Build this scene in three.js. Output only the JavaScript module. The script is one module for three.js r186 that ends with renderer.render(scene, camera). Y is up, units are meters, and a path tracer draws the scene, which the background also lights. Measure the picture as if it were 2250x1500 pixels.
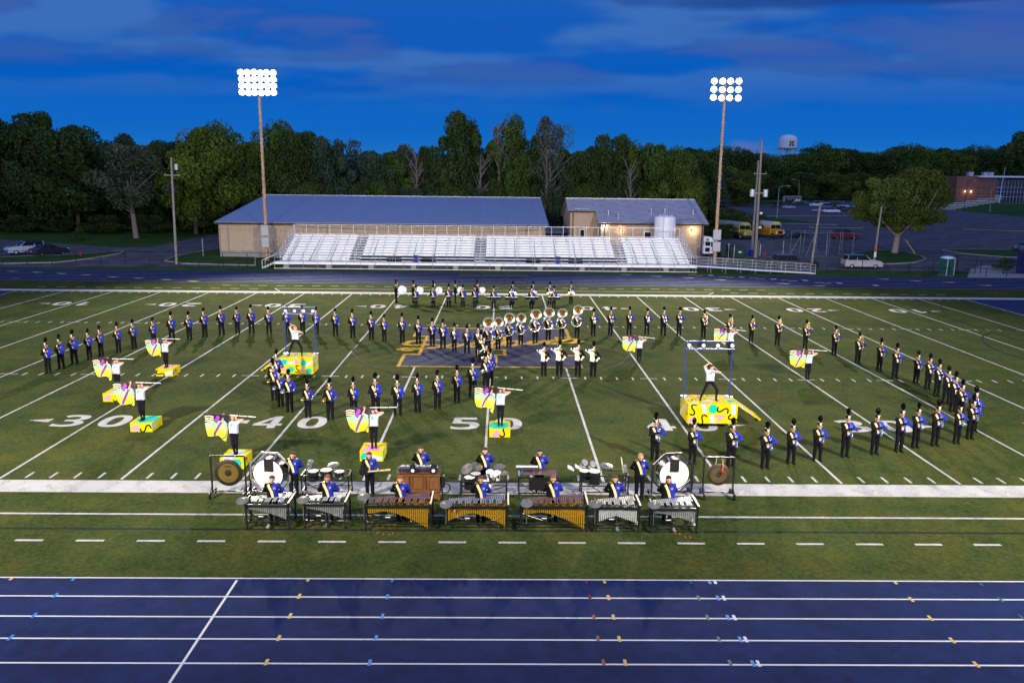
import * as THREE from 'three';
import { mergeGeometries } from 'three/addons/utils/BufferGeometryUtils.js';
import { RoundedBoxGeometry } from 'three/addons/geometries/RoundedBoxGeometry.js';
import { FontLoader } from 'three/addons/loaders/FontLoader.js';
import { RectAreaLightUniformsLib } from 'three/addons/lights/RectAreaLightUniformsLib.js';

// ---------- camera ----------
const scene = new THREE.Scene();
const CAM = [0.5965, 11.4849, 53.6927], FPX = 1795.77;
const camera = new THREE.PerspectiveCamera(2 * Math.atan(750 / FPX) * 180 / Math.PI, 1.5, 0.5, 4000);
camera.position.set(...CAM); camera.rotation.order = 'YXZ'; camera.rotation.set(-0.2025, -0.0143, 0.0112);
camera.updateMatrixWorld(true);
const renderer = new THREE.WebGLRenderer({ antialias: true });
renderer.toneMapping = THREE.LinearToneMapping; renderer.toneMappingExposure = 1.0;
renderer.shadowMap.enabled = true;
RectAreaLightUniformsLib.init();

// ---------- random and noise ----------
function rng(seed) { let s = seed | 0; return () => { s = (s + 0x6d2b79f5) | 0; let t = Math.imul(s ^ (s >>> 15), 1 | s); t = (t + Math.imul(t ^ (t >>> 7), 61 | t)) ^ t; return ((t ^ (t >>> 14)) >>> 0) / 4294967296; }; }
const hash = (x, y, s) => { let h = Math.imul(x, 374761393) ^ Math.imul(y, 668265263) ^ Math.imul(s, 2147483647 - 91); h = Math.imul(h ^ (h >>> 13), 1274126177); return ((h ^ (h >>> 16)) >>> 0) / 4294967296; };
const sm = (a, b, x) => { x = Math.min(1, Math.max(0, (x - a) / (b - a))); return x * x * (3 - 2 * x); };
const mix = (a, b, t) => a + (b - a) * t;
const mod = (a, n) => ((a % n) + n) % n;
function vn(x, y, per = 0, s = 1) { // value noise, periodic when per > 0
  const ix = Math.floor(x), iy = Math.floor(y), fx = x - ix, fy = y - iy, u = fx * fx * (3 - 2 * fx), v = fy * fy * (3 - 2 * fy);
  let x0 = ix, x1 = ix + 1, y0 = iy, y1 = iy + 1; if (per) { x0 = ((x0 % per) + per) % per; x1 = ((x1 % per) + per) % per; y0 = ((y0 % per) + per) % per; y1 = ((y1 % per) + per) % per; }
  const a = hash(x0, y0, s), b = hash(x1, y0, s), c = hash(x0, y1, s), d = hash(x1, y1, s);
  return mix(mix(a, b, u), mix(c, d, u), v);
}
function fbm(x, y, oct = 4, per = 0, s = 1) { let a = .5, t = 0, n = 0; for (let i = 0; i < oct; i++) { t += a * vn(x, y, per, s + i); n += a; x *= 2; y *= 2; per *= 2; a *= .5; } return t / n; }

// ---------- dusk sky ----------
{
  const W = 2048, H = 1024, data = new Float32Array(W * H * 4);
  const stops = [[-90, .02, .07, .24], [0, .016, .185, .56], [3, .005, .135, .545], [6, .001, .106, .515], [9, .006, .105, .49], [14, .018, .112, .44], [35, .036, .14, .46], [90, .050, .165, .48]];
  for (let r = 0; r < H; r++) {
    const el = ((r + .5) / H - .5) * Math.PI, deg = el * 180 / Math.PI, y = Math.sin(el);
    let k = 1; while (k < stops.length - 1 && deg > stops[k][0]) k++;
    const t = sm(stops[k - 1][0], stops[k][0], deg), base = [1, 2, 3].map((c) => mix(stops[k - 1][c], stops[k][c], t));
    for (let c = 0; c < W; c++) {
      const az = ((c + .5) / W - .5) * 2 * Math.PI, x = Math.cos(az) * Math.cos(el), z = Math.sin(az) * Math.cos(el), o = (r * W + c) * 4;
      let [R, G, B] = base;
      if (y > 0) {
        const q = 1 / (y + .10), px = x * q, pz = z * q;
        const n1 = fbm(px * 1.25 + 3.1, pz * 2.0 + 7.7, 6, 0, 3), n2 = fbm(px * .8 + 13, pz * 1.9 + 5.3 + n1 * 1.1, 6, 0, 17);
        const veil = sm(.40, .62, n1) * sm(.06, .13, y) * .85, dark = sm(.46, .60, n2) * sm(.08, .14, y) * .78;
        R = mix(R, .050, veil); G = mix(G, .165, veil); B = mix(B, .49, veil);
        R = mix(R, .009, dark); G = mix(G, .050, dark); B = mix(B, .26, dark);
        // a small mauve cumulus low over the trees
        const da = az + Math.PI / 2 - .285, de = el - .026, cum = sm(.62, .38, Math.hypot(da / .040, de / .030) + .7 * (fbm(az * 60, el * 60, 3, 0, 9) - .5)) * .5;
        R = mix(R, .13, cum); G = mix(G, .16, cum); B = mix(B, .42, cum);
        const pale = sm(-.55, 1, z), fillGlow = pale * (.45 + .55 * (1 - y)); // unseen afterglow side, opposite the view, brightened to raise the ambient light
        R += .58 * fillGlow; G += .60 * fillGlow; B += .88 * fillGlow;
      }
      data[o] = R; data[o + 1] = G; data[o + 2] = B; data[o + 3] = 1;
    }
  }
  const t = new THREE.DataTexture(data, W, H, THREE.RGBAFormat, THREE.FloatType);
  t.mapping = THREE.EquirectangularReflectionMapping; t.magFilter = THREE.LinearFilter; t.needsUpdate = true;
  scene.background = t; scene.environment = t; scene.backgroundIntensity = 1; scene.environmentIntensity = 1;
}
const FLOOD = 14000; // candela of a floodlight bank

// ---------- helpers ----------
const V = (x, y, z) => new THREE.Vector3(x, y, z), A3 = (v) => [v.x, v.y, v.z];
const rot = (() => new THREE.Matrix3().setFromMatrix4(camera.matrixWorld))();
const ray = (px, py) => V((px - 1125) / FPX, -(py - 750) / FPX, -1).applyMatrix3(rot);
const gp = (px, py, h = 0) => { const d = ray(px, py), t = (h - CAM[1]) / d.y; return V(CAM[0] + d.x * t, h, CAM[2] + d.z * t); }; // photo pixel -> ground
const zp = (px, py, z) => { const d = ray(px, py), t = (z - CAM[2]) / d.z; return V(CAM[0] + d.x * t, CAM[1] + d.y * t, z); };      // photo pixel -> plane at depth z
const SMALL = ',first,second,third,fourth,fifth,sixth,seventh,eighth,ninth,tenth,eleventh,twelfth,thirteenth,fourteenth,fifteenth,sixteenth,seventeenth,eighteenth,nineteenth,twentieth'.split(',');
const ordinal = (i) => { const n = i + 1; if (n <= 20) return SMALL[n]; if (n % 10 === 0) return { 30: 'thirtieth', 40: 'fortieth' }[n]; return { 2: 'twenty-', 3: 'thirty-', 4: 'forty-' }[Math.floor(n / 10)] + SMALL[n % 10]; };
const used = {};
const nm = (n) => { const k = used[n] = (used[n] ?? -1) + 1; return k ? n + '_' + String(k).padStart(3, '0') : n; };
function tag(o, label, category, group, kind) { o.name = nm(o.name); const u = {}; if (label) u.label = label; if (category) u.category = category; if (group) u.group = group; if (kind) u.kind = kind; o.userData = u; scene.add(o); return o; }
function thing(name, label, category, pos = [0, 0, 0], ry = 0, group) { const o = new THREE.Group(); o.name = name; o.position.set(...(pos.isVector3 ? A3(pos) : pos)); o.rotation.y = ry; return tag(o, label, category, group); }
function copyOf(o, pos, ry, label, group, scale = 1) { const c = o.clone(); c.name = nm(o.name.replace(/_\d{3}$/, '')); c.position.set(...(pos.isVector3 ? A3(pos) : pos)); c.rotation.y = ry; c.scale.setScalar(scale); c.userData = { ...o.userData }; if (label) c.userData.label = label; if (group) c.userData.group = group; scene.add(c); return c; }
const structure = (o) => tag(o, null, null, null, 'structure');

function meters(g) { // uv in metres from the dominant axis of each vertex normal
  const p = g.attributes.position, n = g.attributes.normal, uv = new Float32Array(p.count * 2);
  for (let i = 0; i < p.count; i++) {
    const ax = Math.abs(n.getX(i)), ay = Math.abs(n.getY(i)), az = Math.abs(n.getZ(i)), x = p.getX(i), y = p.getY(i), z = p.getZ(i);
    if (ay >= ax && ay >= az) { uv[i * 2] = x; uv[i * 2 + 1] = z; } else if (ax > az) { uv[i * 2] = z; uv[i * 2 + 1] = y; } else { uv[i * 2] = x; uv[i * 2 + 1] = y; }
  }
  g.setAttribute('uv', new THREE.BufferAttribute(uv, 2)); return g;
}
const UPY = V(0, 1, 0), v1 = V(0, 0, 0), v2 = V(0, 0, 0);
class Pot {
  constructor() { this.g = []; }
  add(g, x = 0, y = 0, z = 0, rx = 0, ry = 0, rz = 0) {
    if (g.index) g = g.toNonIndexed();
    for (const k of Object.keys(g.attributes)) if (!['position', 'normal', 'uv'].includes(k)) g.deleteAttribute(k);
    if (!g.attributes.normal) g.computeVertexNormals();
    if (!g.attributes.uv) g.setAttribute('uv', new THREE.BufferAttribute(new Float32Array(g.attributes.position.count * 2), 2));
    if (rx || ry || rz) g.applyMatrix4(new THREE.Matrix4().makeRotationFromEuler(new THREE.Euler(rx, ry, rz)));
    if (x || y || z) g.translate(x, y, z);
    this.g.push(g); return this;
  }
  box(w, h, d, x = 0, y = 0, z = 0, rx = 0, ry = 0, rz = 0) { return this.add(new THREE.BoxGeometry(w, h, d), x, y, z, rx, ry, rz); }
  rbox(w, h, d, r, x = 0, y = 0, z = 0, rx = 0, ry = 0, rz = 0) { return this.add(new RoundedBoxGeometry(w, h, d, 2, r), x, y, z, rx, ry, rz); }
  aim(g, a, b) { v1.set(...a); v2.set(...b).sub(v1); const q = new THREE.Quaternion().setFromUnitVectors(UPY, v2.clone().normalize()); g.applyQuaternion(q); g.translate((a[0] + b[0]) / 2, (a[1] + b[1]) / 2, (a[2] + b[2]) / 2); return this.add(g); }
  bar(a, b, r, r2 = r, seg = 6) { const L = Math.hypot(b[0] - a[0], b[1] - a[1], b[2] - a[2]); return this.aim(new THREE.CylinderGeometry(r2, r, L, seg), a, b); }
  beam(a, b, w, h) { v1.set(...a); v2.set(...b).sub(v1); const L = v2.length(), g = new THREE.BoxGeometry(w, h, L), m = new THREE.Matrix4().lookAt(v2.clone(), V(0, 0, 0), Math.abs(v2.y / L) > .98 ? V(0, 0, 1) : UPY); g.applyMatrix4(m); g.translate((a[0] + b[0]) / 2, (a[1] + b[1]) / 2, (a[2] + b[2]) / 2); return this.add(g); }
  cyl(r, h, x = 0, y = 0, z = 0, seg = 16, r2 = r, rx = 0, rz = 0) { return this.add(new THREE.CylinderGeometry(r2, r, h, seg), x, y, z, rx, 0, rz); }
  lathe(pts, x = 0, y = 0, z = 0, seg = 20, rx = 0, ry = 0, rz = 0) { return this.add(new THREE.LatheGeometry(pts.map((p) => new THREE.Vector2(p[0], p[1])), seg), x, y, z, rx, ry, rz); }
  tube(pts, r, n = 24, seg = 6, closed = false) { return this.add(new THREE.TubeGeometry(new THREE.CatmullRomCurve3(pts.map((p) => V(...p)), closed), n, r, seg, closed)); }
  sph(r, x, y, z, sx = 1, sy = 1, sz = 1, seg = 10) { const g = new THREE.SphereGeometry(r, seg, Math.max(6, seg - 2)); g.scale(sx, sy, sz); return this.add(g, x, y, z); }
  geo(metric = true) { const g = this.g.length > 1 ? mergeGeometries(this.g) : this.g[0]; return metric ? meters(g) : g; }
  to(name, mat, parent, metric = true) { const m = new THREE.Mesh(this.geo(metric), mat); m.name = name; if (parent) parent.add(m); return m; }
}
const pot = () => new Pot();
function mesh(name, geo, mat, parent) { const m = new THREE.Mesh(geo, mat); m.name = name; if (parent) parent.add(m); return m; }
function M(r, g, b, rough = .8, metal = 0, extra = {}) { const m = new THREE.MeshPhysicalMaterial({ roughness: rough, metalness: metal, specularIntensity: rough >= .75 ? .2 : rough >= .5 ? .6 : 1, side: THREE.DoubleSide, ...extra }); m.color.setRGB(r, g, b); return m; }
const toS = (c) => Math.round(255 * Math.min(1, Math.max(0, c <= .0031308 ? c * 12.92 : 1.055 * Math.pow(c, 1 / 2.4) - .055)));
function tex(W, H, fn, sizeX = 1, sizeY = sizeX, srgb = true) { // fn(u, v) -> linear rgb (or a grey number), u and v in 0..1
  const d = new Uint8Array(W * H * 4);
  for (let j = 0; j < H; j++) for (let i = 0; i < W; i++) { const c = fn((i + .5) / W, (j + .5) / H), o = (j * W + i) * 4; for (let k = 0; k < 3; k++) d[o + k] = srgb ? toS(c[k] ?? c) : Math.round(255 * Math.min(1, Math.max(0, c[k] ?? c))); d[o + 3] = 255; }
  const t = new THREE.DataTexture(d, W, H); t.wrapS = t.wrapT = THREE.RepeatWrapping; t.magFilter = THREE.LinearFilter; t.minFilter = THREE.LinearMipmapLinearFilter; t.generateMipmaps = true;
  if (srgb) t.colorSpace = THREE.SRGBColorSpace; t.repeat.set(1 / sizeX, 1 / sizeY); t.needsUpdate = true; return t;
}
const tint = (c, k) => c.map((x) => x * k);
function canvasTex(w, h, draw) { const c = document.createElement('canvas'); c.width = w; c.height = h; draw(c.getContext('2d'), w, h); const t = new THREE.CanvasTexture(c); t.colorSpace = THREE.SRGBColorSpace; return t; }
function poly(pts, y, holes = []) { // flat polygon from [x, z] points, facing up
  const s = new THREE.Shape(pts.map(([x, z]) => new THREE.Vector2(x, -z))); for (const h of holes) s.holes.push(new THREE.Path(h.map(([x, z]) => new THREE.Vector2(x, -z))));
  const g = new THREE.ShapeGeometry(s); g.rotateX(-Math.PI / 2); g.translate(0, y, 0); return meters(g);
}
const pxPoly = (pts, y) => poly(pts.map(([x, z]) => { const p = gp(x, z); return [p.x, p.z]; }), y);
const rect = (x0, x1, z0, z1, y) => { const g = new THREE.PlaneGeometry(x1 - x0, z1 - z0); g.rotateX(-Math.PI / 2); g.translate((x0 + x1) / 2, y, (z0 + z1) / 2); return meters(g); };
function ribbon(pts, w, y, closed = false, n = 8) { // flat painted line through [x, z] points
  const c = new THREE.CatmullRomCurve3(pts.map(([x, z]) => V(x, 0, z)), closed), N = pts.length * n, P = [], I = [], U = [];
  for (let i = 0; i <= N; i++) { const p = c.getPoint(i / N), t = c.getTangent(i / N), ww = typeof w === 'function' ? w(t, i / N) : w, nx = -t.z, nz = t.x; P.push(p.x + nx * ww / 2, y, p.z + nz * ww / 2, p.x - nx * ww / 2, y, p.z - nz * ww / 2); U.push(p.x, p.z, p.x + .1, p.z + .1); if (i) { const a = i * 2 - 2; I.push(a, a + 2, a + 1, a + 1, a + 2, a + 3); } }
  const g = new THREE.BufferGeometry(); g.setAttribute('position', new THREE.Float32BufferAttribute(P, 3)); g.setAttribute('uv', new THREE.Float32BufferAttribute(U, 2)); g.setIndex(I);
  g.setAttribute('normal', new THREE.Float32BufferAttribute(P.map((_, i) => i % 3 === 1 ? 1 : 0), 3)); return g;
}

// ---------- surface materials ----------
const turfTex = tex(1024, 1024, (u, v) => { const f = fbm(u * 256, v * 256, 3, 256, 5), m = fbm(u * 24, v * 24, 4, 24, 8), l = fbm(u * 6, v * 6, 3, 6, 31); const k = .47 + .68 * f + .38 * (m - .5) + .30 * (l - .5), y = .9 + .35 * (m - .5); return [.066 * k * y, .077 * k, .0230 * k * (1.1 - .3 * m)]; }, 22);
const trackTex = tex(1024, 1024, (u, v) => { const f = hash(Math.floor(u * 1024), Math.floor(v * 1024), 4), m = fbm(u * 40, v * 40, 4, 40, 12), l = fbm(u * 5, v * 7, 4, 5, 44); const k = .62 + .35 * f + .5 * (m - .5) + .45 * (l - .5); return [.0100 * k * (1 + .3 * (m - .5)), .0215 * k, .090 * k]; }, 13);
const asphTex = tex(512, 512, (u, v) => { const f = hash(Math.floor(u * 512), Math.floor(v * 512), 2), m = fbm(u * 10, v * 10, 5, 10, 22); const k = .6 + .4 * f + .9 * (m - .5); return [.130 * k, .118 * k, .130 * k]; }, 14);
const gravTex = tex(512, 512, (u, v) => { const f = hash(Math.floor(u * 512), Math.floor(v * 512), 7), m = fbm(u * 8, v * 8, 5, 8, 26); const k = .6 + .4 * f + .8 * (m - .5); return [.17 * k, .155 * k, .15 * k]; }, 11);
const grassTex = tex(512, 512, (u, v) => { const f = fbm(u * 128, v * 128, 2, 128, 9), m = fbm(u * 9, v * 9, 4, 9, 28); const k = .45 + .7 * f + .6 * (m - .5); return [.044 * k * (1 + .6 * (m - .5)), .100 * k, .014 * k]; }, 13);
const paintTex = tex(512, 512, (u, v) => { const f = fbm(u * 128, v * 128, 3, 128, 6), m = fbm(u * 14, v * 14, 4, 14, 19), k = sm(.22, .55, f * .5 + m * .5); return [mix(.25, .41, k), mix(.255, .41, k), mix(.24, .425, k)]; }, 5);
const concTex = tex(256, 256, (u, v) => { const m = fbm(u * 16, v * 16, 5, 16, 29); const k = .7 + .6 * m; return [.30 * k, .285 * k, .26 * k]; }, 3);
const logoBlueTex = tex(512, 512, (u, v) => { const f = fbm(u * 128, v * 128, 3, 128, 15), m = fbm(u * 12, v * 12, 4, 12, 33), k = .55 + .5 * f + .6 * (m - .5); return [.034 * k, .040 * k, .085 * k]; }, 9);
const goldTex = tex(512, 512, (u, v) => { const f = fbm(u * 128, v * 128, 3, 128, 14), m = fbm(u * 16, v * 16, 4, 16, 35), k = sm(.25, .6, f * .6 + m * .4); return [mix(.10, .52, k), mix(.085, .31, k), mix(.03, .030, k)]; }, 6);
const barkTex = tex(128, 512, (u, v) => { const f = fbm(u * 24, v * 5, 4, 0, 36), k = .45 + 1.1 * f; return [.50 * k, .30 * k, .155 * k]; }, 1.2, 6);
const oldWoodTex = tex(128, 512, (u, v) => { const f = fbm(u * 24, v * 6, 4, 0, 37), k = .5 + 1.0 * f; return [.26 * k, .235 * k, .21 * k]; }, 1.0, 5);
const wallTex = tex(256, 256, (u, v) => { const r = Math.abs(((u * 8) % 1) - .5) * 2, m = fbm(u * 8, v * 16, 4, 8, 38); const k = .86 + .22 * m + (r > .86 ? -.10 : 0); return [.50 * k, .385 * k, .275 * k]; }, 2.4, 6);
const wallBump = tex(256, 8, (u) => { const r = Math.abs(((u * 8) % 1) - .5) * 2; return sm(.70, .92, r); }, 2.4, 1, false);
const roofTex = tex(256, 256, (u, v) => { const m = fbm(u * 6, v * 24, 4, 6, 39); const k = .68 + .6 * m; return [.36 * k, .41 * k, .56 * k]; }, 4, 9);
const roofBump = tex(256, 8, (u) => { const r = Math.abs(((u * 10) % 1) - .5) * 2; return sm(.80, .95, r); }, 4, 1, false);
const T = (t, rough = .9, extra = {}) => new THREE.MeshPhysicalMaterial({ map: t, roughness: rough, specularIntensity: rough >= .75 ? .15 : rough >= .5 ? .4 : 1, side: THREE.DoubleSide, ...extra });
const mTurf = T(turfTex, .95, { vertexColors: true, specularIntensity: .04 }), mTrack = new THREE.MeshPhysicalMaterial({ map: trackTex, roughness: .92, specularIntensity: .2, side: THREE.DoubleSide }), mAsph = T(asphTex, .85), mGrav = T(gravTex, .95), mGrass = T(grassTex, .95), mPaint = T(paintTex, .8), mConc = T(concTex, .85), mGold = T(goldTex, .85), mLogo = T(logoBlueTex, .85);
const mLane = M(.52, .53, .56, .7), mBlackLine = M(.012, .013, .016, .8), mWood = T(barkTex, .85), mOldWood = T(oldWoodTex, .85);
const mWall = T(wallTex, .6, { bumpMap: wallBump, bumpScale: .02 }), mRoof = T(roofTex, .42, { bumpMap: roofBump, bumpScale: .03, metalness: .35 });
const roofTex2 = tex(256, 256, (u, v) => { const m = fbm(u * 6, v * 24, 4, 6, 40), k = .7 + .56 * m; return [.46 * k, .43 * k, .46 * k]; }, 4, 9), mRoof2 = T(roofTex2, .45, { bumpMap: roofBump, bumpScale: .03, metalness: .25 });
const mEndZone = M(.018, .026, .095, .9);

// ---------- ground, track, turf ----------
structure(mesh('ground', rect(-1600, 1600, -2400, 400, -.05), mGrass));
{
  const g = new THREE.PlaneGeometry(150, 63.8, 100, 44); g.rotateX(-Math.PI / 2); meters(g);
  const p = g.attributes.position, c = [];
  for (let i = 0; i < p.count; i++) { const n = fbm(p.getX(i) * .16 + 40, p.getZ(i) * .30 + 40, 4, 0, 51), m = fbm(p.getX(i) * .7 + 9, p.getZ(i) * .5 + 9, 3, 0, 52), k = .80 + .22 * n + .16 * (m - .5); c.push(k * (1 + .14 * (n - .5)), k, k * (1 - .25 * (n - .5))); }
  g.setAttribute('color', new THREE.Float32BufferAttribute(c, 3));
  structure(mesh('turf', g, mTurf));
}
const turf = scene.children.at(-1);
structure(mesh('track', rect(-150, 150, 31.9, 44, .002), mTrack));
const nearTrack = scene.children.at(-1);
structure(mesh('track', rect(-150, 150, -42.2, -31.9, .002), mTrack));
const farTrack = scene.children.at(-1);
structure(mesh('path', rect(-150, 150, 44, 70, -.01), mConc));
for (let i = 0; i <= 9; i++) mesh('lane_line', rect(-150, 150, 31.92 + i * 1.04, 31.98 + i * 1.04, .006), mLane, nearTrack);
for (let i = 0; i <= 8; i++) mesh('lane_line', rect(-150, 150, -32.03 - i * 1.22, -31.97 - i * 1.22, .006), mLane, farTrack);
{ // finish line and the relay and hurdle marks on the near lanes, from the photograph
  const a = gp(520, 1275), b = gp(372, 1500), d = b.clone().sub(a).normalize();
  mesh('start_line', ribbon([[a.x, a.z], [a.x + d.x * 8, a.z + d.z * 8]], .07, .010), mLane, nearTrack);
  const cols = { y: M(.46, .32, .07, .6), b: M(.02, .16, .48, .6), r: M(.16, .014, .03, .6), g: M(.008, .085, .07, .6), w: mLane };
  const rows = [['y', [[677, 1273], [657, 1310], [637, 1353], [612, 1402], [585, 1455]]], ['b', [[862, 1274], [851, 1311], [840, 1354], [826, 1402], [812, 1456]]], ['r', [[1288, 1277], [1296, 1312], [1305, 1356], [1314, 1403], [1326, 1456]]], ['y', [[1328, 1277], [1337, 1313], [1348, 1356], [1361, 1404], [1374, 1456]]],
    ['g', [[1518, 1278], [1535, 1314], [1555, 1357], [1580, 1405], [1605, 1457]]], ['b', [[1559, 1278], [1578, 1314], [1600, 1357], [1627, 1405], [1655, 1458]]], ['w', [[1571, 1278], [1591, 1314], [1614, 1357], [1639, 1405], [1667, 1458]]], ['y', [[1967, 1279], [2003, 1317], [2045, 1358], [2093, 1407], [2146, 1460]]], ['b', [[162, 1271], [121, 1308], [74, 1352], [22, 1401]]], ['y', [[26, 1270]]], ['g', [[2155, 1282], [2200, 1318], [2246, 1356]]]];
  for (const [k, pts] of rows) pts.forEach(([x, y], i) => { const p = gp(x, y); mesh('lane_mark', rect(p.x - .04, p.x + .04, p.z - (i ? .13 : .02), p.z + .13, .010), cols[k], nearTrack); });
}
{ // arrows and lane marks on the far straight
  const y = M(.62, .50, .22, .7), w = M(.5, .5, .55, .7), rd = M(.35, .05, .05, .7);
  for (const [px, py, m] of [[22, 596, y], [77, 598, y], [131, 601, y], [186, 604, y], [243, 608, y], [301, 611, y], [361, 614, y], [420, 618, y], [29, 611, rd], [222, 614, rd], [1374, 603, y], [1442, 607, y], [1511, 610, y], [1581, 615, y], [1721, 623, y], [1800, 628, y], [1940, 613, y], [2010, 617, y], [2085, 620, y], [2166, 627, y]]) { const p = gp(px, py); mesh('lane_arrow', poly([[p.x - .7, p.z - .3], [p.x + .9, p.z - .1], [p.x + .3, p.z + .35]], .011), m, farTrack); }
  for (const [px, py] of [[1562, 605], [1630, 609], [1700, 613], [1770, 616], [1845, 622], [1925, 627]]) { const p = gp(px, py); mesh('lane_mark', rect(p.x - .3, p.x + .3, p.z - .4, p.z + .4, .011), w, farTrack); }
  for (const [px, py] of [[1530, 605], [1597, 609], [1665, 612], [1735, 617], [1810, 622]]) { const p = gp(px, py); mesh('lane_number', ribbon([[p.x - .9, p.z - .2], [p.x - .2, p.z - .5], [p.x + .2, p.z + .3], [p.x + .9, p.z - .1]], .22, .011), y, farTrack); }
}
// end zones
for (const s of [-1, 1]) mesh('end_zone', rect(Math.min(s * 45.78, s * 54.8), Math.max(s * 45.78, s * 54.8), -24.36, 24.36, .004), mEndZone, turf);
// sidelines, yard lines, hash marks
const YD = .9144;
for (const s of [-1, 1]) mesh('sideline_band', rect(-60, 60, Math.min(s * 24.4, s * 25.58), Math.max(s * 24.4, s * 25.58), .005), mPaint, turf);
for (let k = -10; k <= 10; k++) mesh('yard_line', rect(k * 4.572 - .055, k * 4.572 + .055, -24.3, 24.3, .006), mPaint, turf);
{
  const hash1 = rect(-.05, .05, -.30, .30, 0), cross = rect(-.5, .5, -.05, .05, 0), put = (g, n, x, z, y) => { const m = mesh(n, g, mPaint, turf); m.position.set(x, y, z); };
  const farTicks = [];
  for (let k = -50; k < 50; k++) {
    const x = k * YD; if (k % 5 === 0) { if (Math.abs(k) < 50) for (const z of [-8.128, 8.128]) put(cross, 'hash_cross', x, z, .010); continue; }
    for (const z of [-8.128, 8.128]) if (Math.abs(k) < 44) put(hash1, 'hash_mark', x, z, .006);
    if (x > -22 && x < 23) put(hash1, 'sideline_tick', x, 23.9, .006);
    farTicks.push(rect(x - .05, x + .05, -24.2, -23.6, .006));
  }
  mesh('sideline_ticks', mergeGeometries(farTicks), mPaint, turf).userData = { kind: 'stuff' };
  mesh('team_box_line', rect(-60, 60, 27.42, 27.54, .006), mPaint, turf);
  mesh('team_box_line', rect(-22, 22, -27.6, -27.45, .006), mPaint, turf);
  mesh('touchline', rect(-60, 60, 28.60, 28.72, .006), mBlackLine, turf);
  for (let i = -9; i <= 12; i++) { const x = 1.02 + i * 1.905; mesh('team_box_dash', rect(x - .44, x + .44, 29.48, 29.60, .006), mPaint, turf); }
  for (let i = -15; i <= 15; i++) mesh('team_box_dash', rect(i * 1.83 - .44, i * 1.83 + .44, -29.65, -29.5, .006), mPaint, turf);
  for (const s of [-1, 1]) { for (let i = 0; i < 12; i++) mesh('team_box_dash', rect(s * (24 + i * 1.9) - .44, s * (24 + i * 1.9) + .44, -27.3, -27.15, .006), mPaint, turf); mesh('team_box_line', ribbon([[s * 22, -27.5], [s * 21.5, -26.6], [s * 21, -25.7]], .12, .006), mPaint, turf); }
}
// soccer markings in black
{
  const ring = []; for (let i = 0; i < 48; i++) ring.push([9.2 * Math.cos(i / 48 * 2 * Math.PI), 9.2 * Math.sin(i / 48 * 2 * Math.PI) - .15]);
  mesh('centre_circle', ribbon(ring, .12, .013, true, 3), mBlackLine, turf);
  for (const s of [-1, 1]) {
    mesh('penalty_line', rect(s * 38.3 - .06, s * 38.3 + .06, -20.1, 20.1, .013), mBlackLine, turf);
    for (const z of [-20.1, 20.1]) mesh('penalty_line', rect(Math.min(s * 38.24, s * 54.8), Math.max(s * 38.24, s * 54.8), z - .06, z + .06, .0095), mBlackLine, turf);
    const arc = []; for (let i = -9; i <= 9; i++) { const a = i / 9 * .925; arc.push([s * (43.8 - 9.15 * Math.cos(a)), 9.15 * Math.sin(a)]); }
    mesh('penalty_arc', ribbon(arc, .12, .0165, false, 3), mBlackLine, turf);
  }
}
// numbers
const font = await new FontLoader().loadAsync('fonts/droid/droid_sans_bold.typeface.json');
function textGeo(str, w, h) { const g = new THREE.ShapeGeometry(font.generateShapes(str, 1), 6); g.computeBoundingBox(); const b = g.boundingBox; g.translate(-(b.min.x + b.max.x) / 2, -(b.min.y + b.max.y) / 2, 0); g.scale(w / (b.max.x - b.min.x), h / (b.max.y - b.min.y), 1); return g; }
{
  const digit = {}; for (const d of '012345') { const g = textGeo(d, d === '1' ? .85 : 1.32, 1.84); g.rotateX(-Math.PI / 2); digit[d] = meters(g); }
  const arrow = poly([[-1.05, 0], [0, -.28], [0, .28]], 0);
  for (let k = -4; k <= 4; k++) for (const s of [1, -1]) {
    const n = String(50 - Math.abs(k) * 10), x = k * 9.144, z = s * 16.95;
    [...n].forEach((d, i) => { const m = mesh('yard_number', digit[d], mPaint, turf); m.position.set(x + s * (i ? .98 : -1.02), .0105, z); if (s < 0) m.rotation.y = Math.PI; });
    if (k) { const m = mesh('yard_arrow', arrow, mPaint, turf); m.position.set(x + Math.sign(k) * 2.0, .0105, z); if (k > 0) m.rotation.y = Math.PI; }
  }
}
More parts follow.
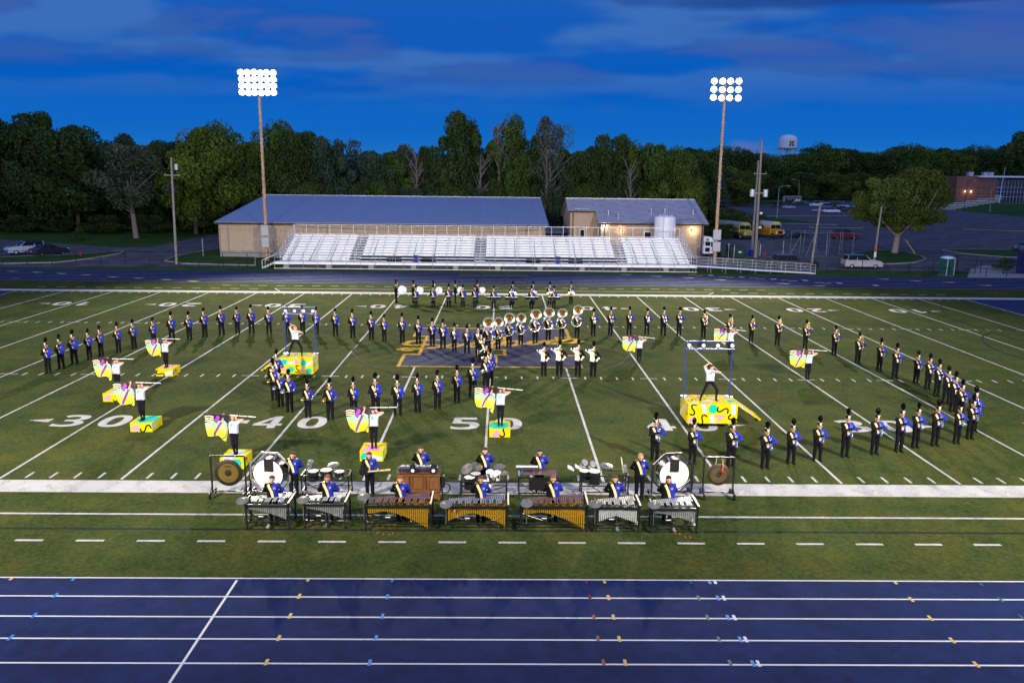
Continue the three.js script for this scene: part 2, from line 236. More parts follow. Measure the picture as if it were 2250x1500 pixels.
// the block letter and script in the middle
{
  const H = (d, e) => { const q = [[.22 + d, 5.7 - e], [5.66 - d, 5.7 - e], [5.66 - d, 2.1 + e], [4.72 - d, 2.1 + e], [4.72 - d, -3.6 - e], [5.66 - d, -3.6 - e], [5.66 - d, -7.05 + e], [.22 + d, -7.05 + e], [.22 + d, -3.55 - e], [.79 + d, -3.55 - e], [.79 + d, -2.5 + e]]; const low = [[.79 + d, .78 - e], [.79 + d, 2.1 + e], [.22 + d, 2.1 + e]]; const r = [...low, ...q]; return [...r, ...r.slice().reverse().map(([x, z]) => [-x, z])].map(([x, z]) => [x - .03, z]); };
  mesh('block_letter_outline', poly(H(0, 0), .020), mGold, turf);
  mesh('block_letter', poly(H(.22, .24), .024), mLogo, turf);
  const A = ([x, y]) => { const p = gp(840 + x * .21333, 700 + y * .21333); return [p.x, p.z]; }, B = ([x, y]) => { const p = gp(1060 + x * .10667, 660 + y * .10667); return [p.x, p.z]; };
  const w = (k) => (t) => k * (.55 + .55 * Math.abs(t.z) + .25 * Math.abs(t.x));
  const strokes = [[A, .40, [[600, 222], [430, 226], [290, 238], [232, 262], [290, 277], [430, 270], [560, 274], [606, 288], [530, 302], [380, 314], [250, 331], [165, 322], [240, 309], [340, 308]]],
    [A, .34, [[790, 262], [720, 270], [664, 288], [680, 303], [740, 296], [820, 274], [905, 254], [935, 250], [905, 272], [900, 296], [960, 290]]],
    [A, .34, [[960, 290], [1010, 262], [1060, 252], [1085, 275], [1120, 300], [1180, 302]]], [B, .30, [[330, 860], [240, 862], [180, 900], [200, 945], [300, 945], [420, 912]]],
    [B, .42, [[420, 912], [440, 880], [540, 850], [700, 845], [745, 880], [700, 925], [560, 942], [440, 925]]], [B, .26, [[700, 925], [840, 905], [960, 885]]],
    [B, .38, [[1150, 840], [1040, 850], [960, 888], [990, 915], [1100, 912], [1210, 872], [1330, 830], [1460, 826], [1400, 860], [1320, 890], [1380, 912], [1480, 895], [1570, 870]]],
    [B, .36, [[1570, 870], [1700, 828], [1840, 798], [1935, 825], [1900, 868], [1780, 886], [1650, 884]]], [B, .22, [[1640, 882], [1850, 893], [1980, 872], [2100, 850]]]];
  for (const [f, k, pts] of strokes) mesh('script_stroke', ribbon(pts.map(f), w(k), .028 + .0012 * strokes.findIndex((s) => s[2] === pts), false, 6), mGold, turf);
}
{ // faint orange practice marks in front of two keyboards
  const o = M(.20, .085, .02, .9);
  for (const [px, py] of [[830, 1156], [841, 1157], [854, 1156], [866, 1155], [829, 1172], [842, 1174], [855, 1175], [863, 1172], [1482, 1161], [1492, 1163], [1484, 1172], [1494, 1174], [1506, 1180], [1517, 1181]]) { const p = gp(px, py); mesh('practice_mark', rect(p.x - .03, p.x + .03, p.z - .09, p.z + .09, .0125), o, turf); }
}

// ---------- roads, car parks, lawns behind the track ----------
const mAlu = M(.86, .87, .89, .42, .2), mSteel = M(.42, .43, .45, .45, .6), mBlackM = M(.014, .014, .016, .5, .2), mGlass = M(.012, .016, .022, .08, .1), mRubber = M(.018, .018, .019, .85), mWhite = M(.74, .75, .76, .5), mChrome = M(.72, .72, .74, .18, .9);
const mGutter = M(.045, .03, .024, .6), mGreyBox = M(.42, .43, .45, .5, .3);
structure(mesh('road', pxPoly([[-420, 529], [0, 526], [120, 533], [250, 543], [330, 542], [420, 524], [485, 512], [560, 512], [560, 584], [0, 586], [-420, 588]], -.03), mAsph));
{
  const e = [[2400, 490], [2250, 477], [2110, 462], [2040, 456], [1990, 449], [1690, 447], [1540, 447]].map(([x, y]) => { const p = gp(x, y); return [p.x, p.z]; });
  structure(mesh('parking_lot', poly([[8, -48.6], [300, -48.6], ...e, [8, -300]], -.03), mAsph));
}
structure(mesh('gravel_yard', pxPoly([[1585, 528], [1725, 528], [1800, 546], [1870, 576], [1760, 577], [1585, 574]], -.022), mGrav));
structure(mesh('path', pxPoly([[2125, 612], [2135, 588], [2165, 583], [2400, 585], [2400, 640], [2200, 618]], -.022), mConc));
structure(mesh('path', rect(-20, 420, -352, -346, -.02), mConc));
function island(pts, h = .1) {
  const q = pts.map(([x, y]) => { const p = gp(x, y); return [p.x, p.z]; }), o = new THREE.Group(); o.name = 'grass_island';
  mesh('grass_top', poly(q, h - .02), mGrass, o);
  const k = pot(); q.forEach((a, i) => { const b = q[(i + 1) % q.length]; k.beam([a[0], h / 2 - .02, a[1]], [b[0], h / 2 - .02, b[1]], .2, h + .04); });
  k.to('kerb', mConc, o); structure(o);
}
island([[-160, 566], [0, 566], [130, 561], [270, 552], [262, 557], [200, 568], [120, 577], [0, 579], [-160, 580]]);
island([[362, 573], [385, 563], [440, 553], [490, 545], [560, 548], [560, 583], [470, 581], [400, 579]]);
island([[1850, 568], [1880, 555], [1930, 549], [1985, 553], [2025, 562], [2034, 570], [2010, 577], [1960, 580], [1890, 580]]);
island([[2072, 549], [2130, 548], [2320, 551], [2320, 569], [2200, 564], [2115, 557]]);
island([[1620, 478], [1700, 477], [1790, 489], [1840, 494], [1700, 490], [1620, 487]]);
island([[1600, 474.5], [1900, 473.5], [1900, 471.5], [1600, 472.5]]);
island([[1780, 500], [1895, 501], [1895, 498.5], [1780, 497.5]]);
island([[2120, 503], [2260, 508], [2260, 504], [2120, 500.5]]);
structure(mesh('lawn', pxPoly([[1585, 574], [1640, 569], [1770, 569], [1800, 574], [1800, 588], [1585, 584]], -.012), mGrass));

// ---------- floodlight poles ----------
const rimGlow = new THREE.MeshStandardMaterial({ color: 0xffffff, emissive: new THREE.Color(1, .80, .48), emissiveIntensity: 1.05, roughness: .4 });
const lampGlow = new THREE.MeshStandardMaterial({ color: 0xffffff, emissive: new THREE.Color(1, .93, .80), emissiveIntensity: 9, roughness: .4 });
function floodPole(x, z, h, cols, rows, dx, dy, label) {
  const t = thing('floodlight_pole', label, 'floodlight pole', [x, 0, z], 0, 'floodlight poles round the field'), s = -Math.sign(z), W = (cols - 1) * dx, y0 = h - (rows - 1) * dy;
  pot().bar([0, -.3, 0], [0, h + .3, 0], .24, .15, 12).to('pole', mWood, t);
  const steps = pot(); for (let i = 0; i < 34; i++) steps.bar([i % 2 ? .12 : -.12, 6 + i * .45, .1], [i % 2 ? .36 : -.36, 6 + i * .45, .12], .012, .012, 4); steps.to('climbing_pegs', mSteel, t).userData = { kind: 'stuff' };
  pot().tube([[.02, 3, s * .26], [.05, 9, s * .24], [-.03, 15, s * .21], [.02, h - 1, s * .19]], .035, 30, 5).to('conduit', mSteel, t);
  for (const [y, hh] of [[3.9, 1.35], [2.35, 1.3]]) { const b = pot().rbox(1.0, hh, .42, .04, 0, y, s * .42).to('switch_box', mGreyBox, t); pot().box(.05, .16, .03, .38, y, s * .645).to('latch', mSteel, b); }
  const house = pot().lathe([[.05, -.36], [.18, -.34], [.31, -.22], [.41, 0], [.425, .03], [.405, .03], [.395, 0]], 0, 0, 0, 14).geo(), lens = new THREE.CircleGeometry(.41, 18); lens.rotateX(-Math.PI / 2); lens.translate(0, .012, 0); const bulb = new THREE.SphereGeometry(.29, 14, 8, 0, 6.2832, 0, 1.2); bulb.translate(0, -.06, 0);
  const aim = V(-x * .70, -h * .78, -z * 1.08).normalize(), q = new THREE.Quaternion().setFromUnitVectors(UPY, aim);
  for (let r = 0; r < rows; r++) {
    const y = y0 + r * dy; pot().box(W + .9, .10, .12, 0, y, s * .2).to('crossarm', mSteel, t);
    for (let c = 0; c < cols; c++) { const m = mesh('floodlight', house, mSteel, t); m.position.set(-W / 2 + c * dx, y + .12, s * .55); m.quaternion.copy(q); mesh('reflector_lamp', lens, rimGlow, m); mesh('bulb_lamp', bulb, lampGlow, m); m.rotation.z += (hash(r, c, 5) - .5) * .12; m.position.x += (hash(r, c, 6) - .5) * .08; m.position.y += (hash(r, c, 7) - .5) * .08; }
  }
  const L = new THREE.SpotLight(0xffffff, FLOOD, 0, .80, .75, 2); L.color.setRGB(1, .89, .70); L.shadow.radius = 45; L.castShadow = true; L.shadow.mapSize.set(2048, 2048);
  L.position.set(0, (y0 + h) / 2, s * 1.9); const tg = new THREE.Object3D(); tg.position.copy(L.position).addScaledVector(aim, 20); t.add(L, tg); L.target = tg; L.name = 'floodlight_bank';
}
floodPole(-30.2, -54.2, 23.4, 6, 4, .80, .80, 'wooden floodlight pole with wide lit lamp bank at the corner of the tan building');
floodPole(28.95, -54.4, 23.1, 4, 3, 1.05, 1.0, 'wooden floodlight pole with twelve lit lamps beside the parked white buses');
floodPole(-30.5, 55, 23.4, 6, 3, .86, 1.05, 'floodlight pole on the home side past the low-numbered yard lines');
floodPole(30.5, 55, 23.4, 6, 3, .86, 1.05, 'floodlight pole on the home side across from the white buses');

// ---------- bleachers ----------
{
  const t = thing('bleacher_stand', 'long silver aluminium bleacher stand with railings behind the far track', 'bleachers', [0, 0, 0]);
  const X0 = -26.2, X1 = 23.8, aisles = [-17.3, -2.0, 15.4], sect = [[X0, -18], [-16.6, -2.7], [-1.3, 14.7], [16.1, X1]];
  pot().box(X1 - X0 + 1, .05, 1.35, (X0 + X1) / 2, .80, -45.25).to('front_walkway', mAlu, t);
  for (let i = 0; i < 10; i++) {
    const y = .86 + i * .262, z = -46.0 - i * .735;
    for (const [a, b] of sect) {
      if (i < 2 && a > -18 && a < 10) { // gaps for wheelchairs in the lowest rows
        const cut = a < -10 ? [[a, -13.4], [-11.6, -9.2], [-7.4, b]] : [[a, 3.6], [5.4, 8.8], [10.6, b]];
        for (const [c, d] of cut) { pot().box(d - c, .045, .27, (c + d) / 2, y + .40, z).to('seat_plank', mAlu, t); pot().box(d - c, .04, .4, (c + d) / 2, y + .0, z - .36).to('foot_plank', mAlu, t); }
        continue;
      }
      pot().box(b - a, .045, .27, (a + b) / 2, y + .40, z).to('seat_plank', mAlu, t);
      pot().box(b - a, .04, .42, (a + b) / 2, y + .0, z - .36).to('foot_plank', mAlu, t);
      pot().box(b - a, .20, .03, (a + b) / 2, y + .13, z - .59).to('riser_board', mAlu, t);
      const br = pot(); for (let x = a + .8; x < b; x += 1.6) br.box(.05, .36, .22, x, y + .19, z); br.to('seat_brackets', mSteel, t).userData = { kind: 'stuff' };
    }
    for (const x of aisles) { pot().box(1.36, .04, .36, x, y, z - .36).to('aisle_step', mAlu, t); pot().box(1.30, .04, .30, x, y + .13, z - .02).to('aisle_step', mAlu, t); pot().box(1.34, .012, .04, x, y + .156, z + .11).to('step_nosing', M(.28, .26, .26, .7), t); }
  }
  for (const x of aisles) { const r = pot(); for (let i = 0; i < 10; i += 2) { const y = .9 + i * .262, z = -46.2 - i * .735; r.bar([x, y, z], [x, y + .95, z], .025); } r.bar([x, 1.85, -46.2], [x, 3.9, -52.1], .025); r.to('aisle_handrail', mAlu, t); }
  // railings
  const back = pot(); for (let x = X0; x <= X1 + .1; x += 1.515) back.bar([x, 3.3, -53.2], [x, 4.75, -53.2], .03); for (const y of [3.42, 4.75]) back.beam([X0, y, -53.2], [X1, y, -53.2], .06, .05); back.to('rear_railing', mAlu, t);
  for (const x of [X0 - .1, X1 + .1]) { const r = pot(); for (let i = 0; i <= 5; i++) { const f = i / 5; r.bar([x, .8 + f * 2.55, -46 - f * 7.2], [x, 2.1 + f * 2.65, -46 - f * 7.2], .03); } for (const k of [0, .45, .9]) r.bar([x, 2.1 - k, -46], [x, 4.75 - k, -53.2], .03); r.to('side_railing', mAlu, t); }
  const fr = pot(); for (let x = X0 - .4; x <= X1 + .5; x += 1.72) fr.bar([x, 0, -44.52], [x, 1.93, -44.52], .024); for (const y of [1.93, 1.35]) fr.beam([X0 - .4, y, -44.52], [X1 + .5, y, -44.52], .035, .03); fr.to('front_railing', mSteel, t);
  pot().box(X1 - X0 + 1, .22, .05, (X0 + X1) / 2, .66, -44.62).to('front_fascia', mAlu, t);
  pot().box(X1 - X0 + 1, .05, .05, (X0 + X1) / 2, .06, -44.50).to('kick_rail', mAlu, t);
  for (let x = X0 + .9; x < X1; x += 5.1) pot().box(.62, .56, .5, x, .27, -45.0).to('concrete_pier', mConc, t);
  const under = pot(); for (let x = X0 + 1; x < X1; x += 2.5) { under.beam([x, .7, -45.2], [x, 3.2, -52.9], .06, .12); under.bar([x, 0, -49], [x, 2.1, -49], .05); under.bar([x, 0, -52.9], [x, 3.2, -52.9], .05); under.bar([x, .1, -52.9], [x, 2.1, -49], .03); } under.to('understructure', mSteel, t);
  pot().box(X1 - X0, .04, 8, (X0 + X1) / 2, .02, -49).to('footing_slab', mConc, t);
  // entry ramp
  const ra = [24.1, .80, -45.2], rb = [38.6, .10, -43.6];
  pot().beam([ra[0], ra[1] - .02, ra[2]], [31, .42, -45.0], 1.5, .07).to('ramp_deck', mAlu, t); pot().beam([30.9, .40, -45.0], [rb[0], .06, -44.9], 1.5, .07).to('ramp_deck', mAlu, t);
  for (const dz of [-.75, .75]) { const r = pot(); for (let i = 0; i <= 8; i++) { const f = i / 8, x = ra[0] + f * 14.5, y = .80 * (1 - f) + .06 * f; r.bar([x, 0, -45.1 + dz], [x, y + 1.05, -45.1 + dz], .022); } for (const k of [.35, .7, 1.05]) r.bar([ra[0], .8 + k, -45.1 + dz], [rb[0], .06 + k, -45.1 + dz], .020); r.to('ramp_railing', M(.55, .56, .58, .4, .3), t); }
  // steps at the other end
  for (let i = 0; i < 4; i++) pot().box(.32, .05, 1.3, X0 - .6 - i * .34, .66 - i * .18, -45.2).to('stair_tread', mAlu, t);
  for (const dz of [-.66, .66]) pot().bar([X0 - .4, .05 + 1.6, -45.2 + dz], [X0 - 1.9, 1.0, -45.2 + dz], .03).bar([X0 - 1.9, 0, -45.2 + dz], [X0 - 1.9, 1.0, -45.2 + dz], .03).bar([X0 - .4, .8, -45.2 + dz], [X0 - 1.9, .1, -45.2 + dz], .05).to('stair_railing', mAlu, t);
}
{
  const bin = (px, py, label) => { const p = zp(px, py, -45.6), t = thing('trash_bin', label, 'trash bin', [p.x, .826, -45.6], 0, 'bins on the bleacher walkway'); pot().lathe([[0, 0], [.20, 0], [.27, .72], [.28, .74]], 0, 0, 0, 16).to('barrel', M(.025, .04, .30, .5), t); pot().lathe([[.30, .70], [.31, .80], [.29, .82], [.27, .74]], 0, 0, 0, 16).to('bag_rim', M(.02, .02, .03, .4), t); };
  bin(914, 574, 'blue trash bin with black bag on the bleacher walkway nearer the tan building corner'); bin(1226, 576, 'blue trash bin with black bag on the bleacher walkway nearer the white tank');
}
{ // player benches on the far track edge
  let bi = 0; for (const [a, b] of [[1008, 1057], [1062, 1110], [1114, 1160]]) { const p = gp(a, 623), q = gp(b, 623), t = thing('team_bench', `${ordinal(bi++)} black team bench on the far turf edge, counted from the bass drums`, 'bench', [(p.x + q.x) / 2, .004, -33.0], 0, 'team benches'), L = q.x - p.x; pot().box(L, .05, .28, 0, .46, 0).to('seat', mBlackM, t); pot().box(L, .16, .04, 0, .84, -.25).to('backrest', mBlackM, t); for (const s of [-.46, .46]) pot().beam([s * L, 0, .12], [s * L, .46, .1], .05, .05).beam([s * L, 0, -.2], [s * L, .92, -.28], .05, .05).to('leg', mBlackM, t); }
}

// ---------- buildings ----------
function gableEnd(pts, x, w) { const s = new THREE.Shape(pts.map(([z, y]) => new THREE.Vector2(z, y))), g = new THREE.ExtrudeGeometry(s, { depth: w, bevelEnabled: false }); g.rotateY(-Math.PI / 2); g.translate(x + w, 0, 0); return g; }
{
  const t = thing('field_house', 'long tan metal building with blue-grey ribbed roof behind the bleachers', 'building', [0, 0, 0]);
  const x0 = -37.4, x1 = 6.5, zf = -57.4, zr = -81.8, zb = -106, e = 4.72, r = 7.55;
  pot().add(gableEnd([[zf, .9], [zf, e], [zr, r - .05], [zb, e], [zb, .9]], x0, x1 - x0)).to('wall', mWall, t);
  pot().box(x1 - x0 + .06, .92, zf - zb + .06, (x0 + x1) / 2, .45, (zf + zb) / 2).to('plinth', mConc, t);
  pot().beam([(x0 + x1) / 2, e - .02, zf + .45], [(x0 + x1) / 2, r + .08, zr], x1 - x0 + .9, .12).to('roof', mRoof, t);
  pot().beam([(x0 + x1) / 2, e, zb - .4], [(x0 + x1) / 2, r + .085, zr], x1 - x0 + .9, .12).to('roof', mRoof, t);
  pot().box(x1 - x0 + .9, .10, .3, (x0 + x1) / 2, r + .14, zr).to('ridge_cap', M(.5, .5, .55, .4, .3), t);
  pot().box(x1 - x0 + 1, .2, .14, (x0 + x1) / 2, e - .14, zf + .56).to('gutter', mGutter, t);
  for (const x of [x0 + 1.2, x0 + 14.5, -10, 4]) pot().box(.1, 3.7, .1, x, 2.75, zf + .08).to('downpipe', M(.36, .29, .21, .6), t);
  for (const x of [x0 + .05, x1 - .05]) pot().box(.16, 3.8, .16, x, 2.8, zf + .04).to('corner_trim', M(.34, .27, .20, .6), t);
  pot().box(.9, 2.1, .08, 2.6, 1.1, zf + .07).to('door', M(.36, .29, .21, .5), t);
}
const wallLamp = (x, y, z, nx, I, col = [1, .62, .28]) => {
  const t = thing('wall_lamp', nx.label, 'wall lamp', [x, y, z], 0, 'lit lamps on the small building'); pot().box(.3, .24, .16, 0, 0, 0).to('housing', mBlackM, t);
  const m = new THREE.MeshStandardMaterial({ color: 0xffffff, roughness: .4 }); m.emissive.setRGB(...col); m.emissiveIntensity = 14; pot().sph(.10, 0, -.02, .14, 1, 1, .7, 10).to('bulb_lamp', m, t);
  const L = new THREE.PointLight(0xffffff, I, 0, 2); L.color.setRGB(...col); L.position.set(0, -.02, .32); t.add(L);
};
{
  const t = thing('concession_building', 'smaller tan metal building with grey ribbed roof behind the white tank', 'building', [0, 0, 0]);
  const zf = -62, zl = -66.4, zr = -71, zb = -80.2, r = 7.85, e = 4.9, el = 6.35;
  pot().add(gableEnd([[zf, 0], [zf, e], [zr, r - .06], [zb, e], [zb, 0]], 14.6, 14.5)).to('wall', mWall, t);
  pot().add(gableEnd([[zl, 0], [zl, el], [zr, r - .06], [zb, e], [zb, 0]], 10.6, 4.0)).to('wall', mWall, t);
  pot().beam([21.95, e - .05, zf + .45], [21.95, r + .06, zr], 15.5, .12).to('roof', mRoof2, t);
  pot().beam([12.2, el - .02, zl + .35], [12.2, r + .06, zr], 3.96, .12).to('roof', mRoof2, t);
  pot().beam([19.9, e, zb - .3], [19.9, r + .065, zr], 19.4, .12).to('roof', mRoof2, t);
  pot().box(19.4, .1, .3, 19.95, r + .13, zr).to('ridge_cap', M(.5, .48, .5, .4, .3), t);
  pot().box(15.4, .2, .14, 21.95, e - .16, zf + .55).to('gutter', mGutter, t); pot().box(3.9, .2, .14, 12.2, el - .14, zl + .45).to('gutter', mGutter, t);
  for (const [x, z, h] of [[15.1, zf + .09, 4.6], [28.9, zf + .09, 4.6], [11.0, zl + .09, 6.1]]) pot().box(.1, h, .1, x, h / 2, z).to('downpipe', mGutter, t);
  const win = (x, y, z, w, h) => { const f = pot().box(w + .2, h + .2, .08, x, y, z).to('window', mWhite, t); pot().box(w, h, .04, x, y, z + .035).to('pane', mGlass, f); };
  win(12.4, 3.0, zl + .05, .55, 1.1); win(21.2, 3.2, zf + .05, .9, .8);
  for (const [x, z, y] of [[15.9, -64.4, 5.9], [17.2, -63.2, 5.5], [22.2, -65.4, 6.2], [24.2, -65.4, 6.2], [28.2, -65, 6.1]]) { const v = pot().bar([x, y - .3, z], [x, y + .45, z], .12, .12, 10).to('roof_vent', mSteel, t); pot().cyl(.2, .14, x, y + .52, z, 10).to('cap', mSteel, v); }
  pot().box(2.2, .04, .05, 12.3, 6.6, zl - .3).to('snow_guard', mWhite, t);
  for (const [z, y] of [[-68.5, 1.6], [-70.5, 1.6]]) pot().box(.06, 3.0, 1.5, 10.58, y + .3, z).to('side_door', M(.3, .31, .33, .5), t);
}
wallLamp(15.0, 4.45, -61.9, { label: 'lit white lamp at the inner corner of the smaller tan building' }, 6, [1, .85, .72]);
wallLamp(17.4, 3.9, -61.9, { label: 'small lit orange lamp over the wall beside the corner downpipe' }, 3);
wallLamp(27.6, 3.9, -61.9, { label: 'bright lit lamp near the white buses on the tan wall' }, 7, [1, .74, .36]);
wallLamp(29.6, 7.2, -71.0, { label: 'lit orange lamp at the roof ridge end of the smaller building' }, 6, [1, .45, .10]);
{
  const t = thing('storage_shed', 'small dark shed with grey roof between the two tan buildings', 'shed', [8.6, 0, -72]); pot().box(3.4, 3, 3, 0, 1.5, 0).to('wall', M(.05, .045, .05, .8), t); pot().box(3.9, .15, 3.8, 0, 3.1, 0, .12).to('roof', M(.24, .25, .3, .5, .3), t); pot().box(1.1, 2, .06, .4, 1.05, 1.53).to('door', M(.03, .03, .035, .7), t);
}
{
  const t = thing('storage_tank', 'tall white cylindrical storage tank in front of the smaller tan building', 'tank', [23.1, 0, -59.4]); pot().lathe([[0, 0], [1.42, 0], [1.46, .1], [1.46, 5.7], [1.36, 5.95], [.7, 6.1], [0, 6.14]], 0, 0, 0, 36).to('shell', M(.78, .80, .84, .35), t);
  for (const a of [.4, 1.7, 2.6]) pot().cyl(.1, .25, Math.cos(a) * .9, 6.15, Math.sin(a) * .9, 10).to('fitting', mSteel, t); pot().bar([-.5, .3, 1.52], [-.5, 6.0, 1.52], .06).bar([-.5, 6.0, 1.52], [-.4, 6.3, .8], .06).to('pipe', mWhite, t); pot().bar([.85, 0, 1.3], [.85, 4, 1.3], .03).to('gauge_pipe', mSteel, t); pot().bar([.2, 6.1, 0], [.2, 8, 0], .02).to('antenna', mSteel, t);
}
// ---------- water tower ----------
{
  const c = zp(1732, 312, -620), t = thing('water_tower', 'white water tower with dark block letter rising above the distant trees', 'water tower', [c.x, 0, c.z]); const R = 7.2, y0 = c.y - 5.5;
  pot().lathe([[0, y0 - 1], [R * .9, y0], [R, y0 + 1], [R, y0 + 7.5], [R * .86, y0 + 9.6], [R * .5, y0 + 11], [0, y0 + 11.5]], 0, 0, 0, 32).to('tank', M(.72, .75, .80, .5), t);
  for (let k = 0; k < 6; k++) { const a = k / 6 * 2 * Math.PI + .3; pot().bar([Math.cos(a) * R * .92, -1, Math.sin(a) * R * .92], [Math.cos(a) * R * .92, y0 + 1, Math.sin(a) * R * .92], .5, .5, 8).to('leg', M(.62, .65, .70, .5), t); }
  pot().cyl(1.1, y0, 0, y0 / 2, 0, 12).to('riser_pipe', M(.62, .65, .70, .5), t); pot().lathe([[R + .1, y0 + .2], [R + 1.1, y0 + .2], [R + 1.1, y0 + 1.4], [R + 1.05, y0 + 1.4]], 0, 0, 0, 32).to('catwalk', M(.6, .63, .68, .5), t);
  const navy = M(.03, .03, .07, .6), gold = M(.5, .32, .03, .6), e = new THREE.Group(); e.name = 'emblem'; e.position.set(.6, y0 + 4.2, R + .08); t.add(e);
  const eg = pot().box(3.2, 3.8, .1); e.add(mesh('gold_block', (() => { const p = pot(); for (const x of [-1.1, 1.1]) p.box(1.1, 3.9, .12, x, 0, -.1); p.box(1.6, 1, .12, 0, 0, -.1); return p.geo(); })(), gold)); e.add(mesh('dark_block', (() => { const p = pot(); for (const x of [-1.1, 1.1]) for (const y of [-1.35, 1.35]) p.box(1.5, 1.2, .14, x, y, 0); return p.geo(); })(), navy));
}
// ---------- school ----------
{
  const b = gp(2135, 441), mBrick = T(tex(256, 256, (u, v) => { const row = Math.floor(v * 32), m = fbm(u * 12, v * 12, 4, 12, 61), h = hash(Math.floor(u * 16 + (row % 2) * .5), row, 62), j = (v * 32) % 1 < .15 ? .8 : 1; return tint([.30, .135, .105], (.7 + .35 * h + .3 * (m - .5)) * j); }, 6), .85), z = b.z + 18, X = (px) => zp(px, 420, z).x, Y = (py) => zp(2150, py, z).y;
  const t = thing('school_building', 'red brick school building with glass entrance front and white roof edge', 'building', [0, 0, 0]), xa = X(2101), xb = X(2189), top = Y(387), gy = Y(438);
  pot().box(xb - xa, top + 1, 24, (xa + xb) / 2, (top - 1) / 2 + gy * 0, z - 12).to('brick_wall', mBrick, t);
  const xc = X(2290); pot().box(xc - xb, top - 1, 22, (xb + xc) / 2, (top - 2) / 2, z - 13.2).to('glass_wall', M(.02, .03, .05, .1, .2), t);
  for (let x = xb + .2; x < xc; x += 1.75) pot().box(.16, top - 2, .2, x, (top - 2) / 2, z - 2.1).to('mullion', M(.42, .48, .56, .4, .4), t);
  for (const y of [2.6, 5.0, 7.4]) pot().box(xc - xb, .14, .16, (xb + xc) / 2, y, z - 2.12).to('transom', M(.42, .48, .56, .4, .4), t);
  pot().box(xc - xb + 10, .8, 5, (xb + xc) / 2 - 5, top - .1, z - .6).to('roof_canopy', M(.75, .78, .85, .5), t);
  for (const [px, w] of [[2147, 2.5], [2180, 2.4], [2192, 2.4]]) pot().box(w, 2, 2.5, X(px), top + 1.1, z - 8).to('roof_unit', M(.45, .48, .55, .5, .3), t);
  for (let i = 0; i < 4; i++) pot().box(1.2, 2.6, .1, xb - 1.2 + i * 1.45, 2.3, z - 1.0 + .35).to('entrance_door', M(.30, .36, .45, .3, .3), t);
  for (const px of [2121, 2134]) { const which = px < 2130 ? 'farther from' : 'closer to'; const x = X(px), l = thing('wall_lamp', `lit sconce on the brick school wall, ${which} the glass front`, 'wall lamp', [x, 5.2, z + .25], 0, 'lit sconces on the school wall'), m = new THREE.MeshStandardMaterial({ color: 0xffffff }); m.emissive.setRGB(1, .78, .45); m.emissiveIntensity = 2.5; pot().box(.35, .8, .3).to('lamp_glass', m, l); pot().box(.6, .1, .4, 0, .5, 0).to('cap', mBlackM, l); const L = new THREE.PointLight(0xffffff, 7, 0, 2); L.color.setRGB(1, .75, .4); L.position.set(0, -.2, .6); l.add(L); }
  const st = thing('entrance_steps', 'pale concrete steps with railings leading up to the school', 'steps', [0, 0, 0]); for (let i = 0; i < 9; i++) { const p = gp(2072 + i * 13, 459 - i * 2.0); pot().box(6, .5 + i * .12, 8, p.x, .2 + i * .06, p.z).to('step', mConc, st); if (i % 2 === 0) pot().bar([p.x - 2, .4, p.z + 3], [p.x - 2, 1.6 + i * .12, p.z + 3], .08).bar([p.x - 2, 1.5 + i * .12, p.z + 3], [p.x + 7, 1.7 + i * .12, p.z + 3], .08).to('railing', mAlu, st); }
  const f = gp(2196, 446), fl = thing('flagpole', 'tall white flagpole in front of the school entrance', 'flagpole', f); pot().bar([0, 0, 0], [.8, 17, 0], .16, .08, 8).to('pole', mWhite, fl); pot().sph(.2, .8, 17.1, 0).to('finial', M(.5, .4, .1, .3, .8), fl);
}

// ---------- poles, wires, fences ----------
let wireCount = 0, barrelCount = 0, shrubA = 0, shrubB = 0;
function utilityPole(px, py, topX, topY, r, label, extra) {
  const b = gp(px, py), h = zp(topX, topY, b.z), t = thing('utility_pole', label, 'utility pole', b); pot().bar([0, -.2, 0], [h.x - b.x, h.y, 0], r, r * .62, 10).to('pole', mOldWood, t); if (extra) extra(t, h.x - b.x, h.y); return [h.x, h.y, b.z];
}
const arms = (t, x, y) => { pot().box(1.9, .1, .1, x, y - .5, .1).to('crossarm', mOldWood, t); for (const d of [-.8, 0, .8]) pot().lathe([[.02, 0], [.05, .05], [.03, .1], [.06, .14], [.02, .2]], x + d, y - .45, .1, 8).to('insulator', M(.3, .3, .3, .3), t); };
const P1 = utilityPole(387, 580, 375, 346, .17, 'grey wooden utility pole on the grass island by the service road', (t, x, y) => { arms(t, x * .96, y - 1.6); pot().cyl(.22, .7, x + .55, y - 1.1, 0, 12).to('transformer', mGreyBox, t); });
const P2 = utilityPole(1660, 566, 1675, 304, .22, 'tall grey utility pole with two transformers near the parked buses', (t, x, y) => { for (const s of [-1, 1]) { pot().cyl(.33, 1.0, x * .55 + s * .95, y * .55, 0, 14).to('transformer', M(.62, .64, .67, .4, .2), t); pot().box(.7, .08, .08, x * .55 + s * .45, y * .55, 0).to('bracket', mSteel, t); } arms(t, x * .72, y * .74); for (const k of [.26, .38]) pot().sph(.22, .35, y * k, .1, 1.2, .8, 1).to('floodlight', mWhite, t); });
utilityPole(1652, 553, 1667, 352, .2, 'slimmer utility pole standing right behind the tall transformer pole');
const P3 = utilityPole(1783, 584, 1804, 444, .16, 'leaning grey wooden pole beside the dark suv');
const P4 = utilityPole(1920, 578, 1938, 454, .15, 'brown wooden pole with small red sign under the big roadside tree', (t) => { pot().box(.35, .5, .04, .05, 1.9, .2).to('red_sign', M(.5, .06, .03, .6), t); pot().box(.3, .7, .04, .02, 1.2, .2).to('white_sign', mWhite, t); });
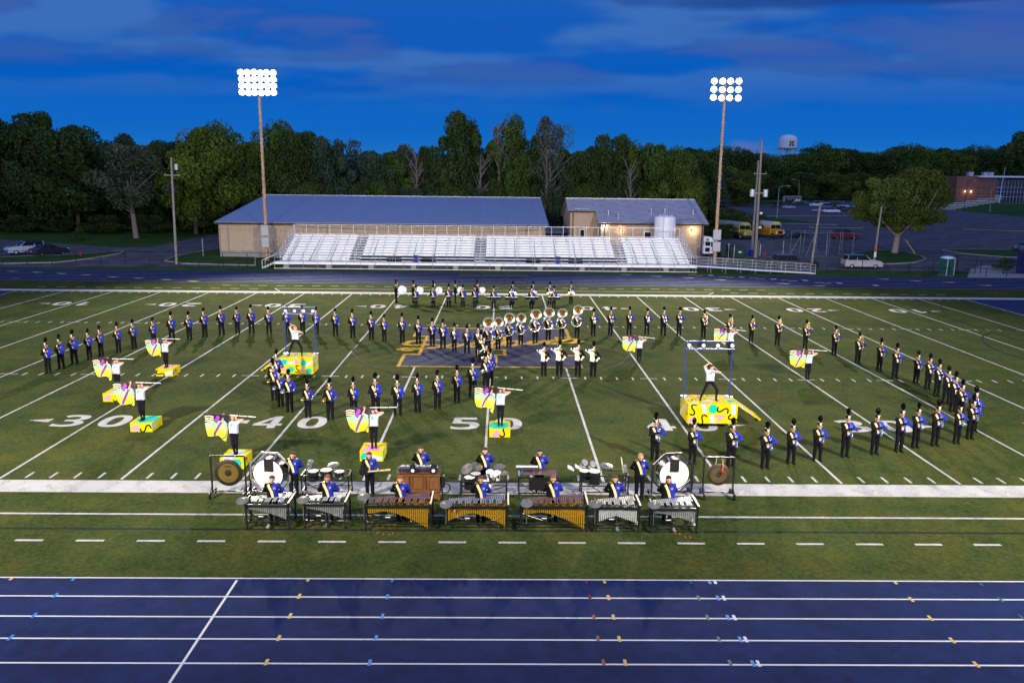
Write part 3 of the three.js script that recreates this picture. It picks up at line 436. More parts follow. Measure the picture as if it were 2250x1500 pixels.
for (const [px, z, ty, by, label] of [[489, -108, 394, 476, 'white pole rising behind the gable end of the long tan building'], [584, -112, 386, 432, 'thin pale pole with meter box behind the long tan roof']]) { const a = zp(px, ty, z), t = thing('utility_pole', label, 'utility pole', [a.x, 0, z]); pot().bar([0, 0, 0], [0, a.y, 0], .2, .15, 10).to('pole', M(.5, .5, .5, .7), t); pot().box(.4, .7, .3, -.3, a.y - 2.2, .2).to('meter_box', mGreyBox, t); }
for (const [px, py, tx, ty, s, label] of [[1707, 481, 1713, 408, 1, 'grey street lamp with curved arm at the parking lot entrance'], [1755, 449, 1757, 394, -1, 'street lamp standing behind the dark blue trailer'], [1585, 452, 1585, 408, 1, 'thin street lamp behind the wooden floodlight pole'], [2176, 467, 2180, 412, 1, 'grey lamp post on the lawn before the school'], [2120, 456, 2128, 396, 1, 'dark lamp post beside the school steps']]) {
  const b = gp(px, py), h = zp(tx, ty, b.z), k = h.y, t = thing('street_lamp', label, 'street lamp', b, 0, 'street lamps round the parking lots'), m = label.startsWith('dark') ? mBlackM : M(.3, .31, .33, .5, .4);
  pot().bar([0, 0, 0], [h.x - b.x, k * .93, 0], .14, .09, 8).to('post', m, t); const x = h.x - b.x; pot().tube([[x, k * .92, 0], [x + s * .5, k * .98, 0], [x + s * 1.6, k, 0], [x + s * 2.4, k, 0]], .07, 10, 5).to('arm', m, t); pot().rbox(.9, .16, .35, .05, x + s * 2.6, k - .02, 0).to('lamp_head', M(.45, .46, .48, .5), t);
}
function wire(a, b, sag, n = 'power_line', label) { const m = [(a[0] + b[0]) / 2, (a[1] + b[1]) / 2 - sag, (a[2] + b[2]) / 2]; const o = pot().tube([a, m, b], .016, 20, 4).to(n, M(.010, .010, .012, .9)); tag(o, label ?? `${ordinal(wireCount++)} of the dark overhead power lines before the trees`, 'cable', 'overhead power lines'); }
for (const [dy, sag] of [[-1.4, 1.2], [-2.2, 1.3], [-7.6, 1.1]]) { wire([P1[0], P1[1] + dy, P1[2]], [P1[0] - 55, P1[1] + dy + 1, P1[2] + 6], sag); wire([P1[0], P1[1] + dy, P1[2]], [P2[0], P2[1] * .74 + dy + 1.4, P2[2]], sag + .8); }
for (const [dy, sag] of [[0, 1.2], [-.9, 1.2], [-4.2, .9]]) wire([P2[0], P2[1] * .74 + dy, P2[2]], [P4[0] + 40, P4[1] + 3 + dy * .8, P4[2] - 4], sag);
for (const [px, py] of [[2260, 330], [2260, 372]]) { const a = zp(1400, py - 10, -118), b = zp(px, py, -150); wire(A3(a), A3(b), .8); }
for (const py of [360, 378, 393]) { const a = zp(-20, py - 6, -90), b = zp(1420, py + 2, -104); wire(A3(a), A3(b), 1.0); }

function fence(x0, z0, x1, z1, h, step, label) {
  const L = Math.hypot(x1 - x0, z1 - z0), n = Math.max(1, Math.round(L / step)), t = thing('chain_link_fence', label, 'fence', [x0, 0, z0], Math.atan2(-(z1 - z0), x1 - x0), 'black chain-link fences along the track');
  const post = pot().bar([0, 0, 0], [0, h + .04, 0], .045, .045, 8).geo();
  for (let i = 0; i <= n; i++) { const m = mesh('post', post, mBlackM, t); m.position.x = i * L / n; }
  pot().bar([0, h, 0], [L, h, 0], .03, .03, 6).to('top_rail', mBlackM, t);
  const w = pot(); for (let y = .12; y < h; y += .42) w.bar([0, y, 0], [L, y, 0], .006, .006, 3); w.to('tension_wires', mBlackM, t);
}
fence(-66, -46.2, -27.6, -46.8, 1.65, 2.95, 'tall black chain-link fence between the track and the service road');
fence(-35.2, -43.2, -28.2, -43.4, 1.15, 2.4, 'short low black fence section by the bleacher steps');
fence(24.8, -47.2, 66, -46.6, 1.6, 3.0, 'tall black chain-link fence between the bleacher ramp and the parking lot');
fence(39.5, -43.2, 54.2, -43.0, 1.05, 2.35, 'low black fence along the track in front of the silver suv');
fence(56.2, -43.0, 66, -42.9, 1.05, 2.2, 'low black fence along the track beyond the portable toilet');
for (const [x, z, w, h, label] of [[51.0, -43.05, 1.4, 1.15, 'narrow black pedestrian gate in the low fence'], [56.6, -46.4, 3.0, 2.2, 'tall black drive gate standing open by the toilet'], [62.6, -46.2, 2.6, 2.2, 'tall black drive gate leaf at the paved entrance']]) { const t = thing('fence_gate', label, 'gate', [x, 0, z], .15); pot().bar([0, .05, 0], [0, h, 0], .04).bar([w, .05, 0], [w, h, 0], .04).bar([0, h, 0], [w, h, 0], .035).bar([0, .1, 0], [w, .1, 0], .035).to('gate_frame', mBlackM, t); const k = pot(); for (let i = 1; i < 12; i++) k.bar([w * i / 12, .1, 0], [w * i / 12, h, 0], .007, .007, 3); for (let y = .3; y < h; y += .25) k.bar([0, y, 0], [w, y, 0], .006, .006, 3); k.to('gate_mesh', mBlackM, t); }
{ // galvanised cage by the gravel yard
  const c = gp(1815, 560), t = thing('batting_cage_frame', 'galvanised steel post enclosure at the edge of the gravel yard', 'enclosure', [c.x, 0, c.z]); for (const [x, z] of [[-4, 0], [-2, 0], [0, 0], [2, 0], [4, 0], [-4, -4], [4, -4], [0, -4], [-2, -4], [2, -4]]) pot().bar([x, 0, z], [x, 3.4, z], .038).to('post', M(.20, .21, .22, .5, .4), t); for (const [a, b] of [[[-6, 0, 1.4], [-4, 2.8, 0]], [[-3.6, 0, 1.6], [-2, 2.8, 0]], [[-.5, 0, 1.6], [0, 2.8, 0]]]) pot().bar(a, b, .038).to('brace', M(.26, .27, .28, .5, .4), t); pot().bar([-4, 3.3, 0], [4, 3.3, 0], .03).bar([-4, 3.3, -4], [4, 3.3, -4], .03).bar([4, 3.3, 0], [4, 3.3, -4], .03).bar([-4, 3.3, 0], [-4, 3.3, -4], .03).to('top_rail', M(.20, .21, .22, .5, .4), t);
}
for (const [px, py, label] of [[1600, 573, 'galvanised fence post beside the white bus'], [1612, 577, 'galvanised fence post in front of the green dumpster'], [1720, 565, 'galvanised fence post in the gravel yard'], [446, 563, 'thin bent wire fence post on the grass island']]) { const p = gp(px, py), t = thing('fence_post', label, 'post', p); pot().bar([0, 0, 0], [0, 2.3, 0], .04).to('tube', M(.5, .52, .54, .4, .5), t); pot().sph(.06, 0, 2.33, 0).to('cap', M(.5, .52, .54, .4, .5), t); }

// ---------- vehicles ----------
const wheelG = pot().lathe([[.19, -.11], [.31, -.11], [.33, -.08], [.33, .08], [.31, .11], [.19, .11]], 0, 0, 0, 18, 0, 0, Math.PI / 2).geo(), rimG = pot().lathe([[0, .05], [.06, .09], [.19, .10], [.2, -.1], [0, -.1]], 0, 0, 0, 12, 0, 0, Math.PI / 2).geo(), mRim = M(.5, .5, .52, .3, .8);
function extrudeSide(pts, w, bev) { const s = new THREE.Shape(pts.map(([z, y]) => new THREE.Vector2(z, y))), g = new THREE.ExtrudeGeometry(s, { depth: w - 2 * bev, bevelEnabled: true, bevelThickness: bev, bevelSize: bev * .7, bevelSegments: 2 }); g.translate(0, 0, -(w - 2 * bev) / 2); g.rotateY(-Math.PI / 2); return g; }
const CARS = {
  suv: { L: 4.8, w: 1.86, body: [[-2.3, .36], [-2.36, .95], [-2.28, 1.08], [.95, 1.08], [2.0, 1.0], [2.3, .82], [2.32, .36]], cab: [[-2.2, 1.08], [-1.95, 1.68], [.15, 1.70], [1.0, 1.06]], top: 1.72, tz: [-1.95, .15] },
  sedan: { L: 4.7, w: 1.8, body: [[-2.25, .32], [-2.3, .82], [-2.15, .95], [-1.5, .97], [1.0, .95], [2.0, .84], [2.26, .68], [2.28, .32]], cab: [[-1.75, .95], [-1.0, 1.40], [.1, 1.42], [1.05, .94]], top: 1.44, tz: [-1.0, .1] },
  van: { L: 5.1, w: 1.95, body: [[-2.45, .34], [-2.5, 1.0], [-2.42, 1.12], [1.2, 1.1], [2.15, .95], [2.46, .74], [2.46, .34]], cab: [[-2.35, 1.1], [-2.15, 1.72], [.3, 1.74], [1.5, 1.08]], top: 1.76, tz: [-2.15, .3] },
  pickup: { L: 5.6, w: 1.9, body: [[-2.75, .45], [-2.8, 1.05], [-.6, 1.08], [1.3, 1.1], [2.4, 1.05], [2.7, .85], [2.72, .45]], cab: [[-.75, 1.08], [-.6, 1.72], [.5, 1.74], [1.25, 1.08]], top: 1.76, tz: [-.6, .5] },
};
const carProto = {};
function carParts(kind, paint) {
  const k = CARS[kind], t = new THREE.Group(); t.name = { suv: 'parked_suv', sedan: 'parked_car', van: 'parked_minivan', pickup: 'parked_pickup' }[kind];
  mesh('body', meters(pot().add(extrudeSide(k.body, k.w, .10)).geo()), paint, t); mesh('glass_house', meters(pot().add(extrudeSide(k.cab, k.w - .16, .12)).geo()), mGlass, t);
  pot().rbox(k.w - .34, .07, k.tz[1] - k.tz[0] + .25, .03, 0, k.top, (k.tz[0] + k.tz[1]) / 2).to('roof', paint, t);
  for (const s of [-1, 1]) { const p = pot(); const [a, b, c, d] = k.cab, X = s * (k.w / 2 - .09); p.beam([X, a[1], a[0]], [X * .97, b[1], b[0]], .05, .09).beam([X, d[1], d[0]], [X * .97, c[1], c[0]], .05, .09); const mz = (b[0] + c[0]) / 2; p.beam([X, a[1], mz], [X * .97, k.top - .02, mz], .05, .08); p.to('pillar', paint, t);
    for (const z of [-k.L / 2 + .85, k.L / 2 - .95]) { const w = mesh('wheel', wheelG, mRubber, t); w.position.set(s * (k.w / 2 - .1), .33, z); mesh('rim', rimG, mRim, w).rotation.y = s > 0 ? Math.PI : 0; }
    pot().rbox(.34, .16, .08, .03, s * (k.w / 2 - .28), k.body[5][1] - .05, k.L / 2 - .02 + (kind === 'sedan' ? -.03 : 0)).to('headlight', M(.7, .7, .72, .15), t);
    pot().rbox(.2, .26, .07, .03, s * (k.w / 2 - .16), k.body[1][1] - .08, -k.L / 2 - .0).to('tail_light', M(.42, .02, .015, .25), t);
    pot().rbox(.2, .13, .1, .03, s * (k.w / 2 + .06), k.cab[3][1] + .08, k.cab[3][0] - .25).to('mirror', paint, t); }
  pot().box(k.w - .3, .16, .06, 0, .45, k.L / 2 + .04).box(k.w - .2, .14, .06, 0, .45, -k.L / 2 - .06).to('bumper', M(.05, .05, .055, .6), t); pot().box(.5, .13, .02, 0, .72, -k.L / 2 - .08).to('licence_plate', mWhite, t);
  return t;
}
function car(kind, col, p, ry, label, group) { const key = kind + col.join(), o = carProto[key] ? carProto[key].clone() : (carProto[key] = carParts(kind, new THREE.MeshPhysicalMaterial({ color: new THREE.Color().setRGB(...col), roughness: .35, metalness: .25, clearcoat: .7, clearcoatRoughness: .12 }))); o.position.copy(p); o.position.y = -.03; o.rotation.y = ry; o.name = o.name.replace(/_\d{3}$/, ''); tag(o, label, { suv: 'suv', sedan: 'car', van: 'minivan', pickup: 'pickup' }[kind], group); }
const H2 = Math.PI / 2;
car('suv', [.50, .49, .46], gp(1893, 589), H2 - .05, 'silver suv driving along the fence beside the big tree island');
car('suv', [.02, .022, .03], gp(1738, 589), H2, 'dark suv behind the bleacher ramp');
car('van', [.16, .008, .016], gp(1856, 524), H2 - .1, 'dark red minivan parked past the galvanised cage');
car('sedan', [.09, .12, .19], gp(2262, 552), H2 + .1, 'blue-grey car by the kerb of the far grass island');
car('suv', [.46, .50, .58], gp(56, 557), -.75, 'silver-blue suv parked on the service road next to a dark sedan');
car('sedan', [.012, .014, .025], gp(108, 560), 2.6, 'dark sedan parked beside the silver-blue suv');
const far = 'cars in the far parking lot';
for (const [kind, col, px, py, ry, label] of [['van', [.03, .03, .045], 1711, 455, 2.2, 'dark van at the far corner of the car lot below the trailer'], ['sedan', [.33, .36, .44], 1733, 458, H2, 'pale grey sedan alone in the far car lot'], ['sedan', [.02, .022, .035], 1753, 450, -1.2, 'dark hatchback parked under the trailer'], ['suv', [.05, .10, .2], 1776, 449.5, -1.2, 'blue suv at the head of the far row'], ['van', [.72, .73, .76], 1793, 453, -H2 - .2, 'white wagon in the far row'], ['suv', [.10, .15, .26], 1811, 449, -1.9, 'steel blue car behind the white wagon'], ['suv', [.09, .13, .16], 1814, 457.5, -H2, 'teal grey suv behind the white pickup'], ['sedan', [.05, .05, .06], 1829, 455, -H2, 'charcoal sedan between teal suv and pale blue car'],
  ['pickup', [.76, .77, .8], 1826, 468, H2, 'white pickup truck with tall tyres in the far lot'], ['sedan', [.32, .37, .46], 1800, 466, -H2, 'silver sedan parked next to the white pickup'], ['sedan', [.35, .48, .62], 1852, 456, -H2, 'pale blue car in the middle of the far row'], ['sedan', [.012, .012, .016], 1847, 461, -H2, 'black sedan in front of the pale blue car'], ['sedan', [.015, .015, .02], 1868, 464, -H2, 'black car half hidden by the big tree'], ['sedan', [.3, .4, .5], 1880, 459, -H2, 'light car showing beside the big tree leaves'], ['suv', [.03, .05, .10], 1862, 449.5, -1.4, 'navy suv at the far edge of the lot near the tree']]) car(kind, col, gp(px, py), ry, label, far);

function bus(o) {
  const t = thing(o.name, o.label, 'bus', [o.p.x, -.02, o.p.z], o.ry), L = o.L, w = 2.4, h = 3.0, y0 = .55;
  mesh('body', meters(pot().add(new RoundedBoxGeometry(w, h - y0 - .55, L, 3, .12), 0, (h - .55 + y0) / 2, 0).geo()), o.body, t);
  { const s = new THREE.Shape(); s.moveTo(-w / 2, h - .95); s.lineTo(-w / 2, h - .6); s.quadraticCurveTo(-w / 2 + .05, h, -.3, h + .04); s.lineTo(.3, h + .04); s.quadraticCurveTo(w / 2 - .05, h, w / 2, h - .6); s.lineTo(w / 2, h - .95); s.closePath(); const g = new THREE.ExtrudeGeometry(s, { depth: L - .1, bevelEnabled: true, bevelSize: .03, bevelThickness: .05, bevelSegments: 1 }); g.translate(0, 0, -L / 2 + .05); mesh('roof', meters(pot().add(g).geo()), o.roof, t); }
  const n = Math.floor((L - 2.4) / .78); for (const s of [-1, 1]) for (let i = 0; i < n; i++) pot().rbox(.05, .62, .62, .02, s * (w / 2 + .005), 2.02, -L / 2 + .75 + i * .78).to('side_window', mGlass, t);
  if (o.lower) { const low = o.lower; for (const s of [-1, 1]) pot().box(.03, .62, L - .2, s * (w / 2 + .008), .95, 0).to('lower_panel', low, t); }
  else for (const s of [-1, 1]) for (const y of [1.0, 1.35]) pot().box(.03, .06, L - .2, s * (w / 2 + .008), y, 0).to('rub_rail', mBlackM, t);
  if (o.hood) { pot().rbox(w * .82, 1.15, 1.7, .16, 0, 1.05, L / 2 + .7).to('hood', o.body, t); pot().box(1.1, .55, .08, 0, 1.15, L / 2 + 1.55).to('grille', o.grille ?? mBlackM, t); pot().box(w, .32, .2, 0, .6, L / 2 + 1.62).to('bumper', o.bump ?? mBlackM, t); for (const s of [-1, 1]) pot().rbox(.34, .24, .08, .03, s * .78, 1.12, L / 2 + 1.55).to('headlight', M(.75, .74, .66, .15), t); }
  const windshield = pot(); for (const s of [-.56, .56]) windshield.rbox(1.04, .72, .05, .03, s, 2.1, L / 2 + .01); windshield.to('windshield', mGlass, t); pot().box(1.5, .34, .10, 0, h - .28, L / 2 + .03).to('destination_sign', o.sign ?? o.body, t);
  for (const s of [-1, 1]) { pot().box(.16, .16, .08, s * .95, h - .34, L / 2 + .04).to('warning_light', M(.45, .06, .02, .3), t); for (const z of [-L / 2 + 2.2, L / 2 - (o.hood ? -.55 : 1.2)]) { const wl = mesh('wheel', wheelG, mRubber, t); wl.scale.set(1.25, 1.45, 1.45); wl.position.set(s * (w / 2 - .12), .48, z); mesh('rim', rimG, o.rim ?? mRim, wl).rotation.y = s > 0 ? Math.PI : 0; } }
  // rear end
  const R = -L / 2 - .01; for (const [x, y, ww, hh] of [[-.72, 1.95, .42, .72], [.35, 2.05, .72, .6], [.35, 1.2, .7, .6], [.95, 1.95, .3, .7]]) pot().rbox(ww, hh, .05, .03, -x, y, R).to('rear_window', mGlass, t);
  for (const [x, c] of [[-.95, [.5, .1, .02]], [-.6, [.5, .02, .02]], [.95, [.5, .02, .02]]]) pot().cyl(.09, .06, x, 1.15, R, 12, .09, H2).to('tail_light', M(...c, .3), t);
  pot().box(w, .25, .15, 0, .55, -L / 2 - .05).to('rear_bumper', mBlackM, t); pot().box(.4, .36, .03, -.28, 2.62, R - .01).to('warning_lamp_panel', mBlackM, t); for (const s of [-.1, .1]) pot().box(.1, .24, .02, -.28 + s, 2.58, R - .03).to('amber_light', M(.5, .34, .04, .4), t);
  return t;
}
const mBusY = M(.60, .27, .012, .4), mBusWhite = M(.70, .73, .80, .35), mNavy = M(.014, .022, .075, .5);
bus({ name: 'school_bus', label: 'orange-yellow school bus with hood parked in the gravel yard', p: gp(1712, 524).add(V(-1.5, 0, -6.5)), ry: .30, L: 9.5, body: mBusY, roof: M(.55, .50, .46, .5), hood: true, sign: M(.75, .55, .01, .5) });
bus({ name: 'school_bus', label: 'yellow and navy painted old bus parked beside the orange school bus', p: gp(1642, 526).add(V(-1.2, 0, -6)), ry: .26, L: 9, body: M(.55, .42, .035, .45), roof: M(.34, .38, .30, .5), lower: mNavy, hood: true, grille: M(.5, .4, .06, .5), bump: mNavy, rim: mWhite });
bus({ name: 'white_bus', label: 'white bus seen from behind next to the floodlight pole switch boxes', p: gp(1551, 567).add(V(-.4, 0, -3.6)), ry: Math.PI - .02 + .10, L: 7, body: mBusWhite, roof: mBusWhite });
bus({ name: 'white_bus', label: 'white bus seen from behind, half hidden by the bleacher end railing', p: gp(1512, 566).add(V(-.4, 0, -3.6)), ry: Math.PI + .10, L: 7, body: mBusWhite, roof: mBusWhite });
{ // trailer
  const p = gp(1740, 446.5), t = thing('cargo_trailer', 'dark blue enclosed trailer with gold lettering at the far edge of the lots', 'trailer', [p.x, 0, p.z], 0), L = 7.4;
  const side = canvasTex(512, 192, (c, w, h) => { c.fillStyle = '#141a3c'; c.fillRect(0, 0, w, h); c.fillStyle = '#e8c24a'; c.font = 'italic bold 62px serif'; c.fillText('Hastings', 70, 82); c.fillStyle = '#dfe3ee'; c.font = '34px serif'; c.fillText('B A N D', 92, 128); c.fillStyle = '#c8cf3c'; c.beginPath(); c.moveTo(280, 170); c.lineTo(372, 110); c.lineTo(372, 60); c.lineTo(420, 90); c.lineTo(420, 192); c.lineTo(290, 192); c.fill(); c.fillStyle = '#f2f4f8'; for (const x of [360, 425, 470]) { c.beginPath(); c.ellipse(x, 120, 17, 62, .15, 0, 7); c.fill(); } });
  pot().rbox(L, 2.5, 2.4, .08, 0, 1.75, 0).to('body', M(.012, .016, .06, .4), t); const pl = new THREE.PlaneGeometry(L - .15, 2.3); mesh('side_graphic', pl, T(side, .4), t).position.set(0, 1.75, 1.212); pot().box(L, .14, 2.44, 0, 3.02, 0).to('roof_rail', mWhite, t); for (const x of [-L / 2 + .05, L / 2 - .05]) pot().box(.12, 2.5, 2.46, x, 1.75, 0).to('corner_post', mWhite, t);
  for (const x of [-.1, .75]) for (const z of [-1.1, 1.1]) { const w = mesh('wheel', wheelG, mRubber, t); w.rotation.y = H2; w.scale.setScalar(1.15); w.position.set(x, .38, z); mesh('rim', rimG, mWhite, w); } pot().beam([-L / 2, .6, 0], [-L / 2 - 1.4, .6, 0], .12, .12).to('tow_bar', mBlackM, t);
}
{
  const c = gp(2079, 605), t = thing('portable_toilet', 'green portable toilet with white roof beside the track fence', 'toilet', [c.x, 0, c.z], .35), g = M(.012, .075, .062, .5); pot().rbox(1.15, 2.05, 1.15, .06, 0, 1.08, 0).to('cabin', g, t); pot().rbox(.82, 1.85, .05, .02, 0, 1.05, .585).to('door', M(.010, .062, .052, .5), t); pot().lathe([[.84, 2.08], [.82, 2.16], [.5, 2.32], [0, 2.36]], 0, 0, 0, 4, 0, Math.PI / 4).to('roof', M(.6, .65, .72, .5), t); for (const x of [-.57, .57]) pot().box(.06, 2.05, .06, x, 1.08, .57).to('corner_strip', M(.4, .5, .52, .5), t); pot().box(1.3, .1, 1.3, 0, .03, 0).to('skid', M(.1, .1, .1, .7), t);
}
{
  for (const [px, py, label] of [[1596, 564, 'dark green dumpster next to the white buses'], [1617, 567, 'dark green dumpster with small white label']]) { const c = gp(px, py), t = thing('dumpster', label, 'dumpster', [c.x, 0, c.z], .05), m = M(.008, .035, .032, .5); const s = new THREE.Shape([[-1, .15], [1, .15], [1.12, 1.3], [.9, 1.55], [-1.05, 1.7], [-1.12, 1.2]].map((q) => new THREE.Vector2(...q))), g = new THREE.ExtrudeGeometry(s, { depth: 1.5, bevelEnabled: true, bevelSize: .03, bevelThickness: .03, bevelSegments: 1 }); mesh('bin', meters(pot().add(g, 0, 0, -.75).geo()), m, t); pot().box(2.2, .06, 1.6, 0, 1.68, 0, 0, 0, -.06).to('lid', M(.012, .014, .016, .5), t); pot().box(.4, .2, .02, .3, .95, .8).to('label_plate', mWhite, t); for (const x of [-.8, .8]) pot().cyl(.1, .08, x, .1, .5, 10, .1, 0, H2).to('wheel', mRubber, t); }
  for (const [px, py, c] of [[1625, 561, [.02, .06, .30]], [1633, 561, [.02, .07, .33]], [1642, 561, [.02, .07, .32]], [1650, 562, [.05, .035, .30]]]) { const p = gp(px, py), t = thing('plastic_barrel', `${ordinal(barrelCount++)} blue plastic barrel in the yard row, counted from the dumpsters`, 'barrel', [p.x, 0, p.z], 0, 'blue barrels in a row'); pot().lathe([[0, 0], [.27, 0], [.29, .05], [.30, .3], [.285, .32], [.30, .36], [.30, .62], [.285, .64], [.30, .68], [.29, .9], [.25, .95], [0, .95]], 0, 0, 0, 16).to('drum', M(...c, .45), t); for (const x of [-.12, .12]) pot().cyl(.03, .04, x, .965, 0, 8).to('bung', mBlackM, t); }
  for (const [px, py, label] of [[176, 563, 'small red fire hydrant on the grass strip by the service road'], [1681, 562, 'small red fire hydrant by the gravel yard marker posts']]) { const p = gp(px, py), t = thing('fire_hydrant', label, 'fire hydrant', [p.x, 0, p.z]), m = M(.34, .03, .03, .5); pot().lathe([[.16, 0], [.16, .06], [.10, .08], [.10, .55], [.14, .57], [.13, .66], [.05, .76], [0, .78]], 0, 0, 0, 14).to('barrel', m, t); for (const s of [-1, 1]) pot().cyl(.055, .12, s * .13, .45, 0, 10, .055, 0, H2).to('nozzle_cap', m, t); }
  for (const [px, py, c, h] of [[1666, 562, [.16, .2, .06], 2.2], [1670, 562, [.6, .6, .62], 1.7]]) { const p = gp(px, py), t = thing('marker_post', c[0] > .5 ? 'white marker post next to the fire hydrant' : 'thin green marker post next to a white post', 'post', [p.x, 0, p.z]); pot().bar([0, 0, 0], [0, h, 0], .06).to('stake', M(...c, .6), t); pot().sph(.06, 0, h, 0).to('tip', M(...c, .6), t); }
}

// ---------- trees ----------
function leafCrown(seed, n, lobes, leaf, col) { // leaf clumps spread over the shells of many lobes; crown fits in a unit ball
  const r = rng(seed), P = [], N = [], C = [], I = [], L = [];
  for (let i = 0; i < lobes; i++) { const a = r() * 6.283, y = r() * 1.7 - .75, k = Math.sqrt(Math.max(.05, 1 - y * y)) * (.30 + .68 * r()); L.push([Math.cos(a) * k * .9, y * .84, Math.sin(a) * k * .9, .13 + .25 * r() * r() + .06 * r(), .75 + .5 * r()]); }
  L.push([.05, 0, 0, .48, .9], [-.08, -.3, .05, .46, .85], [.04, .32, -.05, .38, .95]);
  const d = V(0, 0, 0), t = V(0, 0, 0), b = V(0, 0, 0);
  for (let i = 0; i < n; i++) {
    const l = L[Math.floor(r() * L.length)]; d.set(r() * 2 - 1, r() * 2 - 1, r() * 2 - 1).normalize(); const R = l[3] * (.62 + .46 * Math.pow(r(), .6)), x = l[0] + d.x * R, y = l[1] + d.y * R * .9, z = l[2] + d.z * R;
    b.set(r() * 2 - 1, r() * 2 - 1, r() * 2 - 1).multiplyScalar(1.15).add(d).normalize(); t.set(r() * 2 - 1, r() * 1.2 - .8, r() * 2 - 1).cross(b).normalize(); b.cross(t).normalize(); const s = leaf * (.6 + .8 * r()), w = s * .55, o = P.length / 3, nn = V(0, 0, 0).crossVectors(t, b); const inw = nn.dot(d) < 0; if (inw) nn.negate();
    P.push(x - t.x * s, y - t.y * s, z - t.z * s, x + b.x * w, y + b.y * w, z + b.z * w, x + t.x * s, y + t.y * s, z + t.z * s, x - b.x * w, y - b.y * w, z - b.z * w);
    const k = l[4] * (.7 + .6 * r()), h = r(); for (let q = 0; q < 4; q++) { N.push(nn.x, nn.y, nn.z); C.push(col[0] * k * (.8 + .5 * h), col[1] * k, col[2] * k * (1.2 - .4 * h)); }
    inw ? I.push(o, o + 1, o + 2, o, o + 2, o + 3) : I.push(o, o + 2, o + 1, o, o + 3, o + 2);
  }
  const g = new THREE.BufferGeometry(); g.setAttribute('position', new THREE.Float32BufferAttribute(P, 3)); g.setAttribute('normal', new THREE.Float32BufferAttribute(N, 3)); g.setAttribute('color', new THREE.Float32BufferAttribute(C, 3)); g.setIndex(I); return g;
}
function limbs(seed, n, bare = false) { // unit-high trunk with limbs
  const r = rng(seed), p = pot(); let bx = 0, bz = 0; const top = bare ? .97 : .62;
  p.bar([0, 0, 0], [.01, top * .5, .01], .024, .018, 8).bar([.01, top * .5, .01], [(bx = (r() - .5) * .06), top, (bz = (r() - .5) * .06)], .018, bare ? .004 : .009, 7);
  for (let i = 0; i < n; i++) { const y = top * (.38 + .55 * r()), a = r() * 6.283, l = bare ? .10 + .13 * r() : .16 + .14 * r(), up = l * (.5 + .6 * r()), e = [Math.cos(a) * l, y + up, Math.sin(a) * l]; p.bar([bx * y, y, bz * y], e, .009, .003, 5); if (bare) for (let k = 0; k < 3; k++) { const f = .4 + .5 * r(), s = [e[0] * f, y + up * f, e[2] * f], q = r() * 6.283; p.bar(s, [s[0] + Math.cos(q) * .06, s[1] + .05 + .04 * r(), s[2] + Math.sin(q) * .06], .004, .0015, 4); } }
  return p.geo();
}
const mLeaf = new THREE.MeshPhysicalMaterial({ vertexColors: true, roughness: .8, specularIntensity: .15, side: THREE.DoubleSide }), mTrunk = M(.12, .085, .06, .9), mPaleTrunk = M(.22, .175, .15, .9);
const greens = { dark: [.042, .074, .018], mid: [.062, .108, .020], grey: [.070, .094, .056], bright: [.096, .140, .020], blue: [.044, .080, .044] };
const crownCache = {}, trunkCache = {};
const crownOf = (tone, v, thin = 1) => crownCache[tone + v + thin] ??= leafCrown(100 + v * 7 + tone.length, 15000 * thin, 26 + v * 8, .034, greens[tone]);
function tree(x, z, h, rad, tone, v, label, group, o = {}) {
  const t = thing(o.name ?? 'leafy_tree', label, 'tree', [x, 0, z], v * 1.7 + x, group), cy = o.low ?? .22, m = mesh('crown', crownOf(tone, v % 2, o.n ? Math.min(1, Math.max(.3, Math.round(o.n / 1500) / 5)) : 1), mLeaf, t); m.scale.set(rad * 1.25, h * (1 - cy) / 1.75, rad * 1.15); m.position.y = h * (cy + (1 - cy) * .48);
  const k = mesh('trunk', trunkCache[v % 3] ??= limbs(300 + v % 3, 7), o.pale ? mPaleTrunk : mTrunk, t); k.scale.set(h * (o.fat ?? .9), h, h * (o.fat ?? .9)); return t;
}
const treePx = (px, z, topY, rad, tone, v, label, group, o) => { const p = zp(px, topY, z); return tree(p.x, z, p.y, rad, tone, v, label, group, o); };
const gL = 'woodland trees behind the service road', gM = 'woodland trees behind the tan buildings', gR = 'trees along the far horizon';
treePx(-60, -104, 255, 9, 'dark', 0, 'dark broad tree past the silver-blue suv at the woodland end', gL, { low: .12 }); treePx(10, -106, 262, 8, 'dark', 1, 'dark broad tree next to the tall tree top, behind the suv', gL, { low: .12 });
treePx(62, -112, 247, 6.5, 'dark', 2, 'dark tall tree whose top stands above the woodland by the service road', gL); treePx(150, -102, 279, 9.2, 'dark', 3, 'dark round-topped tree behind the two parked cars', gL, { low: .10 }); treePx(95, -100, 296, 7.5, 'dark', 0, 'dark low broad tree straight behind the parked dark sedan', gL, { low: .1 });
treePx(252, -116, 297, 5, 'blue', 1, 'dark pointed tree top behind the grey-green tree', gL); treePx(282, -87, 318, 6.2, 'grey', 2, 'grey-green airy tree with a leaning bare trunk on the lawn', gL, { low: .30, pale: true, fat: 1.25, n: 4200 }); treePx(335, -108, 318, 6, 'dark', 3, 'dark tree between the grey-green tree and the bright green tree', gL, { low: .12 });
treePx(415, -98, 281, 7.2, 'bright', 0, 'bright green full tree behind the grey utility pole', gL, { low: .10 }); treePx(480, -104, 288, 6.0, 'mid', 1, 'green tree next to the bright full tree', gL, { low: .1 }); treePx(540, -112, 312, 5.5, 'mid', 2, 'low green tree beside the floodlight pole', gM, { low: .06 });
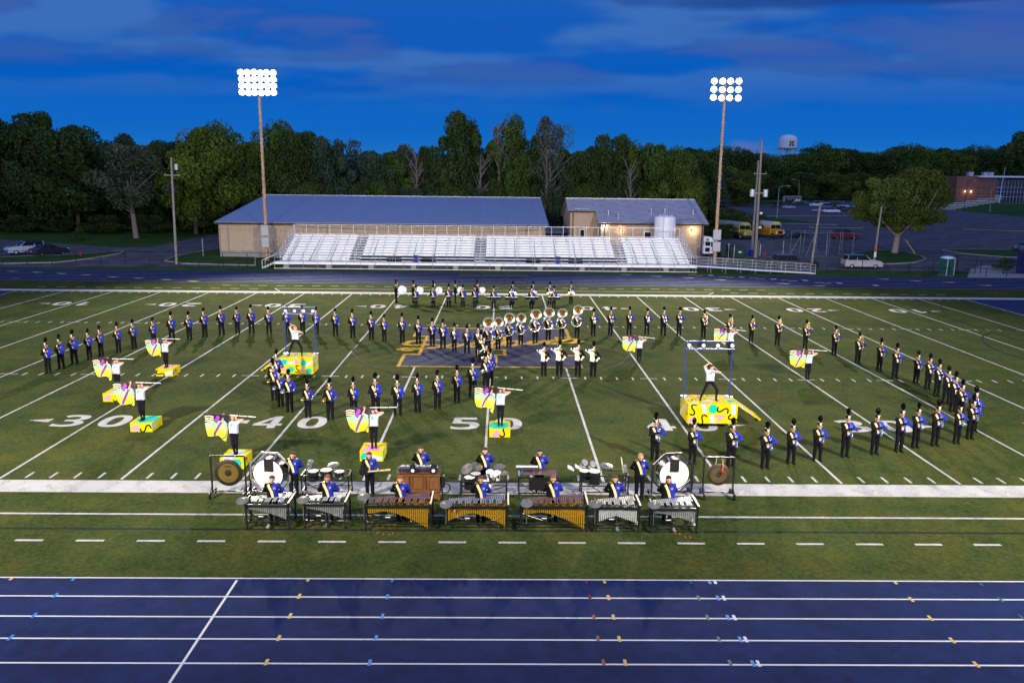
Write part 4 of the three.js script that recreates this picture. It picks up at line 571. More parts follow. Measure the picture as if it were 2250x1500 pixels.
let wi = 0; for (const [px, z, y, r, tone, v, o] of [[600, -114, 286, 6, 'mid', 3], [655, -112, 288, 6.5, 'dark', 0], [710, -114, 306, 6, 'blue', 1], [765, -122, 306, 4.2, 'grey', 2, { n: 2400, pale: true }], [815, -114, 337, 5.5, 'blue', 3], [862, -116, 338, 5.5, 'mid', 0], [905, -118, 322, 5, 'grey', 1], [950, -114, 322, 4.6, 'dark', 2], [1015, -112, 251, 5.6, 'dark', 3, { low: .2, fat: .8 }], [1065, -116, 318, 5.5, 'dark', 0], [1120, -112, 276, 4.6, 'mid', 1], [1165, -114, 300, 4.6, 'dark', 2], [1215, -110, 259, 4.2, 'grey', 3, { n: 3000, pale: true, low: .3 }], [1265, -113, 334, 5.2, 'dark', 0], [1300, -112, 326, 5, 'dark', 1], [1342, -110, 296, 4.6, 'dark', 2], [1395, -112, 326, 4.8, 'mid', 3], [1440, -108, 316, 5.2, 'mid', 0], [1490, -110, 340, 5, 'mid', 1], [1506, -104, 376, 3.6, 'bright', 2]]) treePx(px, z, y, r, tone, v, `${{ dark: 'dark green', mid: 'mid green', grey: 'thin grey-green', blue: 'blue-green', bright: 'bright low' }[tone]} woodland tree, ${ordinal(wi++)} from the floodlight pole by the long roof`, gM, { low: .04, ...o });
for (let i = 0; i < 22; i++) { const px = -100 + i * 78, z = -128 - (i % 3) * 6; treePx(px, z, 330 + (i * 37 % 17) - (px < 560 ? 22 : 0), 7, i % 2 ? 'dark' : 'blue', i, `dark tree in the woodland second row, ${ordinal(i)} from the service road`, 'second row of woodland trees', { low: .03, n: 5200 }); }
for (let i = 0; i < 24; i++) { const px = 640 + i * 38, z = -109.5 + (i % 2) * 1.5; treePx(px, z, 392 + (i * 29 % 23), 3.4, ['dark', 'mid', 'dark', 'blue'][i % 4], i + 1, `young bushy tree behind the long roof, ${ordinal(i)} from its gable end`, 'young trees behind the long roof', { low: .02, n: 3200, leaf: .07 }); }
for (const [px, z, y, lean, label] of [[1048, -108, 332, -.06, 'bare pale leaning trunk in front of the dark woodland'], [1098, -110, 262, .01, 'tall dead tree with bare branches among the woodland'], [1388, -100, 352, 0, 'dead bare tree behind the smaller tan building'], [915, -110, 318, .02, 'thin dead tree in the gap of the woodland'], [1200, -109, 268, -.02, 'bare pale trunk under the airy grey tree']]) { const p = zp(px, y, z), t = thing('dead_tree', label, 'tree', [p.x, 0, z]); const m = mesh('trunk', trunkCache['b' + px] ??= limbs(px, 13, true), mPaleTrunk, t); m.scale.set(p.y * .55, p.y, p.y * .55); m.rotation.z = lean; }
for (let i = 0; i < 46; i++) { // distant belt
  const px = 1490 + i * 18.5, row = i % 3, z = -300 - row * 55 - (px > 2020 ? 150 : px > 1680 ? 90 : 0), y = (px > 1690 && px < 1772 ? 340 : px < 1680 ? 327 : px < 1880 ? 322 : 326 - (px - 1900) * .02) + ((i * 53) % 13) - 5 + row * -2 + 6; treePx(px, z, y, 11.5 + (i % 4), ['mid', 'dark', 'mid', 'bright', 'dark'][i % 5], i, `tree in the distant belt past the car lots, ${ordinal(i)} from the woodland`, gR, { low: .02, n: 5200, leaf: .06 });
}
for (let i = 0; i < 16; i++) { const px = 1560 + i * 36; treePx(px, -270 - (i % 2) * 12 - (px > 2020 ? 200 : px > 1660 ? 100 : 0), 372 + (i * 31 % 15), 9, ['mid', 'dark', 'bright'][i % 3], i + 2, `lower tree before the distant belt, ${ordinal(i)} from the woodland`, gR, { low: .02, n: 4200, leaf: .07 }); }
{ // blue spruce
  const p = zp(1577, 358, -205), h = p.y, t = thing('spruce_tree', 'grey-blue spruce standing alone behind the floodlight pole', 'tree', [p.x, 0, -205]), r = rng(77), P = [], C = [], I = [];
  for (let i = 0; i < 5200; i++) { const f = Math.pow(r(), .7), y = h * (1 - f * .94), R = 5.6 * f * (.55 + .45 * r()) * (1 + .12 * Math.sin(y * 5)), a = r() * 6.283, x = Math.cos(a) * R, z = Math.sin(a) * R, s = .32, o = P.length / 3; P.push(x - Math.sin(a) * s, y, z + Math.cos(a) * s, x + Math.sin(a) * s, y + .1, z - Math.cos(a) * s, x + Math.cos(a) * .7, y - .35, z + Math.sin(a) * .7); const k = .7 + .6 * r(); for (let q = 0; q < 3; q++) C.push(.062 * k, .078 * k, .068 * k); I.push(o, o + 1, o + 2); }
  const g = new THREE.BufferGeometry(); g.setAttribute('position', new THREE.Float32BufferAttribute(P, 3)); g.setAttribute('color', new THREE.Float32BufferAttribute(C, 3)); g.setIndex(I); g.computeVertexNormals(); mesh('crown', g, mLeaf, t); pot().bar([0, 0, 0], [0, h * .9, 0], .3, .05, 8).to('trunk', mTrunk, t);
}
{ // the big roadside tree
  const b = gp(1966, 556), t = thing('leafy_tree', 'big spreading green tree on the kerbed island beside the silver suv', 'tree', [b.x, 0, b.z]), h = zp(1990, 362, b.z).y; const r = rng(5), P = pot();
  P.bar([0, -.1, 0], [.2, 2.6, 0], .52, .40, 12); for (let i = 0; i < 9; i++) { const a = i / 9 * 6.283 + r(), l = 2.5 + 3.5 * r(); P.bar([.2, 2.3 + r(), 0], [Math.cos(a) * l * .6, 5 + 1.5 * r(), Math.sin(a) * l * .6], .20, .10, 7).bar([Math.cos(a) * l * .6, 5 + 1.0 * r(), Math.sin(a) * l * .6], [Math.cos(a) * l, 8 + 3 * r(), Math.sin(a) * l], .10, .03, 6); } P.to('trunk', M(.30, .24, .20, .9), t);
  for (const [k, n, sx, sy, sz, x, y, z] of [[9, 17000, 5.3, 4.6, 5.0, -2.7, .56, .4], [10, 15000, 4.9, 5.0, 4.8, 3.1, .63, -.6], [11, 11000, 4.6, 3.0, 4.6, .4, .40, .8], [12, 6000, 2.6, 2.4, 2.6, 6.2, .66, .2], [13, 6000, 2.5, 2.2, 2.5, -6.0, .50, .2]]) { const m = mesh('crown', leafCrown(k, n, 34, .034, [.090, .130, .024]), mLeaf, t); m.scale.set(sx, sy, sz); m.position.set(x + .4, h * y, z); }
  pot().bar([1.2, 2.2, .6], [2.6, .1, 1.2], .06).to('guy_guard', M(.6, .42, .02, .5), t);
}
{ const c = zp(2262, 270, -62), t = thing('leafy_tree', 'tree reaching into view above the school roof end', 'tree', [c.x + 4.5, 0, -62]); const m = mesh('crown', leafCrown(19, 9000, 34, .05, greens.dark), mLeaf, t); m.scale.set(6.2, 4.4, 6); m.position.set(0, 15.2, 0); const k = mesh('trunk', limbs(44, 7), mTrunk, t); k.scale.set(20, 20, 20); }
for (const [px, z, ty, r] of [[1560, -120, 460, 3.5], [1585, -112, 455, 4], [1615, -108, 462, 4.2], [1645, -104, 470, 3.6], [1548, -104, 480, 3], [1600, -99.5, 490, 2.6], [1665, -118, 468, 3.5], [1760, -110, 512, 2.2], [1748, -104, 516, 1.8], [2215, -50, 566, 1.8], [172, -82, 500, 1.6], [40, -98, 470, 5], [220, -98, 470, 5], [330, -100, 470, 4.5], [445, -101, 450, 4.5], [-40, -100, 470, 5], [130, -99, 480, 4]]) { const p = zp(px, ty, z), t = thing('shrub', z > -60 ? 'dark clipped shrub by the blue gate' : z > -90 ? 'small dark bush on the lawn by the parked cars' : px < 500 ? `${ordinal(shrubA++)} dark shrub under the woodland edge behind the service road` : `${ordinal(shrubB++)} dense dark shrub round the parked buses`, 'shrub', [p.x, 0, z], px, px < 500 ? 'shrubs under the woodland' : 'shrubs round the bus yard'); const m = mesh('crown', crownOf('dark', px % 2, .4), mLeaf, t); m.scale.set(r, p.y * .56, r); m.position.y = p.y * .45; mesh('stem', trunkCache[0] ??= limbs(300, 7), mTrunk, t).scale.setScalar(p.y * .8); }
{ // blue gate house at the edge of the picture
  const p = gp(2245, 600), t = thing('ticket_booth', 'blue painted booth at the paved entrance', 'booth', [p.x + 1.2, 0, p.z]); pot().box(2.6, 2.5, 2, 0, 1.25, 0).to('wall', M(.018, .03, .16, .6), t); pot().box(3, .15, 2.4, 0, 2.58, 0).to('roof', M(.02, .03, .12, .5), t); pot().box(1.2, .8, .05, 0, 1.6, 1.02).to('window', mGlass, t);
}
{ // undergrowth
  const r = rng(31), leaf = new THREE.BufferGeometry(); leaf.setAttribute('position', new THREE.Float32BufferAttribute([-.3, 0, 0, 0, .3, .1, .3, .05, 0, 0, -.25, .1], 3)); leaf.setIndex([0, 1, 2, 0, 2, 3]); leaf.computeVertexNormals();
  const n = 26000, im = new THREE.InstancedMesh(leaf, M(.022, .040, .012, .85), n), d = new THREE.Object3D(); im.name = 'undergrowth';
  for (let i = 0; i < n; i++) { const x = -120 + r() * 170, y = Math.pow(r(), 1.4) * 4.5; d.position.set(x, y, -107 - r() * 14 - (x < -37 ? -4 : 3)); d.rotation.set(r() * 6, r() * 6, r() * 6); d.scale.setScalar(.8 + 1.4 * r()); d.updateMatrix(); im.setMatrixAt(i, d.matrix); im.setColorAt(i, new THREE.Color().setScalar(.6 + .7 * r())); }
  tag(im, 'dark undergrowth filling the woodland floor', 'undergrowth', null, 'stuff');
}

// ---------- people: tapered bones, joined by a smooth minimum and meshed ----------
function nets(f, lo, hi, c, colf) {
  const n = [0, 1, 2].map((k) => Math.ceil((hi[k] - lo[k]) / c) + 2), [nx, ny, nz] = n, val = new Float32Array(nx * ny * nz), at = (i, j, k) => i + nx * (j + ny * k), vi = new Int32Array(nx * ny * nz).fill(-1), P = [], C = [], I = [];
  for (let k = 0; k < nz; k++) for (let j = 0; j < ny; j++) for (let i = 0; i < nx; i++) val[at(i, j, k)] = f(lo[0] + i * c, lo[1] + j * c, lo[2] + k * c);
  const E = [[0, 1], [2, 3], [4, 5], [6, 7], [0, 2], [1, 3], [4, 6], [5, 7], [0, 4], [1, 5], [2, 6], [3, 7]];
  for (let k = 0; k < nz - 1; k++) for (let j = 0; j < ny - 1; j++) for (let i = 0; i < nx - 1; i++) {
    let m = 0; const v = []; for (let q = 0; q < 8; q++) { v[q] = val[at(i + (q & 1), j + ((q >> 1) & 1), k + (q >> 2))]; if (v[q] < 0) m |= 1 << q; }
    if (m === 0 || m === 255) continue;
    let x = 0, y = 0, z = 0, s = 0; for (const [a, b] of E) if ((v[a] < 0) !== (v[b] < 0)) { const t = v[a] / (v[a] - v[b]); x += mix(a & 1, b & 1, t); y += mix((a >> 1) & 1, (b >> 1) & 1, t); z += mix(a >> 2, b >> 2, t); s++; }
    vi[at(i, j, k)] = P.length / 3; const p = [lo[0] + (i + x / s) * c, lo[1] + (j + y / s) * c, lo[2] + (k + z / s) * c]; P.push(...p); C.push(...colf(...p));
  }
  const quad = (a, b, c2, d, flip) => { if (a < 0 || b < 0 || c2 < 0 || d < 0) return; flip ? I.push(a, c2, b, a, d, c2) : I.push(a, b, c2, a, c2, d); };
  for (let k = 1; k < nz - 1; k++) for (let j = 1; j < ny - 1; j++) for (let i = 1; i < nx - 1; i++) {
    const s = val[at(i, j, k)] < 0;
    if (s !== (val[at(i + 1, j, k)] < 0)) quad(vi[at(i, j - 1, k - 1)], vi[at(i, j, k - 1)], vi[at(i, j, k)], vi[at(i, j - 1, k)], !s);
    if (s !== (val[at(i, j + 1, k)] < 0)) quad(vi[at(i - 1, j, k - 1)], vi[at(i - 1, j, k)], vi[at(i, j, k)], vi[at(i, j, k - 1)], !s);
    if (s !== (val[at(i, j, k + 1)] < 0)) quad(vi[at(i - 1, j - 1, k)], vi[at(i, j - 1, k)], vi[at(i, j, k)], vi[at(i - 1, j, k)], !s);
  }
  const g = new THREE.BufferGeometry(); g.setAttribute('position', new THREE.Float32BufferAttribute(P, 3)); g.setAttribute('color', new THREE.Float32BufferAttribute(C, 3)); g.setIndex(I); g.computeVertexNormals(); return g;
}
const bd = (b, x, y, z) => { const [ax, ay, az] = b.a, dx = b.b[0] - ax, dy = b.b[1] - ay, dz = b.b[2] - az, px = x - ax, py = y - ay, pz = z - az, q = dx * dx + dy * dy + dz * dz; let t = q ? (px * dx + py * dy + pz * dz) / q : 0; t = t < 0 ? 0 : t > 1 ? 1 : t; const ex = px - dx * t, ey = py - dy * t, ez = (pz - dz * t) * (b.sz ?? 1); return Math.sqrt(ex * ex + ey * ey + ez * ez) - (b.r + (b.q - b.r) * t); };
const field = (bones, k) => (x, y, z) => { let d = 1e3; for (const b of bones) { const e = bd(b, x, y, z), h = Math.max(k - Math.abs(d - e), 0) / k; d = Math.min(d, e) - h * h * k * .25; } return d; };
const colourOf = (bones) => (x, y, z) => { let d = 1e3, c = null; for (const b of bones) { const e = bd(b, x, y, z); if (e < d) { d = e; c = b.c; } } return typeof c === 'function' ? c(x, y, z) : c; };
const bone = (a, b, r, q, c, sz) => ({ a, b, r, q, c, sz });
function meshBones(bones, k, cell, colf) { const lo = [1e3, 1e3, 1e3], hi = [-1e3, -1e3, -1e3]; for (const b of bones) for (const e of [b.a, b.b]) for (let i = 0; i < 3; i++) { const R = Math.max(b.r, b.q) + cell * 2; lo[i] = Math.min(lo[i], e[i] - R); hi[i] = Math.max(hi[i], e[i] + R); } return nets(field(bones, k), lo, hi, cell, colf ?? colourOf(bones)); }

const SKIN = [[.60, .33, .235], [.50, .255, .165], [.22, .105, .062]];
const cBlack = [.007, .007, .009], cBlue = [.016, .028, .285], cWhite = [.74, .73, .72], cShirt = [.56, .56, .68], cLegging = [.010, .009, .013], cShoe = [.010, .010, .011];
const vsub = (a, b) => a.map((x, i) => x - b[i]), vadd = (a, b, k = 1) => a.map((x, i) => x + b[i] * k), vdot = (a, b) => a[0] * b[0] + a[1] * b[1] + a[2] * b[2], vnorm = (a) => { const l = Math.hypot(...a) || 1; return a.map((x) => x / l); }, vcross = (a, b) => [a[1] * b[2] - a[2] * b[1], a[2] * b[0] - a[0] * b[2], a[0] * b[1] - a[1] * b[0]];
function ik(S, W, pole, l1 = .285, l2 = .255) { let d = vsub(W, S), L = Math.hypot(...d); const u = vnorm(d); L = Math.min(L, l1 + l2 - .004); const a = (l1 * l1 - l2 * l2 + L * L) / (2 * L), h = Math.sqrt(Math.max(0, l1 * l1 - a * a)), p = vsub(pole, S), n = vnorm(vsub(p, u.map((x) => x * vdot(p, u)))); return [vadd(vadd(S, u, a), n, h), vadd(S, u, L)]; }
function handBones(W, dir, nrm, side, c, curl = .6) {
  dir = vnorm(dir); nrm = vnorm(vsub(nrm, dir.map((x) => x * vdot(dir, nrm)))); const s = vcross(dir, nrm), B = [];
  for (const o of [-.026, 0, .026]) B.push(bone(vadd(W, s, o * .7), vadd(vadd(W, dir, .082), s, o), .017, .0165, c));
  [.068, .078, .073, .056].forEach((len, f) => { const b = vadd(vadd(W, dir, .084), s, (-.034 + .0226 * f) * side), d1 = vnorm(vadd(dir, nrm, curl)), k = vadd(b, d1, len * .52), d2 = vnorm(vadd(dir.map((x) => x * (1 - curl)), nrm, curl * 1.7)), e = vadd(k, d2, len * .55); B.push(bone(b, k, .0100, .0092, c), bone(k, e, .0092, .0075, c)); });
  const tb = vadd(vadd(W, dir, .018), s, -.030 * side), t1 = vadd(vadd(vadd(tb, dir, .030), s, -.026 * side), nrm, .016); B.push(bone(tb, t1, .0135, .0110, c), bone(t1, vadd(vadd(t1, dir, .030), nrm, .014), .0108, .0085, c)); return B;
}
function outfit(kind, skin) {
  const half = (a, b, at = 0) => (x) => (x > at ? b : a);
  if (kind === 'band') return { torso: half(cBlack, cBlue), ru: cBlack, rf: cBlack, lu: cBlue, lf: cBlue, hand: cBlack, leg: cBlack, shoe: cShoe, pads: 1, neck: cBlack, wide: 1 };
  if (kind === 'pit') return { torso: half(cBlack, cBlue), ru: cBlack, rf: cBlack, lu: cBlue, lf: cBlue, hand: skin, leg: cBlack, shoe: cShoe, pads: 1, neck: cBlack, wide: 1 };
  if (kind === 'major') return { torso: half(cWhite, cBlack, .03), ru: cWhite, rf: cBlack, lu: cBlack, lf: cBlack, hand: cWhite, leg: cBlack, shoe: cShoe, pads: 1, neck: cBlack, wide: 1, gaunt: cWhite };
  return { torso: cShirt, ru: null, rf: skin, lu: null, lf: skin, hand: skin, leg: cLegging, shoe: cShoe, pads: 0, neck: skin, wide: 0, short: 1 };
}
function buildBody(P, kind, si = 0) {
  const skin = SKIN[si], O = outfit(kind, skin), B = [], hands = [], st = P.stout ?? 1, tor = [];
  const T2 = (...a) => { const b = bone(...a); B.push(b); tor.push(b); };
  for (const s of [-1, 1]) { T2([s * .088 * st, 1.30, 0], [s * .072 * st, 1.08, 0], .118 * st, .108 * st, O.torso, 1.05); T2([s * .07 * st, 1.07, 0], [s * .075 * st, .965, 0], .108 * st, O.short ? .108 : .116 * st, O.torso, 1.0); T2([s * .05, 1.395, -.01], [s * .165, 1.385, -.01], .068, .062, O.torso); if (O.pads) T2([s * .17, 1.40, -.01], [s * .212, 1.385, -.01], .062, .058, O.torso); B.push(bone([s * .075, .95, 0], [s * .085, .88, 0], .108 * st, .10 * st, O.leg)); }
  B.push(bone([0, 1.40, -.005], [0, 1.50, .005], .058, .052, O.neck));
  for (const s of [-1, 1]) { // legs
    const f = (s < 0 ? P.rf : P.lf) ?? [s * .10, 0, 0], hip = [s * .088, .90, 0], kn = (s < 0 ? P.rk : P.lk) ?? [s * .098 * .5 + f[0] * .5, .485, .02 + f[2] * .5], an = [f[0], .09 + f[1], f[2] - .02], w = O.wide ? 1 : .86;
    B.push(bone(hip, kn, .098 * w * st, .074 * w, O.leg), bone(kn, an, .074 * w, (O.wide ? .068 : .044), O.leg), bone([f[0], .042 + f[1], f[2] - .05], [f[0] + s * .02, .036 + f[1], f[2] + .15], .042, .034, O.shoe));
  }
  for (const s of [-1, 1]) { const A = s < 0 ? P.r : P.l, S = [s * (O.pads ? .19 : .17), 1.375, -.005], [E, W] = ik(S, A[0], A[1]), up = s < 0 ? O.ru : O.lu, fo = s < 0 ? O.rf : O.lf, big = O.short ? .88 : 1;
    if (O.short) { const m = vadd(S, vsub(E, S), .62); B.push(bone(S, m, .062, .064, O.torso), bone(m, E, .042, .037, skin)); } else B.push(bone(S, E, .064, .054, up));
    const g = O.gaunt ? vadd(E, vsub(W, E), .55) : W; B.push(bone(E, g, .052 * big, (O.gaunt ? .044 : .040) * (O.short ? .75 : 1), fo)); if (O.gaunt) B.push(bone(g, W, .05, .040, O.gaunt));
    hands.push(...handBones(vadd(W, vnorm(A[2]), -.005), A[2], A[3], s < 0 ? 1 : -1, O.hand, A[4] ?? .7)); }
  const cy = Math.cos(P.yaw ?? 0), sy = Math.sin(P.yaw ?? 0), hx = ([x, y, z]) => [x * cy + z * sy + (P.hx ?? 0), y, -x * sy + z * cy];
  const dark = [.05, .03, .025], lip = skin.map((v, i) => v * [.8, .5, .5][i]), eyes = [hx([-.034, 1.578, .088]), hx([.034, 1.578, .088])], mouth = [hx([-.016, 1.512, .088]), hx([.016, 1.512, .088])], brow = [hx([-.036, 1.60, .092]), hx([.036, 1.60, .092])];
  const head = [bone(hx([0, 1.605, -.018]), hx([0, 1.600, .008]), .092, .088, skin), bone(hx([0, 1.56, .022]), hx([0, 1.508, .036]), .074, .050, skin), bone(hx([0, 1.578, .098]), hx([0, 1.545, .112]), .012, .0155, skin), bone(hx([-.088, 1.575, 0]), hx([-.09, 1.545, -.002]), .018, .012, skin), bone(hx([.088, 1.575, 0]), hx([.09, 1.545, -.002]), .018, .012, skin), bone(hx([0, 1.505, .055]), hx([0, 1.49, .06]), .03, .024, skin), bone([(P.hx ?? 0) * .5, 1.43, 0], [(P.hx ?? 0), 1.53, .0], .05, .05, skin)];
  const near = (p, q, r) => Math.hypot(p[0] - q[0], p[1] - q[1], p[2] - q[2]) < r;
  const hc = (x, y, z) => { const p = [x, y, z]; if (eyes.some((e) => near(p, e, .015))) return dark; if (brow.some((e) => near(p, e, .014))) return skin.map((v) => v * .4); if (mouth.some((e) => near(p, e, .016))) return lip; return skin; };
  const g = mergeGeometries([meshBones(B, .045, .025), meshBones(head, .022, .0115, hc), meshBones(hands, .008, .0095)]);
  return { g, front: (x, y) => { const f = field(tor, .045); let z = .45; while (z > -.1 && f(x, y, z) > 0) z -= .004; return z; }, hx, P, kind, skin };
}
const mCloth = new THREE.MeshPhysicalMaterial({ vertexColors: true, roughness: .85, specularIntensity: .12, side: THREE.DoubleSide });
function strip(B, pts, w, lift = .010) { // band of cloth lying on the chest
  const P = [], I = [], U = []; pts.forEach(([x, y], i) => { const a = pts[Math.max(0, i - 1)], b = pts[Math.min(pts.length - 1, i + 1)], t = vnorm([b[0] - a[0], b[1] - a[1], 0]); for (let q = 0; q < 3; q++) { const o = (q - 1) * w / 2, X = x - t[1] * o, Y = y + t[0] * o; P.push(X, Y, B.front(X, Y) + lift); U.push(q / 2, i / 4); } if (i) for (let q = 0; q < 2; q++) { const a0 = (i - 1) * 3 + q; I.push(a0, a0 + 1, a0 + 3, a0 + 1, a0 + 4, a0 + 3); } });
  const g = new THREE.BufferGeometry(); g.setAttribute('position', new THREE.Float32BufferAttribute(P, 3)); g.setAttribute('uv', new THREE.Float32BufferAttribute(U, 2)); g.setIndex(I); g.computeVertexNormals(); return g;
}
const mSash = T(tex(64, 256, (u, v) => { const k = .8 + .35 * fbm(u * 4, v * 24, 3, 4, 71), e = u < .12 || u > .88 ? .62 : 1; return [.86 * k * e, .63 * k * e, .25 * k * e]; }, 1), .6), mEmblem = M(.66, .45, .10, .5, .2), mBrassBtn = M(.75, .74, .70, .25, .7);
const shakoG = pot().lathe([[.098, 1.618], [.103, 1.63], [.104, 1.70], [.110, 1.768], [.112, 1.776], [.10, 1.784], [0, 1.782]], 0, 0, 0, 18).geo(), bandG = pot().lathe([[.1055, 1.622], [.107, 1.63], [.1075, 1.648], [.1055, 1.655]], 0, 0, 0, 18).geo();
const visorG = (() => { const g = new THREE.CylinderGeometry(.150, .118, .03, 16, 1, true, -.95, 1.9); g.translate(0, 1.612, 0); return meters(pot().add(g).geo()); })();
const plateG = (() => { const s = new THREE.Shape([[-.064, .06], [.064, .06], [.03, -.005], [.024, -.06], [-.024, -.06], [-.03, -.005]].map((p) => new THREE.Vector2(...p))), g = new THREE.ExtrudeGeometry(s, { depth: .012, bevelEnabled: false }); g.translate(0, 1.712, .102); return meters(pot().add(g).geo()); })();
function plumeG(seed) { const r = rng(seed), P = [], I = [], C = []; for (let i = 0; i < 560; i++) { const f = r(), a = r() * 6.283, R = .082 * Math.sqrt(Math.max(.06, 1 - Math.pow(f * 2 - 1, 2))) * (.7 + .5 * r()) * (f < .3 ? .6 + f * 1.3 : 1), x = Math.cos(a) * R * (.5 + .5 * r()), z = Math.sin(a) * R * (.5 + .5 * r()) + .01 - .02 * f, y = 1.775 + f * .255, o = P.length / 3, s = .022 + .02 * r(), up = .035 + .03 * r(); P.push(x - Math.sin(a) * s, y, z + Math.cos(a) * s, x + Math.sin(a) * s, y, z - Math.cos(a) * s, x + Math.cos(a) * .028, y + up, z + Math.sin(a) * .028); const gold = r() < .012; for (let q = 0; q < 3; q++) C.push(...(gold ? [.6, .45, .03] : [.007, .007, .008])); I.push(o, o + 1, o + 2); } const g = new THREE.BufferGeometry(); g.setAttribute('position', new THREE.Float32BufferAttribute(P, 3)); g.setAttribute('color', new THREE.Float32BufferAttribute(C, 3)); g.setIndex(I); g.computeVertexNormals(); return g; }
const plumes = [1, 2, 3].map(plumeG), mHat = M(.009, .009, .011, .55), mPlate = M(.78, .77, .72, .25, .35), mGoldBand = M(.52, .36, .11, .35, .5);
function hairG(style, hx) { const B = [bone(hx([0, 1.622, -.026]), hx([0, 1.618, -.004]), .101, .097), bone(hx([0, 1.57, -.055]), hx([0, 1.53, -.05]), .075, .05)]; if (style === 'tail') B.push(bone(hx([0, 1.60, -.12]), hx([0, 1.40, -.13]), .034, .016)); if (style === 'bun') B.push(bone(hx([0, 1.64, -.12]), hx([0, 1.645, -.13]), .045, .045)); if (style === 'long') for (const s of [-1, 1]) B.push(bone(hx([s * .075, 1.56, -.03]), hx([s * .10, 1.30, .10]), .030, .018)); const base = field(B, .03), inv = hx([0, 0, 1]), off = hx([0, 0, 0]), d = [inv[0] - off[0], inv[2] - off[2]]; const f = (x, y, z) => { const dz = (x - off[0]) * d[0] + z * d[1], side = Math.abs((x - off[0]) * d[1] - z * d[0]); const cut = Math.min(dz - .035 + Math.max(0, side - .06) * .4, 1.63 + (style === 'long' && y < 1.5 ? -1 : 0) - y); return Math.max(base(x, y, z), cut) + .006 * (vn(x * 60 + 50, y * 60 + z * 60 + 50, 0, 6) - .5); }; return nets(f, [-.24, 1.27, -.24], [.24, 1.76, .2], .013, () => [1, 1, 1]); }
const hairMats = { brown: M(.055, .028, .014, .6), dark: M(.018, .012, .010, .55), blonde: M(.34, .20, .085, .6), red: M(.16, .06, .025, .6) };
const GRIP = [0, 0, 1];
